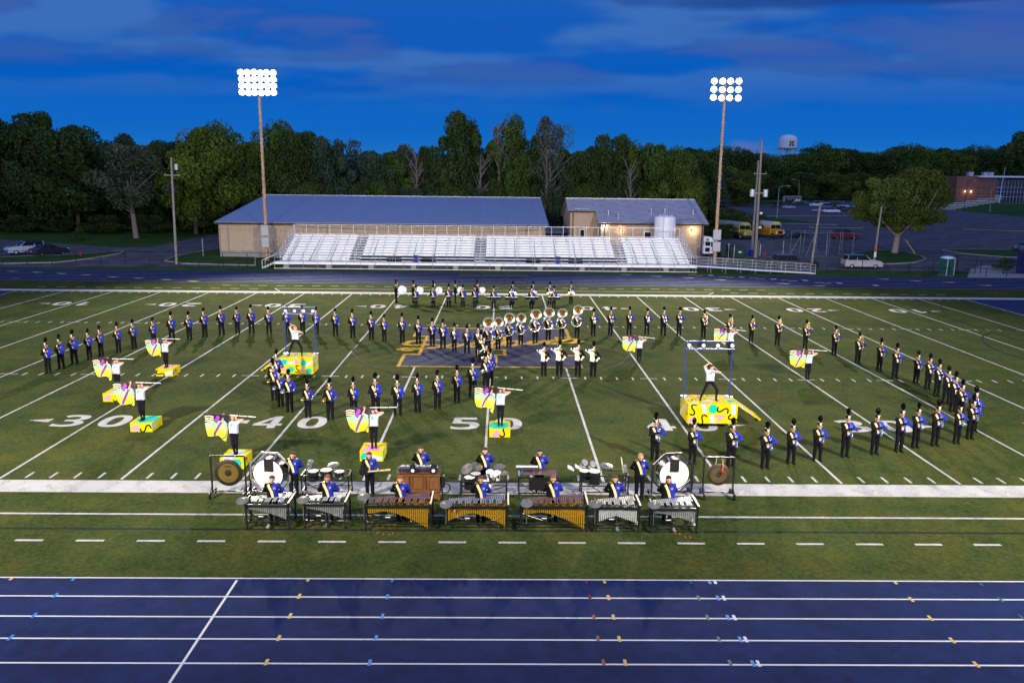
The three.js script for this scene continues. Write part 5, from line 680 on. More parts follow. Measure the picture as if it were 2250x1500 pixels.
const POSES = {
  reed: { r: [[-.045, 1.09, .235], [-.42, 1.0, .02], [.5, .05, .5], [.3, 0, .8], .9], l: [[.045, 1.21, .205], [.42, 1.08, .02], [-.5, .05, .5], [-.3, 0, .8], .9] },
  reedB: { r: [[-.05, 1.05, .22], [-.46, 1.05, .0], [.5, .05, .5], [.3, 0, .8], .9], l: [[.05, 1.18, .20], [.40, 1.0, .06], [-.5, .05, .5], [-.3, 0, .8], .9], rf: [-.13, 0, .02], lf: [.12, 0, -.01], yaw: .12, stout: 1.08 },
  brassB: { r: [[-.005, 1.22, .22], [-.40, 1.05, .10], [1, .1, .25], [0, -.2, 1], .8], l: [[.13, 1.21, .21], [.46, 1.05, .08], [-.9, .2, .3], [0, 0, 1], .8], rf: [-.12, 0, 0], lf: [.13, 0, .02], yaw: -.10, stout: 1.10 },
  brass: { r: [[-.01, 1.255, .225], [-.42, 1.12, .12], [1, .1, .25], [0, -.2, 1], .8], l: [[.135, 1.24, .215], [.48, 1.16, .06], [-.9, .2, .3], [0, 0, 1], .8] },
  bone: { r: [[0, 1.18, .23], [-.40, 1.02, .1], [.9, .1, .3], [0, 0, 1], .8], l: [[.15, 1.32, .2], [.48, 1.2, .02], [-.8, .2, .3], [0, 0, 1], .8] },
  sax: { r: [[-.14, 1.03, .235], [-.42, 1.0, -.05], [.3, .1, 1], [.4, .5, .2], .7], l: [[.19, 1.07, .215], [.44, 1.06, -.05], [-.4, .1, 1], [-.2, .6, 0], .7] },
  sousa: { r: [[.04, 1.10, .25], [-.36, 1.0, .12], [.7, 0, .6], [0, -.5, .5], .7], l: [[.20, 1.27, .21], [.47, 1.20, .05], [-.6, .2, .6], [0, 0, 1], .7] },
  snare: { r: [[-.135, 1.06, .25], [-.36, 1.06, -.05], [.3, -.2, 1], [.2, -1, 0], .8], l: [[.135, 1.06, .25], [.36, 1.06, -.05], [-.3, -.2, 1], [-.2, -1, 0], .8] },
  bass: { r: [[-.25, .98, .10], [-.40, 1.15, -.2], [0, -1, .3], [.5, 0, .2], .8], l: [[.25, .98, .10], [.40, 1.15, -.2], [0, -1, .3], [-.5, 0, .2], .8] },
  cymbal: { r: [[-.12, 1.02, .24], [-.38, 1.1, -.05], [.5, -.2, .7], [.6, 0, 0], .8], l: [[.12, 1.02, .24], [.38, 1.1, -.05], [-.5, -.2, .7], [-.6, 0, 0], .8] },
  salute: { r: [[-.155, 1.575, .115], [-.52, 1.48, .02], [.75, .45, .1], [.1, -.5, -.8], .05], l: [[.20, 1.055, .16], [.48, 1.12, -.1], [-.35, -.45, .45], [0, .2, -1], .25] },
  behind: { r: [[-.10, 1.02, -.19], [-.42, 1.12, -.12], [1, -.15, -.1], [0, 0, 1], .5], l: [[.10, 1.05, -.20], [.42, 1.12, -.12], [-1, -.15, -.1], [0, 0, 1], .5] },
  stoutBehind: { stout: 1.22, r: [[-.10, 1.02, -.23], [-.48, 1.12, -.12], [1, -.15, -.1], [0, 0, 1], .5], l: [[.10, 1.05, -.24], [.48, 1.12, -.12], [-1, -.15, -.1], [0, 0, 1], .5] },
  guitar: { r: [[-.08, 1.06, .20], [-.42, 1.05, -.02], [.8, -.4, .3], [0, 0, -1], .6], l: [[.36, 1.08, .19], [.38, 1.0, -.1], [.2, .4, .5], [-.3, .3, .6], .9] },
  flag: { r: [[-.34, 1.70, .06], [-.42, 1.45, .1], [-.1, 1, .1], [0, 0, 1], 1.0], l: [[.16, 1.545, .10], [.50, 1.45, 0], [-.1, 1, .1], [-.3, 0, 1], .15], rf: [.00, 0, .06], lf: [.055, 0, -.06], rk: [-.06, .485, .07], lk: [.08, .485, .0], yaw: .05 },
  flagWide: { r: [[-.34, 1.70, .06], [-.42, 1.45, .1], [-.1, 1, .1], [0, 0, 1], 1.0], l: [[.15, 1.555, .12], [.52, 1.42, 0], [-.15, 1, .1], [-.3, 0, 1], .15], rf: [-.07, 0, .02], lf: [.07, 0, 0], yaw: -.05 },
  dance: { r: [[-.10, 1.79, .05], [-.46, 1.66, 0], [.9, -.1, .2], [0, -1, 0], .35], l: [[.16, 1.43, .20], [.50, 1.34, .05], [-.9, .3, .2], [0, -1, 0], .3], rf: [-.40, 0, .0], lf: [.33, 0, .02], rk: [-.26, .50, .05], lk: [.33, .52, .08], yaw: 1.1, hx: .02 },
};
const bodies = {}, protos = {};
function bodyOf(pose, kind, si = 0) {
  if (bodies[pose + kind + si]) return bodies[pose + kind + si]; const B0 = bodies[pose + kind + 0] ??= buildBody(POSES[pose], kind, 0); if (!si) return B0;
  const g = B0.g.clone(), c = g.attributes.color, S = SKIN[0], N = SKIN[si]; for (let i = 0; i < c.count; i++) for (const m of [[1, 1, 1], [.4, .4, .4], [.8, .5, .5]]) if (Math.abs(c.getX(i) - S[0] * m[0]) + Math.abs(c.getY(i) - S[1] * m[1]) + Math.abs(c.getZ(i) - S[2] * m[2]) < 1e-4) { c.setXYZ(i, N[0] * m[0], N[1] * m[1], N[2] * m[2]); break; }
  return bodies[pose + kind + si] = { ...B0, g };
}
let personSeed = 1;
function person(pose, kind, p, ry, label, group, o = {}) {
  const si = o.skin ?? 0, key = [pose, kind, si, o.hair, o.style, o.hat === false ? 0 : 1, (o.hat === false ? 0 : personSeed % 3), o.noPlume].join(); personSeed++;
  let g = protos[key];
  if (!g) {
    g = new THREE.Group(); const B = bodyOf(pose, kind, si); mesh('body', B.g, mCloth, g);
    if (kind !== 'guard') {
      const pts = []; for (let i = 0; i <= 12; i++) { const t = i / 12; pts.push([-.120 + .155 * (1 - Math.pow(1 - t, 1.5)), 1.425 - .455 * t]); }
      mesh('sash', B.sash ??= strip(B, pts, .085), mSash, g);
      const em = pot(); for (const [a, b] of [[[.085, 1.34], [.082, 1.27]], [[.125, 1.345], [.122, 1.265]], [[.083, 1.275], [.125, 1.34]]]) em.beam([a[0], a[1], B.front(...a) + .008], [b[0], b[1], B.front(...b) + .008], .016, .008); mesh('emblem', B.em ??= em.geo(), mEmblem, g);
      if (kind === 'pit') for (let i = 0; i < 5; i++) { const y = 1.33 - i * .07, x = .035 + (i > 2 ? .012 : .006) * 1; mesh('button', B['b' + i] ??= pot().sph(.011, x, y, B.front(x, y) + .006, 1, 1, .6, 6).geo(), mBrassBtn, g); }
      for (const s of [-1, 1]) if (kind === 'pit') mesh('epaulette', B['e' + s] ??= pot().rbox(.11, .014, .085, .006, s * .155, 1.455, -.01, 0, 0, -s * .12).geo(), mGoldBand, g);
    } else {
      const cy = M(.04, .50, .68, .7), pk = M(.70, .35, .60, .7);
      mesh('shirt_print', B.p1 ??= strip(B, [[-.055, 1.37], [-.05, 1.33], [-.05, 1.29], [-.04, 1.26]], .085, .006), cy, g); mesh('shirt_print', B.p2 ??= strip(B, [[.03, 1.37], [.035, 1.34], [.03, 1.325]], .07, .007), cy, g); mesh('shirt_print', B.p3 ??= strip(B, [[.045, 1.315], [.05, 1.285], [.04, 1.26]], .085, .007), pk, g);
    }
    if (o.hat !== false) { const h = mesh('shako', shakoG, mHat, g); mesh('band', bandG, mGoldBand, h); mesh('visor', visorG, mGoldBand, h); mesh('plate', plateG, mPlate, h); if (!o.noPlume) mesh('plume', plumes[personSeed % 3], mCloth, h); }
    else { const k = o.style ?? 'short'; mesh('hair', B['h' + k] ??= hairG(k, B.hx), hairMats[o.hair ?? 'brown'], g); if (o.glasses) { const gl = pot(); for (const s of [-1, 1]) gl.add(new THREE.TorusGeometry(.022, .003, 4, 12), s * .034, 1.575, .108); gl.bar([-.012, 1.578, .11], [.012, 1.578, .11], .003); gl.to('glasses', mBlackM, g); } }
    g.name = 'person'; protos[key] = g;
  }
  const c = g.clone(); c.position.set(...(p.isVector3 ? A3(p) : p)); c.rotation.y = ry; o.sw ? c.scale.set(o.sw, o.s, o.sw) : c.scale.setScalar(o.s ?? 1); c.name = 'person'; return tag(c, label, 'person', group);
}

// ---------- instruments, built in the frame of the player who holds them ----------
const mSilver = M(.78, .79, .80, .16, .95), mBrass = M(.72, .46, .12, .2, .95), mEbony = M(.012, .011, .012, .35), mShell = M(.012, .012, .014, .25), mHead = M(.80, .80, .79, .55), mCymbal = M(.62, .49, .24, .26, .9), mDullCymbal = M(.55, .47, .33, .3, .85);
const INST = {};
function inst(key, name, fn) { const g = new THREE.Group(); g.name = name; fn(g); INST[key] = g; }
const ringAt = (r, t, x, y, z, rx = 0, ry = 0) => { const g = new THREE.TorusGeometry(r, t, 6, 20); g.rotateX(rx); g.rotateY(ry); g.translate(x, y, z); return g; };
inst('clarinet', 'clarinet', (g) => { const a = [0, 1.500, .125], b = [0, .955, .315], P = (t) => a.map((x, i) => mix(x, b[i], t)); pot().bar(P(.08), P(.92), .0135, .0145, 10).to('body', mEbony, g); pot().bar(P(.92), P(1), .016, .034, 12).to('bell', mEbony, g); pot().bar(P(0), P(.08), .006, .012, 8).to('mouthpiece', mEbony, g); for (const t of [.25, .5, .75]) pot().bar(P(t), P(t + .012), .017, .017, 10).to('ring', mSilver, g); const k = pot(); for (let i = 0; i < 9; i++) { const q = P(.2 + i * .075); k.box(.02, .008, .012, q[0] + (i % 2 ? .014 : -.012), q[1], q[2] + .014); } k.to('keywork', mSilver, g); });
inst('flute', 'flute', (g) => { const a = [.02, 1.47, .14], b = [.03, .93, .30], P = (t) => a.map((x, i) => mix(x, b[i], t)); pot().bar(P(0), P(1), .012, .012, 10).to('tube', mSilver, g); pot().bar(P(.06), P(.1), .016, .016, 10).to('lip_plate', mSilver, g); const k = pot(); for (let i = 0; i < 10; i++) { const q = P(.3 + i * .065); k.cyl(.010, .008, q[0], q[1], q[2] + .015, 8); } k.to('keys', mSilver, g); });
inst('trumpet', 'trumpet', (g) => { const x = .075, z0 = .165, z1 = .27; pot().tube([[.015, 1.505, .125], [.04, 1.47, .15], [x - .03, 1.38, .18], [x - .035, 1.10, .25], [x - .02, 1.07, .26], [x, 1.10, .255], [x + .005, 1.36, .195], [x + .02, 1.42, .185], [x + .045, 1.40, .19], [x + .05, 1.20, .235], [x + .055, 1.08, .265]], .0085, 60, 7).to('tubing', mSilver, g); pot().lathe([[.010, 0], [.011, .05], [.016, .10], [.030, .15], [.062, .185], [.066, .187], [.060, .18]], x + .052, 1.10, .262, 18, Math.PI - .25, 0, .22).to('bell', mSilver, g); for (let i = 0; i < 3; i++) pot().bar([x - .02 + i * .006, 1.27 - i * .03, .15], [x + .0 + i * .006, 1.25 - i * .03, .27], .012, .012, 8).to('valve', mSilver, g); pot().cyl(.014, .02, .012, 1.51, .12, 10, .009).to('mouthpiece', mSilver, g); });
inst('mellophone', 'mellophone', (g) => { const x = .08; pot().tube([[.02, 1.50, .125], [.05, 1.42, .16], [x, 1.20, .22], [x + .02, 1.12, .24], [x + .06, 1.16, .24], [x + .06, 1.32, .20], [x + .02, 1.36, .19], [x - .01, 1.25, .22], [x + .04, 1.08, .26]], .010, 60, 7).to('tubing', mSilver, g); pot().lathe([[.012, 0], [.016, .06], [.032, .13], [.075, .19], [.115, .21], [.118, .213], [.11, .205]], x + .04, 1.12, .255, 20, Math.PI - .5, 0, .18).to('bell', mSilver, g); for (let i = 0; i < 3; i++) pot().bar([x, 1.28 - i * .03, .16], [x + .01, 1.26 - i * .03, .27], .013, .013, 8).to('valve', mSilver, g); });
inst('trombone', 'trombone', (g) => { const x = .09; pot().tube([[x, 1.06, .27], [x, 1.02, .29], [x + .05, 1.0, .29], [x + .055, 1.06, .27], [x + .05, 1.84, .09], [x + .025, 1.88, .08], [x, 1.84, .09], [x, 1.06, .27]], .0085, 50, 7).to('slide', mBrass, g); pot().tube([[.02, 1.50, .125], [.05, 1.45, .15], [x, 1.35, .2]], .007, 12, 6).to('leadpipe', mBrass, g); pot().tube([[x + .06, 1.62, .09], [x + .10, 1.66, .08], [x + .12, 1.60, .09], [x + .10, 1.30, .16], [x + .085, 1.16, .20]], .011, 30, 7).to('bell_tube', mBrass, g); pot().lathe([[.012, 0], [.016, .08], [.03, .18], [.07, .26], [.098, .28], [.1, .283], [.092, .272]], x + .085, 1.20, .20, 20, Math.PI - .3, 0, .05).to('bell', mBrass, g); });
for (const [key, m] of [['sax_gold', mBrass], ['sax_silver', mSilver]]) inst(key, 'saxophone', (g) => { const a = [.27, 1.10, .275], b = [-.20, 1.005, .30]; pot().bar(a, b, .014, .034, 12).to('body', m, g); pot().tube([b, [-.26, .99, .30], [-.295, 1.01, .305], [-.29, 1.06, .315], [-.25, 1.085, .325]], .042, 20, 10).to('bow', m, g); pot().lathe([[.045, 0], [.052, .05], [.072, .10], [.085, .125], [.075, .12]], -.25, 1.08, .325, 18, .1, 0, -1.15).to('bell', m, g); pot().tube([a, [.31, 1.12, .27], [.335, 1.17, .25], [.31, 1.21, .22]], .011, 14, 7).to('neck', m, g); pot().bar([.31, 1.21, .22], [.285, 1.235, .19], .012, .007, 8).to('mouthpiece', mEbony, g); const k = pot(); for (let i = 0; i < 8; i++) { const t = .12 + i * .1; k.cyl(.013 + .008 * t, .012, mix(a[0], b[0], t), mix(a[1], b[1], t) + .01, mix(a[2], b[2], t) + .026 + .016 * t, 8, .013, Math.PI / 2); } k.to('keys', m, g); });
const mWhiteLac = M(.66, .74, .74, .18, .8), mGoldIn = M(.75, .42, .06, .18, .95);
inst('sousaphone', 'sousaphone', (g) => {
  const R = .335, c = [-.06, 1.13, .06], ring = []; for (let i = 0; i < 20; i++) { const a = i / 20 * 6.283; ring.push([c[0] + Math.cos(a) * R * 1.0, c[1] + Math.sin(a) * R * .97, c[2] + Math.cos(a - .6) * .10 + .12 * Math.max(0, -Math.sin(a))]); }
  pot().tube(ring, .042, 60, 9, true).to('body_ring', mWhiteLac, g);
  pot().tube([[-.30, 1.33, .0], [-.20, 1.52, -.12], [-.04, 1.72, -.20], [.02, 1.86, -.20], [.03, 1.93, -.08]], .062, 30, 10).to('bell_neck', mWhiteLac, g);
  pot().lathe([[.07, 0], [.085, .08], [.12, .15], [.18, .20], [.27, .235], [.345, .25], [.352, .258], [.345, .262]], .03, 1.94, -.12, 32, H2 - .12).to('bell', mWhiteLac, g);
  pot().lathe([[.066, .02], [.081, .085], [.116, .155], [.165, .197], [.245, .228]], .03, 1.942, -.118, 32, H2 - .12).to('bell_throat', mGoldIn, g);
  pot().lathe([[.245, .2285], [.29, .243], [.342, .2545]], .03, 1.942, -.118, 32, H2 - .12).to('bell_flare', mWhiteLac, g);
  for (let i = 0; i < 3; i++) pot().cyl(.022, .13, .03 + i * .055, 1.10 + i * .02, .26, 10, .022, .5).to('valve', mBrass, g);
  pot().tube([[-.12, .98, .22], [.05, .96, .27], [.20, 1.08, .26], [.12, 1.16, .25], [-.02, 1.04, .27]], .014, 40, 7).to('valve_tubing', mBrass, g); pot().tube([[.20, 1.15, .2], [.2, 1.32, .2], [.12, 1.42, .18], [.03, 1.495, .13]], .010, 24, 6).to('mouthpipe', mWhiteLac, g);
});
const drum = (g, r, h, x, y, z, rx = 0, rz = 0, m = mShell) => { const d = pot().cyl(r, h, x, y, z, 24, r, rx, rz).to('shell', m, g); const off = (s) => { const v = V(0, s * (h / 2 + .004), 0).applyEuler(new THREE.Euler(rx, 0, rz)); return [x + v.x, y + v.y, z + v.z]; }; for (const s of [1, -1]) { const o = off(s); pot().cyl(r - .012, .006, ...o, 24, r - .012, rx, rz).to('drum_head', mHead, d); const t = new THREE.TorusGeometry(r, .011, 6, 24); t.rotateX(H2 + rx); t.rotateZ(rz); t.translate(...o); mesh('hoop', meters(pot().add(t).geo()), mSilver, d); } const lug = pot(); for (let i = 0; i < 8; i++) { const a = i / 8 * 6.283, v = V(Math.cos(a) * (r + .012), 0, Math.sin(a) * (r + .012)).applyEuler(new THREE.Euler(rx, 0, rz)), u = V(0, h * .42, 0).applyEuler(new THREE.Euler(rx, 0, rz)); lug.bar([x + v.x - u.x, y + v.y - u.y, z + v.z - u.z], [x + v.x + u.x, y + v.y + u.y, z + v.z + u.z], .007, .007, 4); } lug.to('lugs', mSilver, d); return d; };
const sticks = (g, y, z, dz = .25) => { for (const s of [-1, 1]) pot().bar([s * .14, y + .06, z - .05], [s * .05, y, z + dz], .008, .006, 6).to('stick', M(.5, .36, .2, .6), g); };
inst('snare', 'snare_drum', (g) => { drum(g, .178, .28, 0, .90, .36, .06); sticks(g, 1.06, .3, .16); pot().box(.3, .06, .05, 0, 1.06, .15).bar([-.12, 1.06, .15], [-.12, 1.36, .13], .012).bar([.12, 1.06, .15], [.12, 1.36, .13], .012).to('carrier', mBlackM, g); });
inst('tenors', 'tenor_drums', (g) => { for (const [x, z, r] of [[-.42, .26, .165], [-.16, .40, .15], [.16, .40, .15], [.42, .26, .17], [0, .27, .08]]) drum(g, r, r < .1 ? .16 : .27, x, .93 - (r < .1 ? -.05 : 0), z, .0); sticks(g, 1.10, .32, .12); pot().box(.5, .06, .05, 0, 1.02, .15).to('carrier', mBlackM, g); });
for (const [i, r] of [.39, .34, .33, .30, .27].entries()) inst('bass' + i, 'bass_drum', (g) => { drum(g, r, .36, 0, 1.17, .20 + r, 0, H2, mShell); for (const s of [-1, 1]) { const m = pot().bar([s * .30, .93, .16], [s * .28, .80, .36], .009).to('mallet', M(.5, .36, .2, .6), g); pot().sph(.035, s * .28, .79, .38).to('mallet_head', mHead, m); pot().cyl(.035, .004, s * .188, 1.17 + r * .5, .20 + r, 10, .035, 0, H2).to('head_patch', mBlackM, g); } });
inst('cymbals', 'hand_cymbals', (g) => { for (const s of [-1, 1]) { const c = pot().lathe([[0, .03], [.03, .028], [.05, .012], [.215, 0], [.216, .002]], s * .125, .99, .32, 24, H2 - .12, 0, s * .25).to('cymbal_plate', mCymbal, g); pot().sph(.03, s * .125, 1.0, .30, 1, 1, .6).to('strap', mBlackM, c); } });

const BAND = [], ORD = 'first second third fourth fifth sixth seventh eighth ninth tenth eleventh twelfth thirteenth fourteenth fifteenth sixteenth'.split(' ');
const nth = (w, i) => [`${ORD[i]} ${w[0]}, counted from ${w[5]}`, w[1], `${w[2]} of the ${ORD[i]} player counted from ${w[5]}`, w[3], w[4]];
function player(pose, key, px, py, who, o = {}) {
  const p = o.at ?? gp(px, py); if (!o.at) p.z -= .10; const r = rng(BAND.length * 13 + 5), ry = (o.ry ?? 0) + (r() - .5) * .12, s = (o.s ?? 1) * (.93 + .115 * r()), sw = s * (.93 + .17 * r()), ps = (pose === 'reed' || pose === 'brass') && r() < .42 ? pose + 'B' : pose, sk = o.skin ?? (r() < .12 ? 1 : r() < .05 ? 2 : 0); BAND.push(p);
  person(ps, o.kind ?? 'band', p, ry, who[0], who[1], { s, sw, skin: sk, ...o.p });
  if (key) { const i = INST[key].clone(); i.position.copy(p); i.rotation.y = ry; i.scale.set(sw, s, sw); tag(i, who[2], who[3], who[4]); }
}
const W = {
  cl: ['clarinet player in uniform', 'clarinet players in the long curved line', 'black clarinet', 'clarinet', 'clarinets in the long curved line', 'the outer end of the clarinet line'],
  fl: ['flute player of the far curved line', 'flute players in the far curved line', 'silver flute', 'flute', 'flutes in the far curved line', 'the clarinets'],
  sx: ['saxophone player by the yellow platform', 'saxophone players by the platform', 'golden saxophone', 'saxophone', 'saxophones by the platform', 'the platform ramp'],
  sx2: ['saxophone player in the file over the painted letter', 'saxophone players on the painted letter', 'silver saxophone', 'saxophone', 'silver saxophones on the painted letter', 'the sousaphones'],
  fl2: ['flute player of the front curved line', 'flute players in the front curved line', 'silver flute', 'flute', 'flutes in the front curved line', 'the golden saxophones'],
  tu: ['sousaphone player on the painted letter', 'sousaphone players', 'white and gold sousaphone', 'sousaphone', 'sousaphones', 'the saxophone file'],
  tp: ['trumpet player of the far line', 'trumpet players in the far line', 'silver trumpet', 'trumpet', 'trumpets in the far line', 'the sousaphones'],
  tb: ['trombone player in plumed shako', 'trombone players', 'brass trombone', 'trombone', 'trombones', 'the far trumpets'],
  me: ['mellophone player in plumed shako', 'mellophone players', 'silver mellophone', 'mellophone', 'mellophones', 'the trombones'],
  tf: ['trumpet player of the front line', 'trumpet players in the front line', 'silver trumpet', 'trumpet', 'trumpets in the front line', 'the mellophones'],
};
;[[104, 821.5], [133, 811], [162, 801], [195, 791], [220.5, 783.7], [259, 775], [293, 767.3], [337, 761], [377, 751.5], [415, 747], [449, 741], [486, 736.5], [521, 733], [552, 732.5]].forEach(([x, y], i) => player('reed', 'clarinet', x, y, nth(W.cl, i)));
;[[590.5, 733], [630.5, 735], [664.5, 734.5], [695, 736.5], [736.6, 738], [774.5, 743], [815.5, 746], [844, 750.6], [883.5, 753.6], [919, 757.3], [949.5, 760.5], [973, 766.8], [998, 773], [1026, 778], [1050, 783], [1057, 796]].forEach(([x, y], i) => player('reed', 'flute', x, y, nth(W.fl, i), x === 883.5 ? { s: 1.05 } : {}));
;[[609, 852], [600, 866], [602, 880], [615.5, 894], [635.5, 905], [676, 919], [725, 923.6]].forEach(([x, y], i) => player('sax', x === 615.5 || x === 635.5 ? 'sax_silver' : 'sax_gold', x, y, nth(x === 615.5 || x === 635.5 ? Object.assign([...W.sx], { 2: 'silver saxophone' }) : W.sx, i), x === 635.5 ? { s: 1.03 } : {}));
;[[1063, 809], [1068, 821], [1074.5, 833], [1077, 849], [1067, 856]].forEach(([x, y], i) => player('sax', 'sax_silver', x, y, nth(W.sx2, i), { ry: .15 }));
;[[777, 917], [825, 912], [873.5, 914], [917, 906], [961, 900], [1004, 885.5], [1038.5, 872.5]].forEach(([x, y], i) => player('reed', 'flute', x, y, nth(W.fl2, i)));
;[[1072, 774], [1094.4, 769], [1118.3, 763.8], [1144, 758.8], [1176, 753.8], [1204.6, 748.6], [1234, 743.6], [1268, 741.9]].forEach(([x, y], i) => player('sousa', 'sousaphone', x, y, nth(W.tu, i), { p: { noPlume: true } }));
;[[1303.5, 738], [1341.5, 737], [1382.5, 736.5], [1421.5, 735.7], [1457.6, 737], [1492.4, 738.2]].forEach(([x, y], i) => player('brass', 'trumpet', x, y, nth(W.tp, i)));
;[[1546, 742.5], [1602, 750.7], [1651, 752], [1708.7, 758.6], [1770, 766.3], [1833.5, 780.7], [1885.4, 799.7]].forEach(([x, y], i) => player('bone', 'trombone', x, y, nth(W.tb, i)));
;[[1933, 816], [1967.5, 831.6], [2014.3, 843.3], [2039.7, 855.7], [2059.6, 872], [2079.5, 888.3], [2095.2, 905.7], [2110, 921], [2138, 948]].forEach(([x, y], i) => player('brass', 'mellophone', x, y, nth(W.me, i)));
;[[2133, 965.5], [2104, 976], [2056, 981], [2013, 985], [1977, 994], [1923, 999], [1858, 1005], [1797, 1014], [1739, 1020.5], [1682, 1030.4], [1607, 1026.5], [1522, 1021], [1439, 1013]].forEach(([x, y], i) => player('brass', 'trumpet', x, y, nth(W.tf, i)));
const batt = (a, b, c, d) => [a, b, c, d, b + ' drums'];
;[[870, 665], [908, 666], [952, 666], [1000, 666], [1048, 665]].forEach(([x, y], i) => player('bass', 'bass' + i, x, y, [`${ORD[i]} bass drummer, turned sideways, counted from the largest drum`, 'bass drummers', `white-headed bass drum, ${['largest', 'second largest', 'middle', 'second smallest', 'smallest'][i]} of the five in the drumline`, 'bass drum', 'bass drums of the drumline'], { ry: H2 }));
[913.5, 951.7, 986, 1016.7, 1043.5].forEach((x, i) => player('snare', 'snare', x, 676, nth(['snare drummer at the back of the field', 'snare drummers', 'black snare drum', 'snare drum', 'snare drums', 'the largest bass drum'], i)));
[1084.5, 1123.7, 1167.7, 1217].forEach((x, i) => player('snare', 'tenors', x, 677.5, nth(['tenor drummer at the back of the field', 'tenor drummers', 'black set of tenor drums', 'tenor drums', 'tenor drum sets', 'the snare drums'], i)));
[1126, 1171, 1208, 1254.5].forEach((x, i) => player('cymbal', 'cymbals', x, 669, nth(['cymbal player behind the tenor drums', 'cymbal players', 'pair of brass hand cymbals', 'cymbals', 'hand cymbals', 'the snare drums'], i)));
;[[1195, 826.5], [1229, 827], [1270, 827.7], [1303.5, 828.5]].forEach(([x, y], i) => player('salute', null, x, y, [`${ORD[i]} saluting drum major in white and black jacket, counted from the painted letter`, 'saluting drum majors'], { kind: 'major', s: 1.02 }));

// ---------- yellow boxes, platforms, flags, dancers ----------
function printTex(seed, w, h, n, kinds) { // printed shapes on yellow vinyl
  const r = rng(seed), S = 128; return canvasTex(Math.round(w * S), Math.round(h * S), (c, W, H) => {
    c.fillStyle = '#e4d206'; c.fillRect(0, 0, W, H); const cells = Math.max(1, Math.round(Math.sqrt(n * W / H))), rows = Math.max(1, Math.round(n / cells));
    for (let i = 0; i < n; i++) { const cx = (i % cells + .5 + (r() - .5) * .35) * W / cells, cy = (Math.floor(i / cells) + .5 + (r() - .5) * .35) * H / rows, k = Math.min(W / cells, H / rows) * (n > 3 ? .82 : .9); c.save(); c.translate(cx, cy); const kind = kinds ? kinds[i] : Math.floor((i * 2.7 + seed * 1.37) % 4); c.rotate(r() * 6.28);
      if (kind === 0) { c.fillStyle = '#12cdb4'; c.beginPath(); c.arc(0, 0, k * .56, 0, 7); c.fill(); } else if (kind === 1) { c.fillStyle = '#f29fd0'; c.beginPath(); c.moveTo(-k * .5, -k * .5); c.lineTo(k * .75, -k * .1); c.lineTo(-k * .4, k * .5); c.fill(); } else if (kind === 2) { c.fillStyle = '#bfdcf0'; c.fillRect(-k * .75, -k * .25, k * 1.5, k * .5); } else { c.strokeStyle = '#111008'; c.lineWidth = k * .18; c.lineCap = 'round'; c.beginPath(); c.moveTo(-k * .65, k * .2); c.bezierCurveTo(-k * .4, k * .75, 0, k * .5, 0, 0); c.bezierCurveTo(0, -k * .5, k * .4, -k * .75, k * .65, -k * .2); c.stroke(); } c.restore(); }
  });
}
const faceMats = {}; const faceMat = (seed, w, h, n, kinds) => faceMats[[seed, w, h, n].join()] ??= T(printTex(seed, w, h, n, kinds), .85, { color: new THREE.Color().setRGB(.66, .66, .66) });
function printedBox(parent, w, h, d, y, seed, nf, nt, K = []) { // panels with their own edges
  const P = (name, ww, hh, m, x, yy, z, rx, ry) => { const q = mesh(name, new THREE.BoxGeometry(ww, hh, .02), m, parent); q.position.set(x, yy, z); q.rotation.set(rx, ry, 0); };
  P('front_panel', w, h, faceMat(seed, w, h, nf, K[0]), 0, y + h / 2, d / 2 - .01, 0, 0); P('rear_panel', w, h, faceMat(seed, w, h, nf), 0, y + h / 2, -d / 2 + .01, 0, Math.PI);
  P('side_panel', d - .042, h, faceMat(seed + 1, d, h, nf - 1), w / 2 - .01, y + h / 2, 0, 0, H2); P('side_panel', d - .042, h, faceMat(seed + 1, d, h, nf - 1), -w / 2 + .01, y + h / 2, 0, 0, -H2); P('top_panel', w + .01, d + .01, faceMat(seed + 2, w, d, nt, K[1]), 0, y + h + .011, 0, -H2, 0);
}
const flagTex = canvasTex(512, 512, (c, w, h) => {
  const g = c.createLinearGradient(0, 0, 0, h); g.addColorStop(0, '#7fe3d8'); g.addColorStop(.45, '#9fe8a8'); g.addColorStop(.7, '#e6f03a'); g.addColorStop(1, '#f5ec10'); c.fillStyle = g; c.fillRect(0, 0, w, h);
  c.fillStyle = '#1a1424'; c.beginPath(); c.moveTo(0, 0); c.lineTo(w, 0); c.lineTo(w, 190); c.bezierCurveTo(470, 120, 400, 130, 360, 170); c.bezierCurveTo(320, 110, 270, 120, 250, 200); c.bezierCurveTo(200, 130, 90, 150, 0, 190); c.fill();
  c.strokeStyle = '#f2dfb0'; c.lineWidth = 22; for (const y of [50, 95, 140]) { c.beginPath(); c.moveTo(0, y + 14); c.quadraticCurveTo(90, y - 30, 190, y + 8); c.stroke(); }
  c.fillStyle = '#a338b8'; c.beginPath(); c.moveTo(250, 20); c.bezierCurveTo(330, 10, 330, 90, 280, 120); c.bezierCurveTo(250, 190, 190, 200, 190, 140); c.bezierCurveTo(200, 90, 240, 80, 250, 20); c.fill();
  c.strokeStyle = '#8e35a8'; c.lineWidth = 56; c.beginPath(); c.moveTo(390, 90); c.lineTo(150, 500); c.stroke();
  c.fillStyle = '#15101c'; c.beginPath(); c.moveTo(470, 170); c.bezierCurveTo(520, 300, 480, 440, 360, 512); c.lineTo(420, 512); c.bezierCurveTo(500, 450, 520, 400, 512, 170); c.fill(); c.strokeStyle = '#e9b98a'; c.lineWidth = 14; c.beginPath(); c.moveTo(505, 200); c.bezierCurveTo(515, 330, 490, 440, 410, 512); c.stroke();
});
const mSilk = new THREE.MeshPhysicalMaterial({ map: flagTex, roughness: .55, side: THREE.DoubleSide, sheen: .3, transmission: .15, thickness: 0 });
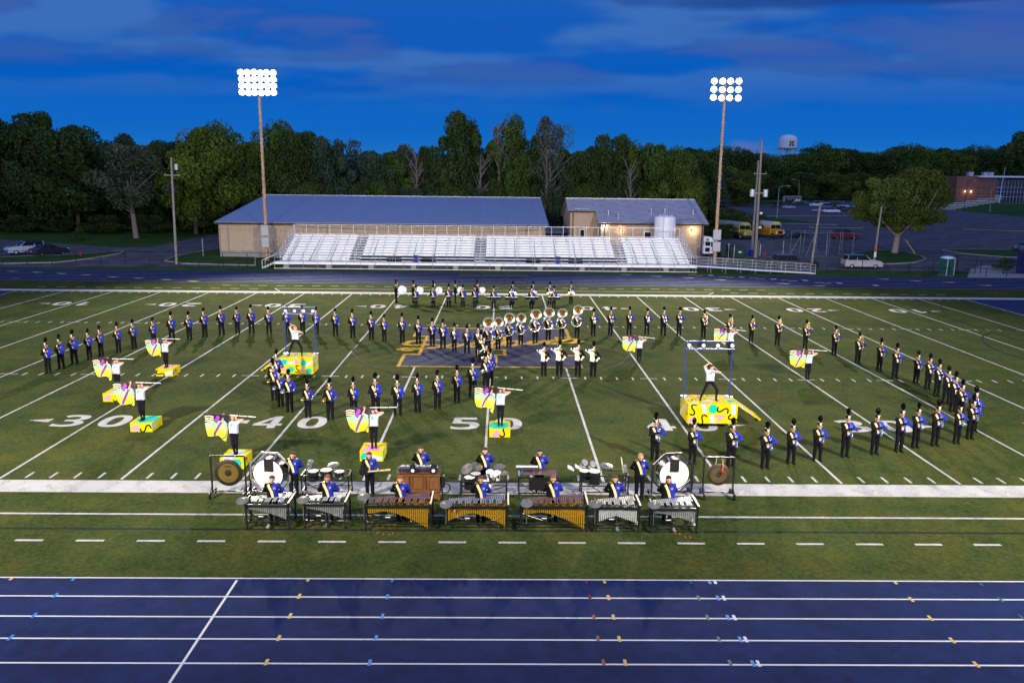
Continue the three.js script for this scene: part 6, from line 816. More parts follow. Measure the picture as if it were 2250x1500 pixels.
function silkG(seed) { const g = new THREE.PlaneGeometry(1.06, 1.18, 22, 22), p = g.attributes.position, r = rng(seed), a = r() * 6, b = r() * 6; for (let i = 0; i < p.count; i++) { const u = p.getX(i) / 1.06 + .5, v = .5 - p.getY(i) / 1.18; p.setXYZ(i, -1.13 + u * 1.02 * (1 - .12 * v * u) + .16 * v * v * (1 - u), 1.735 - v * (1.10 - .22 * (1 - u) * v + .06 * Math.sin(u * 5 + b)), .08 + .085 * v * Math.sin(u * 9 + a + v * 1.2) + .05 * Math.sin(v * 4 + b) * u); } g.computeVertexNormals(); return g; }
const silks = [1, 2, 3, 4].map(silkG);
function guard(p, pose, i, hair, label, where) {
  const s = .955 + .03 * (i % 3), tilt = [0, .01, .02, .07, -.02, .09, .10, .12, .05][i] ?? 0; person(pose, 'guard', p, [.02, -.03, .05, 0, .06, .02, -.05, .03, 0][i] ?? 0, label, 'flag performers in white shirts', { hat: false, hair, style: 'bun', s, skin: i === 5 ? 1 : 0 });
  const f = thing('performance_flag', `purple, teal and yellow flag held ${where}`, 'flag', p, 0, 'performance flags'); f.scale.setScalar(s); const st = new THREE.Group(); st.name = 'staff'; st.position.set(-.34, 1.745, .075); st.rotation.z = -tilt; f.add(st);
  const o = (x) => x + .34; pot().bar([o(-1.16), 0, 0], [o(.98), 0, 0], .017, .017, 10).to('pole', M(.74, .74, .74, .4), st); pot().bar([o(-1.18), 0, 0], [o(-.12), 0, 0], .019, .019, 10).to('pole_sleeve', M(.02, .018, .03, .6), st); for (const x of [.24, .62, .975]) pot().bar([o(x), 0, 0], [o(x) + .03, 0, 0], .0185, .0185, 8).to('tape_band', mBlackM, st); const sk = mesh('silk', silks[i % 4], mSilk, st); sk.position.set(.34, -1.745, -.075);
}
function box(flx, frx, by, seed, label, K) { const a = gp(flx, by), b = gp(frx, by), w = b.x - a.x, t = thing('performance_box', label, 'box', [(a.x + b.x) / 2, .001, a.z - .55], 0, 'yellow boxes with printed shapes'); printedBox(t, w, .40, 1.1, 0, seed, 2, 1, K); return [t.position.x, .425, t.position.z]; }
let q;
q = box(342.5, 380, 826.5, 10, 'small yellow printed box under the flag performer close to the curved line of clarinets', [[3, 2], [1]]); guard([q[0] - .05, q[1], q[2] + .1], 'flag', 0, 'brown', 'flag performer in white shirt and black leggings on a yellow box by the clarinets', 'on the box by the clarinet line');
q = box(226, 268, 882.5, 14, 'yellow printed box with a pink triangle, partly behind another flag', [[1, 3], [2]]); guard([q[0] + .1, q[1], q[2] + .1], 'flag', 1, 'brown', 'flag performer in white shirt standing on the box half covered by a flag', 'on the box half covered by another flag');
q = box(286, 334.8, 948.5, 18, 'yellow printed box just past the painted number thirty', [[1, 3], [0]]); guard([q[0] - .1, q[1], q[2] + .15], 'flag', 2, 'brown', 'flag performer in white shirt on the box beside the painted number thirty', 'beside the painted number thirty');
q = box(483.5, 536, 1029.5, 22, 'yellow printed box behind the black-rimmed gong', [[1, 0], [2]]); guard([q[0] + .0, q[1], q[2] + .1], 'flag', 3, 'blonde', 'blonde flag performer in white shirt on the box behind the gong', 'behind the black-rimmed gong');
q = box(790.5, 841.5, 1013, 26, 'yellow printed box behind the guitar player', [[0, 2], [1]]); guard([q[0] + .05, q[1], q[2] + .1], 'flagWide', 4, 'dark', 'flag performer with dark hair on the box behind the guitar player', 'behind the guitar player');
q = box(1075, 1121, 960.5, 30, 'yellow printed box standing on the painted number fifty', [[1, 3], [0]]); guard([q[0] + .02, q[1], q[2] + .1], 'flagWide', 5, 'dark', 'flag performer in white shirt on the box over the painted number fifty', 'over the painted number fifty');
{ const p = gp(1404, 795.5); guard(p, 'flagWide', 6, 'brown', 'flag performer standing on the turf by the edge of the black circle', 'by the edge of the black circle'); const p2 = gp(1603.5, 777.5); guard(p2, 'flagWide', 7, 'dark', 'flag performer standing on the turf behind the blue truss', 'behind the blue truss'); const p3 = gp(1774, 833); guard(p3, 'flagWide', 8, 'brown', 'flag performer standing alone on the turf near the trombones', 'on the open turf near the trombones'); }
const mTruss = M(.014, .032, .27, .4, .2);
function platform(flx, frx, by, h, d, label, dir, dancerLabel, hair, seed, dx) {
  const yb = .26, a = gp(flx, by, yb), b = gp(frx, by, yb), w = b.x - a.x, cx = (a.x + b.x) / 2, zc = a.z - d / 2, t = thing('rolling_platform', label, 'platform', [cx, 0, zc], 0, 'yellow rolling platforms');
  printedBox(t, w, h, d, yb, seed, 11, 14);
  for (const x of [-w / 2 + .2, w / 2 - .2]) for (const z of [-d / 2 + .2, d / 2 - .2]) { const wl = pot().lathe([[.03, -.04], [.12, -.04], [.13, 0], [.12, .04], [.03, .04]], x, .13, z, 14, 0, 0, H2).to('caster', mRubber, t); pot().box(.10, .12, .06, x, .22, z).to('fork', mSteel, wl); }
  // ramp on one side
  const rp = new THREE.Group(); rp.name = 'ramp'; t.add(rp); const L = 1.35, th = Math.atan2(h + yb - .1, 1.25) * .82; rp.position.set(dir * (w / 2 + .03), yb + h - .04, 0); rp.rotation.z = dir > 0 ? -th : th + 0; const pan = mesh('ramp_deck', new THREE.BoxGeometry(L, .09, d * .78), faceMat(seed + 5, 1.35, 1.1, 6), rp); pan.position.x = dir * L / 2; pot().cyl(.07, .05, dir * (L - .12), -.11, d * .3, 10, .07, H2).cyl(.07, .05, dir * (L - .12), -.11, -d * .3, 10, .07, H2).to('ramp_wheel', mRubber, rp);
  // blue truss gate
  const T2 = thing('lighting_truss', `blue truss gate with four lamps over the ${label.includes('saxophone') ? 'platform by the saxophones' : 'platform before the front trumpets'}`, 'truss', [cx, yb + h + .022, zc - d * .30], 0, 'blue lighting trusses'), tw = w - .12, th2 = 2.72;
  for (const s of [-1, 1]) { pot().box(.045, th2, .045, s * tw / 2, th2 / 2, 0).to('upright', mTruss, T2); pot().box(.3, .02, .3, s * tw / 2, .01, 0).to('foot_plate', mTruss, T2); }
  for (const y of [th2 - .03, th2 - .40]) pot().box(tw + .16, .05, .05, 0, y, .06).to('chord', mTruss, T2); for (let i = 0; i < 8; i++) pot().bar([-tw / 2 + i * tw / 8, i % 2 ? th2 - .05 : th2 - .38, .06], [-tw / 2 + (i + 1) * tw / 8, i % 2 ? th2 - .38 : th2 - .05, .06], .009, .009, 5).to('lattice', mTruss, T2);
  for (let i = 0; i < 4; i++) { const x = -tw / 2 + .1 + i * (tw - .15) / 3, c = pot().lathe([[.03, -.16], [.07, -.14], [.10, 0], [.105, .01]], x, th2 - .21, .14, 16, H2).to('stage_lamp', mBlackM, T2); pot().cyl(.088, .012, x, th2 - .21, .148, 18, .088, H2).to('lens', M(.70, .68, .62, .2), c); pot().bar([x, th2 - .40, .08], [x, th2 - .31, .1], .012).to('clamp', mBlackM, c); }
  person('dance', 'guard', [cx + dx, yb + h + .022, zc + d * .12], 0, dancerLabel, 'dancers on the platforms', { hat: false, hair, style: hair === 'blonde' ? 'tail' : 'bun', s: 1.0 });
}
platform(617, 688.5, 821, .92, 1.35, 'yellow printed rolling platform beside the saxophone players', -1, 'dancer with blonde ponytail lunging on the platform by the saxophones', 'blonde', 41, -.15);
platform(1510.5, 1618.5, 930, .92, 1.6, 'yellow printed rolling platform before the front line of trumpets', 1, 'dancer with dark hair lunging on the platform before the trumpets', 'dark', 61, -.05);

// ---------- front ensemble ----------
const mRose = T(tex(128, 64, (u, v) => tint([.15, .085, .080], .6 + .8 * fbm(u * 4, v * 24, 4, 0, 81)), .3, .1), .22), mSynth = M(.20, .20, .27, .25, .1), mBarSilver = M(.40, .41, .44, .5, .25), mGoldTube = M(.58, .33, .015, .3, .55), mSilTube = M(.52, .54, .56, .3, .75), mFrame = M(.012, .012, .013, .4, .3), mCreamBar = M(.72, .64, .48, .4);
const caster = (t, x, z, r, m = mRim) => { const w = pot().lathe([[.25 * r, -.028], [r * .92, -.028], [r, -.012], [r, .012], [r * .92, .028], [.25 * r, .028]], 0, 0, 0, 16, 0, 0, H2).to('caster', mRubber, t); w.position.set(x, r, z); pot().cyl(r * .55, .05, 0, 0, 0, 12, r * .55, 0, H2).to('hub', m, w); pot().box(.07, r * 1.1, .05, 0, r * .75, 0).to('fork', mFrame, w); };
const cymbalOn = (t, x, z, y, r, tilt = [.25, 0], m = mDullCymbal) => { const a = pot().bar([x * 1, .3, z], [x, y, z], .012, .010, 8).to('cymbal_arm', mChrome, t); pot().lathe([[0, .035], [.04, .03], [.06, .014], [r * .6, .006], [r, -.012], [r + .001, -.010]], x, y, z, 28, tilt[0], 0, tilt[1]).to('cymbal', m, a); pot().cyl(.014, .05, x, y + .05, z, 8).to('wing_nut', mBlackM, a); };
function keyboard(px0, px1, py, o) {
  const a = gp(px0, py - 1), b = gp(px1, py + 1), W = b.x - a.x, cx = (a.x + b.x) / 2, t = thing(o.name, o.label, o.cat, [cx, .001, (a.z + b.z) / 2 - .06], 0, o.group), H = o.h ?? .90, nat = o.n, zN = -.16 - .36;
  // bars: low end at +x
  const deep = (f) => mix(.22, .48, f); const depthAt = (f) => mix(o.d0, o.d1, f);
  for (const s of [-1, 1]) { const f = s < 0 ? 0 : 1, dz = depthAt(f), x = s * W / 2; for (const z of [0, -dz]) { pot().beam([x, .14, z], [x, H - .03, z], .055, .055).to('leg', mFrame, t); caster(t, x, z, s && o.bigWheel ? .10 : .085, o.hub); } pot().beam([x, .16, .02], [x, .16, -dz], .05, .05).beam([x, .30, -dz], [x, H - .1, -.05], .03, .03).to('end_frame', mFrame, t); pot().box(.05, .11, dz + .14, x, H - .02, -dz / 2).to('end_block', mFrame, t); pot().box(.05, .02, dz + .1, x + s * .02, H + .05, -dz / 2).to('end_cap', s > 0 ? mCreamBar : mFrame, t); }
  pot().beam([-W / 2, H - .06, .05], [W / 2, H - .06, .05], .05, .09).to('front_rail', mFrame, t); pot().beam([-W / 2, H - .06, -depthAt(0)], [W / 2, H - .06, -depthAt(1)], .04, .09).to('rear_rail', mFrame, t); pot().beam([-W / 2, .24, -.02], [W / 2, .24, -.02], .04, .045).to('stretcher', mFrame, t);
  pot().beam([-W / 2, .55, -.1], [-W * .12, .26, -.1], .03, .04).beam([W / 2, .55, -.1], [W * .2, .26, -.1], .03, .04).to('brace', mFrame, t); if (o.rail) pot().beam([-W / 2 + .05, H - .015, .08], [W / 2 - .05, H - .015, .08], .012, .012).to('damper_rail', mChrome, t);
  const pitch = (W - .14) / nat, acc = [0, 1, 3, 4, 5], unit = new THREE.BoxGeometry(1, 1, 1);
  for (let i = 0; i < nat; i++) {
    const f = i / (nat - 1), x = -W / 2 + .07 + pitch * (i + .5), dz = depthAt(f), lenN = dz * .50, zN2 = -dz + lenN / 2 + .02, m1 = mesh('bar', unit, o.bar, t); m1.scale.set(pitch * .72, .018, lenN); m1.position.set(x, H + .035, zN2);
    if (acc.includes((nat - i) % 7) && i < nat - 1) { const la = dz * .46, m2 = mesh('bar', unit, o.bar, t); m2.scale.set(pitch * .72, .018, la); m2.position.set(x + pitch / 2, H + .065, -la / 2 - .005); }
    const L = o.res(f); if (L > .02) { const r = pitch * .36, c = mesh('resonator', o.tubeG ??= pot().cyl(1, 1, 0, 0, 0, 10).geo(), o.tube, t); c.scale.set(r, L, r); c.position.set(x, H - .12 - L / 2, -.02); const c2 = mesh('resonator', o.tubeG, o.tube, t); c2.scale.set(r, L * .92, r); c2.position.set(x + pitch * .3, H - .12 - L * .46, -depthAt(f) * .6); }
  }
  pot().rbox(.34, .10, .05, .02, -W * .12, H - .44, .03).box(.12, .03, .01, -W * .12, H - .44, .058).to('control_box', mFrame, t); pot().box(.16, .028, .006, -W * .15, H - .43, .062).to('white_label', mWhite, t);
  if (!o.marimba) pot().bar([0, H - .3, -.12], [0, .10, -.12], .012).box(.09, .02, .24, 0, .09, -.02).to('damper_pedal', mChrome, t);
  if (o.cym) cymbalOn(t, -W / 2 - o.cym[0], o.cym[1], H + o.cym[2], .205, [.3, .05]);
  return t;
}
const vibRes = (f) => .10 + .34 * Math.pow(f, 1.6), marRes = (f) => .20 - .10 * sm(0, .3, f) + .10 * f + .50 * Math.pow(Math.max(0, f - .25) / .75, 1.7), archRes = (f) => .22 + .28 * Math.abs(f - .45) * 1.5;
const kN = 'vibraphone', kM = 'marimba', gV = 'keyboard percussion in the front row';
keyboard(541.7, 634, 1164, { name: kN, label: 'silver vibraphone beside the black-rimmed gong, with a cymbal on its end', cat: 'vibraphone', group: gV, n: 20, d0: .50, d1: .86, bar: mBarSilver, tube: mSilTube, res: vibRes, rail: true, cym: [.08, .05, .12] });
keyboard(669.7, 758, 1162, { name: kN, label: 'silver vibraphone in front of the drum rack, next to a gold-tubed marimba', cat: 'vibraphone', group: gV, n: 20, d0: .50, d1: .86, bar: mBarSilver, tube: mSilTube, res: vibRes, rail: true, cym: [.02, .05, .12], bigWheel: true });
keyboard(803, 945, 1166, { name: kM, label: 'wooden marimba with gold tubes in front of the brown piano cabinet', cat: 'marimba', group: gV, n: 29, d0: .46, d1: .98, bar: mRose, tube: mGoldTube, res: marRes, marimba: true, cym: [.06, -.1, .22], bigWheel: true });
keyboard(979, 1115, 1168, { name: kM, label: 'dark-barred marimba with arched gold tubes and a red badge', cat: 'marimba', group: gV, n: 26, d0: .46, d1: .86, bar: mSynth, tube: mGoldTube, res: (f) => .17 + .42 * Math.pow(Math.abs(f - .42) / .58, 1.5), marimba: true, cym: [-.02, .12, .08] });
{ const m = scene.children.at(-1), b = pot().box(.09, .09, .012).to('red_badge', M(.55, .02, .06, .5), m); b.position.set(-.72, .72, .06); const c = pot().box(.045, .045, .008, 0, .008, .008).to('badge_mark', mWhite, b); }
keyboard(1144.5, 1289.5, 1168, { name: kM, label: 'wooden marimba with gold tubes in front of the synthesizer stand', cat: 'marimba', group: gV, n: 29, d0: .46, d1: .98, bar: mRose, tube: mGoldTube, res: marRes, marimba: true, cym: [-.18, .1, .10], bigWheel: true });
keyboard(1310, 1404, 1170, { name: kN, label: 'pale vibraphone with arched tubes and red caster hubs', cat: 'vibraphone', group: gV, n: 19, d0: .5, d1: .82, bar: M(.46, .44, .42, .5, .25), tube: M(.62, .66, .64, .35, .5), res: archRes, cym: [.06, .05, .10], hub: M(.45, .02, .02, .4) });
keyboard(1433, 1532, 1172, { name: kN, label: 'silver vibraphone in front of the concert bass drum near the hanging gong', cat: 'vibraphone', group: gV, n: 20, d0: .50, d1: .86, bar: mBarSilver, tube: mSilTube, res: vibRes, rail: true, cym: [-.02, .06, .10] });
// pit players
const pg = 'front ensemble players';
for (const [px, py, hair, style, label, pose, s, gl, sk] of [[600, 1152, 'brown', 'short', 'player with curly brown hair, hands behind back, behind the vibraphone by the gong', 'behind', .99], [721, 1151, 'red', 'short', 'player with tousled hair behind the vibraphone next to the marimba', 'behind', 1.0, 0, 1], [880, 1150, 'red', 'short', 'player with reddish hair behind the marimba at the piano cabinet', 'behind', .97], [1056, 1152, 'brown', 'short', 'player with swept brown hair behind the dark-barred marimba', 'behind', .99, 0, 1], [1214, 1150, 'red', 'short', 'broad player with glasses behind the marimba at the synthesizer stand', 'stoutBehind', .99, 1], [1349, 1150, 'brown', 'short', 'player with short hair behind the pale arched vibraphone', 'behind', .99], [1466, 1152, 'dark', 'long', 'broad player with long dark hair behind the last vibraphone', 'stoutBehind', 1.0],
  [645, 1093, 'brown', 'long', 'player with long hair standing beside the covered bass drum', 'behind', 1.0], [812, 1090, 'brown', 'long', 'guitar player with hair tied back in the front ensemble', 'guitar', .97], [925, 1076, 'brown', 'long', 'player with braids behind the keyboard on the piano cabinet', 'behind', .98], [1065, 1078, 'dark', 'short', 'drum set player with short dark hair', 'behind', .97], [1185, 1082, 'dark', 'long', 'player with dark tied hair behind the synthesizer stand', 'behind', .97, 0, 1], [1405, 1098, 'blonde', 'short', 'player with light wavy hair standing beside the concert bass drum', 'behind', 1.02]]) { const p = gp(px, py); p.z -= .1; person(pose, 'pit', p, 0, label, pg, { hat: false, hair, style, s: s * .985, glasses: !!gl, skin: sk ?? 0 }); if (pose === 'guitar') {
    const t = thing('bass_guitar', 'black bass guitar with pale neck held by the front ensemble player', 'guitar', p, 0), u = [.99, .14, 0]; t.scale.setScalar(.95); const sh = new THREE.Shape(); sh.moveTo(-.17, .13); sh.quadraticCurveTo(-.02, .10, .08, .16); sh.quadraticCurveTo(.16, .17, .10, .07); sh.lineTo(.10, -.05); sh.quadraticCurveTo(.14, -.12, .05, -.15); sh.quadraticCurveTo(-.05, -.09, -.15, -.16); sh.quadraticCurveTo(-.26, -.1, -.24, 0); sh.quadraticCurveTo(-.25, .12, -.17, .13);
    const g = new THREE.ExtrudeGeometry(sh, { depth: .035, bevelEnabled: true, bevelSize: .006, bevelThickness: .006, bevelSegments: 1 }); mesh('body', meters(pot().add(g, -.10, 1.04, .20, 0, 0, .06).geo()), mShell, t); pot().beam([-.02, 1.045, .245], [.66, 1.105, .235], .03, .045).to('neck', M(.62, .46, .24, .5), t); pot().rbox(.17, .07, .02, .01, .74, 1.115, .235, 0, 0, .08).to('headstock', M(.62, .46, .24, .5), t); pot().tube([[-.24, 1.10, .2], [-.17, 1.38, .10], [-.1, 1.46, -.02], [.05, 1.42, -.13], [.2, 1.2, -.05]], .014, 20, 5).to('strap', mBlackM, t); for (let i = 0; i < 4; i++) pot().cyl(.012, .04, .69 + i * .03, 1.16, .235, 6).to('tuner', mChrome, t); } }

function gong(pxl, pxr, py, label, R, rim, face, o = {}) {
  const a = gp(pxl, py), b = gp(pxr, py), W = b.x - a.x, t = thing('gong', label, 'gong', [(a.x + b.x) / 2, 0, a.z - .2], 0, 'gongs on wheeled frames'), H = 1.52;
  for (const s of [-1, 1]) { pot().beam([s * W / 2, .12, 0], [s * W / 2, H, 0], .05, .05).to('upright', mFrame, t); pot().beam([s * W / 2, .18, -.30], [s * W / 2, .18, .30], .05, .05).to('foot', mFrame, t); for (const z of [-.30, .30]) caster(t, s * W / 2, z, .09, mChrome); pot().beam([s * W / 2, .18, .26], [s * W / 2, .45, 0], .03, .03).to('brace', mFrame, t); }
  pot().beam([-W / 2, H, 0], [W / 2, H, 0], .05, .05).to('top_bar', mFrame, t); pot().beam([-W / 2, .18, 0], [W / 2, .18, 0], .04, .04).to('lower_bar', mFrame, t); const cy = H - R - .12 + (o.drop ?? 0);
  const d = pot().lathe([[0, .03], [R * .23, .025], [R * .25, .012], [R * .72, .012], [R * .73, .016], [R * .985, .0], [R, -.03], [R * .98, -.05]], 0, cy, 0, 44, H2).to('gong_plate', rim, t);
  pot().lathe([[R * .25, .0135], [R * .5, .016], [R * .72, .0135]], 0, cy, .004, 44, H2).to('polished_ring', face, d);
  if (o.text) { const tx = textGeo(o.text, R * .46, R * .11); const m = mesh('lettering', meters(tx), mBlackM, d); m.position.set(0, cy + R * .50, .024); const m2 = mesh('lettering', meters(textGeo('SYMPHONIC', R * .36, R * .06)), M(.06, .04, .01, .6), d); m2.position.set(0, cy - R * .5, .024); }
  if (o.streaks) for (const an of [.5, 1.0, 2.2, 2.6, 3.9, 5.3]) { pot().beam([Math.cos(an) * R * .3, cy + Math.sin(an) * R * .3, .022], [Math.cos(an) * R * .6, cy + Math.sin(an) * R * .6, .022], .02, .006).to('polished_streak', M(.7, .58, .25, .2, .8), d); }
  for (const s of [-1, 1]) pot().bar([s * R * .30, cy + R * .92, -.01], [s * R * .22, H, 0], .007).to('hanging_cord', mWhite, t); if (o.mallet) { const m = pot().bar([R * .34, H - .06, .05], [R * .27, cy + R * .35, .06], .016, .016, 8).to('mallet', M(.5, .22, .03, .5), t); pot().sph(.07, R * .26, cy + R * .28, .06).to('mallet_head', M(.25, .01, .01, .7), m); }
}
gong(463, 538, 1094, 'black-rimmed gong with brass face on a wheeled frame behind the first vibraphone', .50, M(.05, .042, .036, .42, .7), M(.60, .40, .10, .3, .9), { text: 'SABIAN', drop: -.02 });
gong(1546, 1612, 1096, 'dull bronze gong with streaks and hanging mallet on a wheeled frame', .42, M(.10, .065, .05, .4, .7), M(.28, .21, .09, .35, .85), { streaks: true, mallet: true, drop: -.12 });
function concertDrum(pxc, py, label, mF, flip) {
  const p = gp(pxc, py), t = thing('concert_bass_drum', label, 'bass drum', [p.x, 0, p.z - .25], flip * .12, 'concert bass drums'), R = .56, cy = .92, O = .78;
  const d = pot().cyl(R, .42, 0, cy, 0, 40, R, H2).to('shell', M(.02, .018, .016, .3), t); for (const s of [-1, 1]) { pot().cyl(R - .02, .008, 0, cy, s * .214, 40, R - .02, H2).to('drum_head', M(.80, .78, .72, .6), d); mesh('hoop', meters(pot().add(ringAt(R, .016, 0, cy, s * .21)).geo()), mShell, d); }
  const n = 8, fr = pot(); for (let i = 0; i < n; i++) { const a = (i + .5) / n * 6.283, b = (i + 1.5) / n * 6.283; fr.beam([Math.cos(a) * O, cy + Math.sin(a) * O, 0], [Math.cos(b) * O, cy + Math.sin(b) * O, 0], .06, .06); } fr.to('octagon_frame', mF, t);
  for (const s of [-1, 1]) { pot().beam([s * O * .97, .15, 0], [s * O * .97, cy + .35, 0], .055, .055).to('upright', mFrame, t); pot().beam([s * O * .97, .16, -.35], [s * O * .97, .16, .35], .05, .05).to('foot', mFrame, t); for (const z of [-.35, .35]) caster(t, s * O * .97, z, .075, mChrome); } pot().beam([-O, .16, 0], [O, .16, 0], .045, .045).to('lower_bar', mFrame, t);
  for (const a of [.6, 1.25, 1.9, 2.55, 3.6, 5.8]) pot().bar([Math.cos(a) * R, cy + Math.sin(a) * R, 0], [Math.cos(a) * O, cy + Math.sin(a) * O, 0], .008).to('suspension_cord', M(.10, .12, .45, .6), t); const lg = pot(); for (let i = 0; i < 10; i++) { const a = i / 10 * 6.283; lg.box(.04, .04, .34, Math.cos(a) * (R + .02), cy + Math.sin(a) * (R + .02), 0, 0, 0, a); } lg.to('lugs', mChrome, d);
  const c = new THREE.PlaneGeometry(.34, .48, 6, 8), pp = c.attributes.position; for (let i = 0; i < pp.count; i++) pp.setZ(i, .012 * Math.sin(pp.getX(i) * 22)); c.computeVertexNormals(); const cl = tag(mesh('muffling_cloth', c, M(.022, .017, .019, .9)), `dark cloth draped over the head of the ${flip < 0 ? 'bass drum with grey frame' : 'bass drum with black frame'}`, 'cloth', 'cloths on the concert drums'); cl.position.set(p.x + .02, cy + R - .22, p.z - .25 + .238); cl.rotation.y = flip * .12;
}
concertDrum(592, 1096, 'concert bass drum in a grey octagonal frame behind the first vibraphone', M(.30, .29, .29, .4, .5), -1);
concertDrum(1478, 1096, 'concert bass drum in a black octagonal frame between vibraphone and hanging gong', M(.025, .027, .04, .4, .4), 1);
function rackFrame(t, W, D, H, hub) { for (const x of [-W / 2, W / 2]) { for (const z of [0, -D]) { pot().beam([x, .12, z], [x, H, z], .045, .045).to('leg', mFrame, t); caster(t, x, z, .085, hub); } pot().beam([x, H, 0], [x, H, -D], .045, .045).beam([x, .2, 0], [x, .2, -D], .04, .04).to('end_rail', mFrame, t); } for (const z of [0, -D]) pot().beam([-W / 2, H, z], [W / 2, H, z], .04, .04).beam([-W / 2, .22, z], [W / 2, .22, z], .035, .035).to('long_rail', mFrame, t); pot().beam([-W / 2, H * .8, 0], [-W * .1, .24, 0], .03, .03).beam([W / 2, H * .8, 0], [W * .1, .24, 0], .03, .03).to('brace', mFrame, t); }
const lowDrum = (t, x, z, y, r, h) => { const d = pot().cyl(r, h, x, y, z, 22).to('drum', mShell, t); pot().cyl(r - .01, .008, x, y + h / 2 + .002, z, 22).to('drum_head', mHead, d); mesh('hoop', meters(pot().add(ringAt(r, .012, x, y + h / 2, z, H2)).geo()), mChrome, d); };
{
  const a = gp(662, 1094), b = gp(766, 1094), W = b.x - a.x, t = thing('percussion_rack', 'black percussion rack with two concert toms behind the vibraphones', 'percussion rack', [(a.x + b.x) / 2, .001, a.z - .1]); rackFrame(t, W, .6, .80); lowDrum(t, -W * .28, -.25, .72, .19, .36); lowDrum(t, W * .0, -.25, .74, .21, .40); lowDrum(t, W * .28, -.3, .78, .17, .18); cymbalOn(t, W * .12, -.5, 1.05, .22, [.15, .1]); pot().beam([-W * .42, .8, -.3], [-W * .30, 1.30, -.3], .03, .12).to('music_stand', mSteel, t); for (let i = 0; i < 4; i++) pot().cyl(.025, .16, -W * .40 + i * .03, 1.02 + i * .07, -.22, 8).to('chime_tube', mChrome, t);
}
{
  const a = gp(1278, 1096), b = gp(1380, 1096), W = b.x - a.x, t = thing('percussion_rack', 'black percussion rack with low tom, timbales and red caster hubs', 'percussion rack', [(a.x + b.x) / 2, .001, a.z - .1]); rackFrame(t, W, .6, .84, M(.5, .02, .02, .4)); lowDrum(t, -W * .22, -.2, .72, .22, .46); lowDrum(t, -W * .42, -.35, .76, .19, .3);
  for (const x of [-.40, -.22]) { const d = pot().cyl(.12, .2, x * W - .06, 1.16 - (x + .4) * .3, -.42, 18, .12, .5, -.35).to('timbale', M(.55, .53, .52, .25, .6), t); pot().cyl(.123, .05, x * W - .06, 1.16 - (x + .4) * .3, -.42, 18, .123, .5, -.35).to('band', mShell, d); } pot().rbox(.30, .05, .22, .02, -W * .55, 1.0, -.45, .2, 0, -.5).rbox(.26, .05, .22, .02, -W * .72, .97, -.45, .2, 0, -.5).to('granite_block', M(.50, .50, .52, .5), t); cymbalOn(t, W * .05, -.45, 1.08, .24, [.12, -.05]); pot().beam([W * .42, .85, -.35], [W * .36, 1.42, -.35], .03, .10).to('mallet_tray', mCreamBar, t); pot().rbox(.12, .26, .2, .02, W * .46, 1.0, -.35, 0, 0, .25).to('mixer_box', M(.4, .4, .42, .5), t);
}
{ // drum set on a low rack
  const a = gp(1012, 1097), b = gp(1113, 1097), W = b.x - a.x, t = thing('drum_set', 'drum set on a low black rack behind the dark-barred marimba', 'drum set', [(a.x + b.x) / 2, .001, a.z - .1]); rackFrame(t, W, .7, .62); const spark = T(tex(64, 64, (u, v) => { const h = hash(Math.floor(u * 9), Math.floor(v * 9), 3); return h > .55 ? [.75, .75, .75] : [.015, .015, .02]; }, .5), .3);
  drum(t, .26, .36, .02, .42, -.3, H2, 0, mShell); for (const [x, y, r, h] of [[.22, .80, .15, .2], [.46, .74, .16, .24]]) { const d = pot().cyl(r, h, x, y, -.35, 20, r, .3).to('tom', spark, t); pot().cyl(r - .01, .006, x, y + h / 2 + .012, -.35 + .035, 20, r - .01, .3).to('drum_head', mHead, d); } lowDrum(t, -.30, -.5, .66, .18, .2); lowDrum(t, -.52, -.3, .48, .2, .42); cymbalOn(t, -.62, -.3, 1.02, .24, [.5, .5]); cymbalOn(t, -.25, -.5, 1.05, .22, [.3, -.3]); cymbalOn(t, .55, -.4, 1.08, .22, [.08, .06]); cymbalOn(t, .68, -.35, .86, .19, [.2, 0]);
}
{ // synthesizer and marimba stand
  const a = gp(1140, 1098), b = gp(1226, 1098), W = b.x - a.x, t = thing('synthesizer_stand', 'black stand with synthesizer over a small marimba behind the wooden marimba', 'synthesizer stand', [(a.x + b.x) / 2, .001, a.z - .1]); rackFrame(t, W, .7, .80); pot().box(W * .7, .42, .05, W * .1, .56, .03).to('black_skirt', M(.010, .010, .012, .9), t); const u = new THREE.BoxGeometry(1, 1, 1); for (let i = 0; i < 20; i++) for (const z of [-.18, -.44]) { const m = mesh('bar', u, mRose, t); m.scale.set(W / 24, .018, .24); m.position.set(-W * .38 + i * W / 23, .88 + (z > -.3 ? .02 : 0), z); } pot().rbox(W * .62, .07, .26, .02, -W * .28, 1.06, -.3, .12).to('synthesizer', M(.03, .03, .034, .5), t); for (let i = 0; i < 24; i++) pot().box(W * .02, .02, .13, -W * .56 + i * W * .0235, 1.10, -.34, .12).to('key', mWhite, t); pot().beam([-W * .5, .15, 0], [-W * .5, 1.05, -.25], .04, .05).bar([-W * .48, .9, 0], [-W * .40, 1.03, -.2], .014).bar([-W * .1, .9, 0], [-W * .15, 1.03, -.2], .014).to('stand_arm', mChrome, t);
}
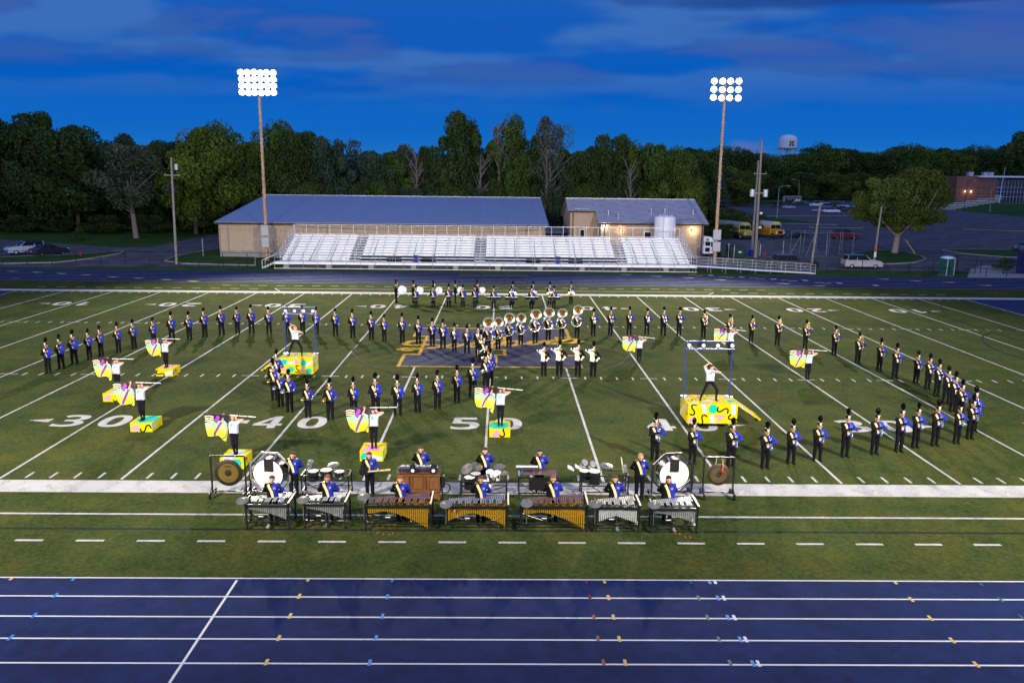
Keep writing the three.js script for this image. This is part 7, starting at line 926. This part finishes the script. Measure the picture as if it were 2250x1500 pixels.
{ // piano cabinet with keyboard and speakers
  const a = gp(872, 1103), b = gp(966, 1103), W = b.x - a.x, z = a.z - .30, cx = (a.x + b.x) / 2, wood = T(tex(128, 256, (u, v) => tint([.15, .066, .022], .55 + .9 * fbm(u * 22, v * 3, 4, 0, 91)), .8, .8), .4), dk = T(tex(128, 256, (u, v) => tint([.105, .046, .016], .55 + .9 * fbm(u * 22, v * 3, 4, 0, 93)), .8, .8), .4), t = thing('piano_cabinet', 'brown wooden upright piano cabinet behind the marimba', 'piano', [cx, .001, z]), H = 1.02;
  pot().box(W - .06, H - .1, .5, 0, H / 2 + .05, 0).to('case', dk, t); for (const s of [-1, 1]) { pot().box(.06, H, .56, s * (W / 2 - .03), H / 2 + .06, 0).to('side', wood, t); for (const zz of [-.2, .2]) caster(t, s * (W / 2 - .1), zz, .05); } pot().box(W - .12, .06, .06, 0, H - .02, .26).to('top_rail', wood, t); pot().box(W - .12, .05, .14, 0, .42, .28).to('ledge', wood, t); for (const x of [-.24, .24]) pot().box(.06, H - .5, .05, x * W, .72, .265).to('stile', wood, t); for (const x of [-.36, 0, .36]) { pot().box(W * .2, .42, .02, x * W, .70, .258).to('upper_panel', wood, t); pot().box(W * .24, .26, .02, x * W, .24, .258).to('lower_panel', wood, t); }
  pot().box(W + .02, .03, .58, 0, H + .055, 0).to('lid', dk, t);
  const k = thing('electric_piano', 'black electric piano keyboard lying on the brown cabinet', 'keyboard', [cx - .02, H + .075, z - .02]); pot().rbox(W * .92, .11, .34, .02, 0, .06, 0).to('case', M(.02, .024, .05, .4), k); for (let i = 0; i < 36; i++) pot().box(W * .0215, .02, .13, -W * .40 + i * W * .0228, .122, -.09).to('white_key', mWhite, k); for (let i = 0; i < 35; i++) if (![2, 6].includes(i % 7)) pot().box(W * .012, .022, .08, -W * .389 + i * W * .0228, .136, -.07).to('black_key', mBlackM, k);
  for (const s of [-.12, .36]) { const sp = thing('monitor_speaker', s < 0 ? 'black monitor speaker in the middle of the cabinet top' : 'black monitor speaker at the cabinet end with cables', 'speaker', [cx + s * W, H + .073, z + .235], 0, 'speakers on the piano cabinet'); sp.position.y = H + .073; pot().rbox(.19, .30, .17, .015, 0, .15, 0).to('case', mShell, sp); pot().cyl(.062, .02, 0, .10, .086, 18, .062, H2).to('woofer', M(.70, .70, .70, .5), sp); pot().cyl(.022, .02, 0, .22, .086, 12, .022, H2).to('tweeter', M(.05, .05, .06, .5), sp); }
  const pr = thing('power_rack', 'black power box with coiled cables hanging on the cabinet end', 'power box', [cx + W / 2 + .10, .001, z + .05]); pot().rbox(.16, .42, .3, .02, 0, .72, 0).to('box', mBlackM, pr); for (let i = 0; i < 3; i++) mesh('cable_coil', meters(pot().add(ringAt(.16 + i * .02, .010, .1, .46, .05 + i * .03, 0, .5)).geo()), mBlackM, pr); pot().bar([-.02, 0, 0], [-.02, .55, 0], .02).to('support', mBlackM, pr); pot().sph(.016, .03, .95, .1).to('green_led_light', new THREE.MeshStandardMaterial({ color: 0x02330a, emissive: 0x18ff50, emissiveIntensity: 2 }), pr); pot().sph(.016, -.05, .93, .1).to('red_led_light', new THREE.MeshStandardMaterial({ color: 0x330202, emissive: 0xff2030, emissiveIntensity: 1.5 }), pr);
}
scene.traverse((o) => { if (o.isMesh) { o.castShadow = true; o.receiveShadow = true; } });
renderer.render(scene, camera);
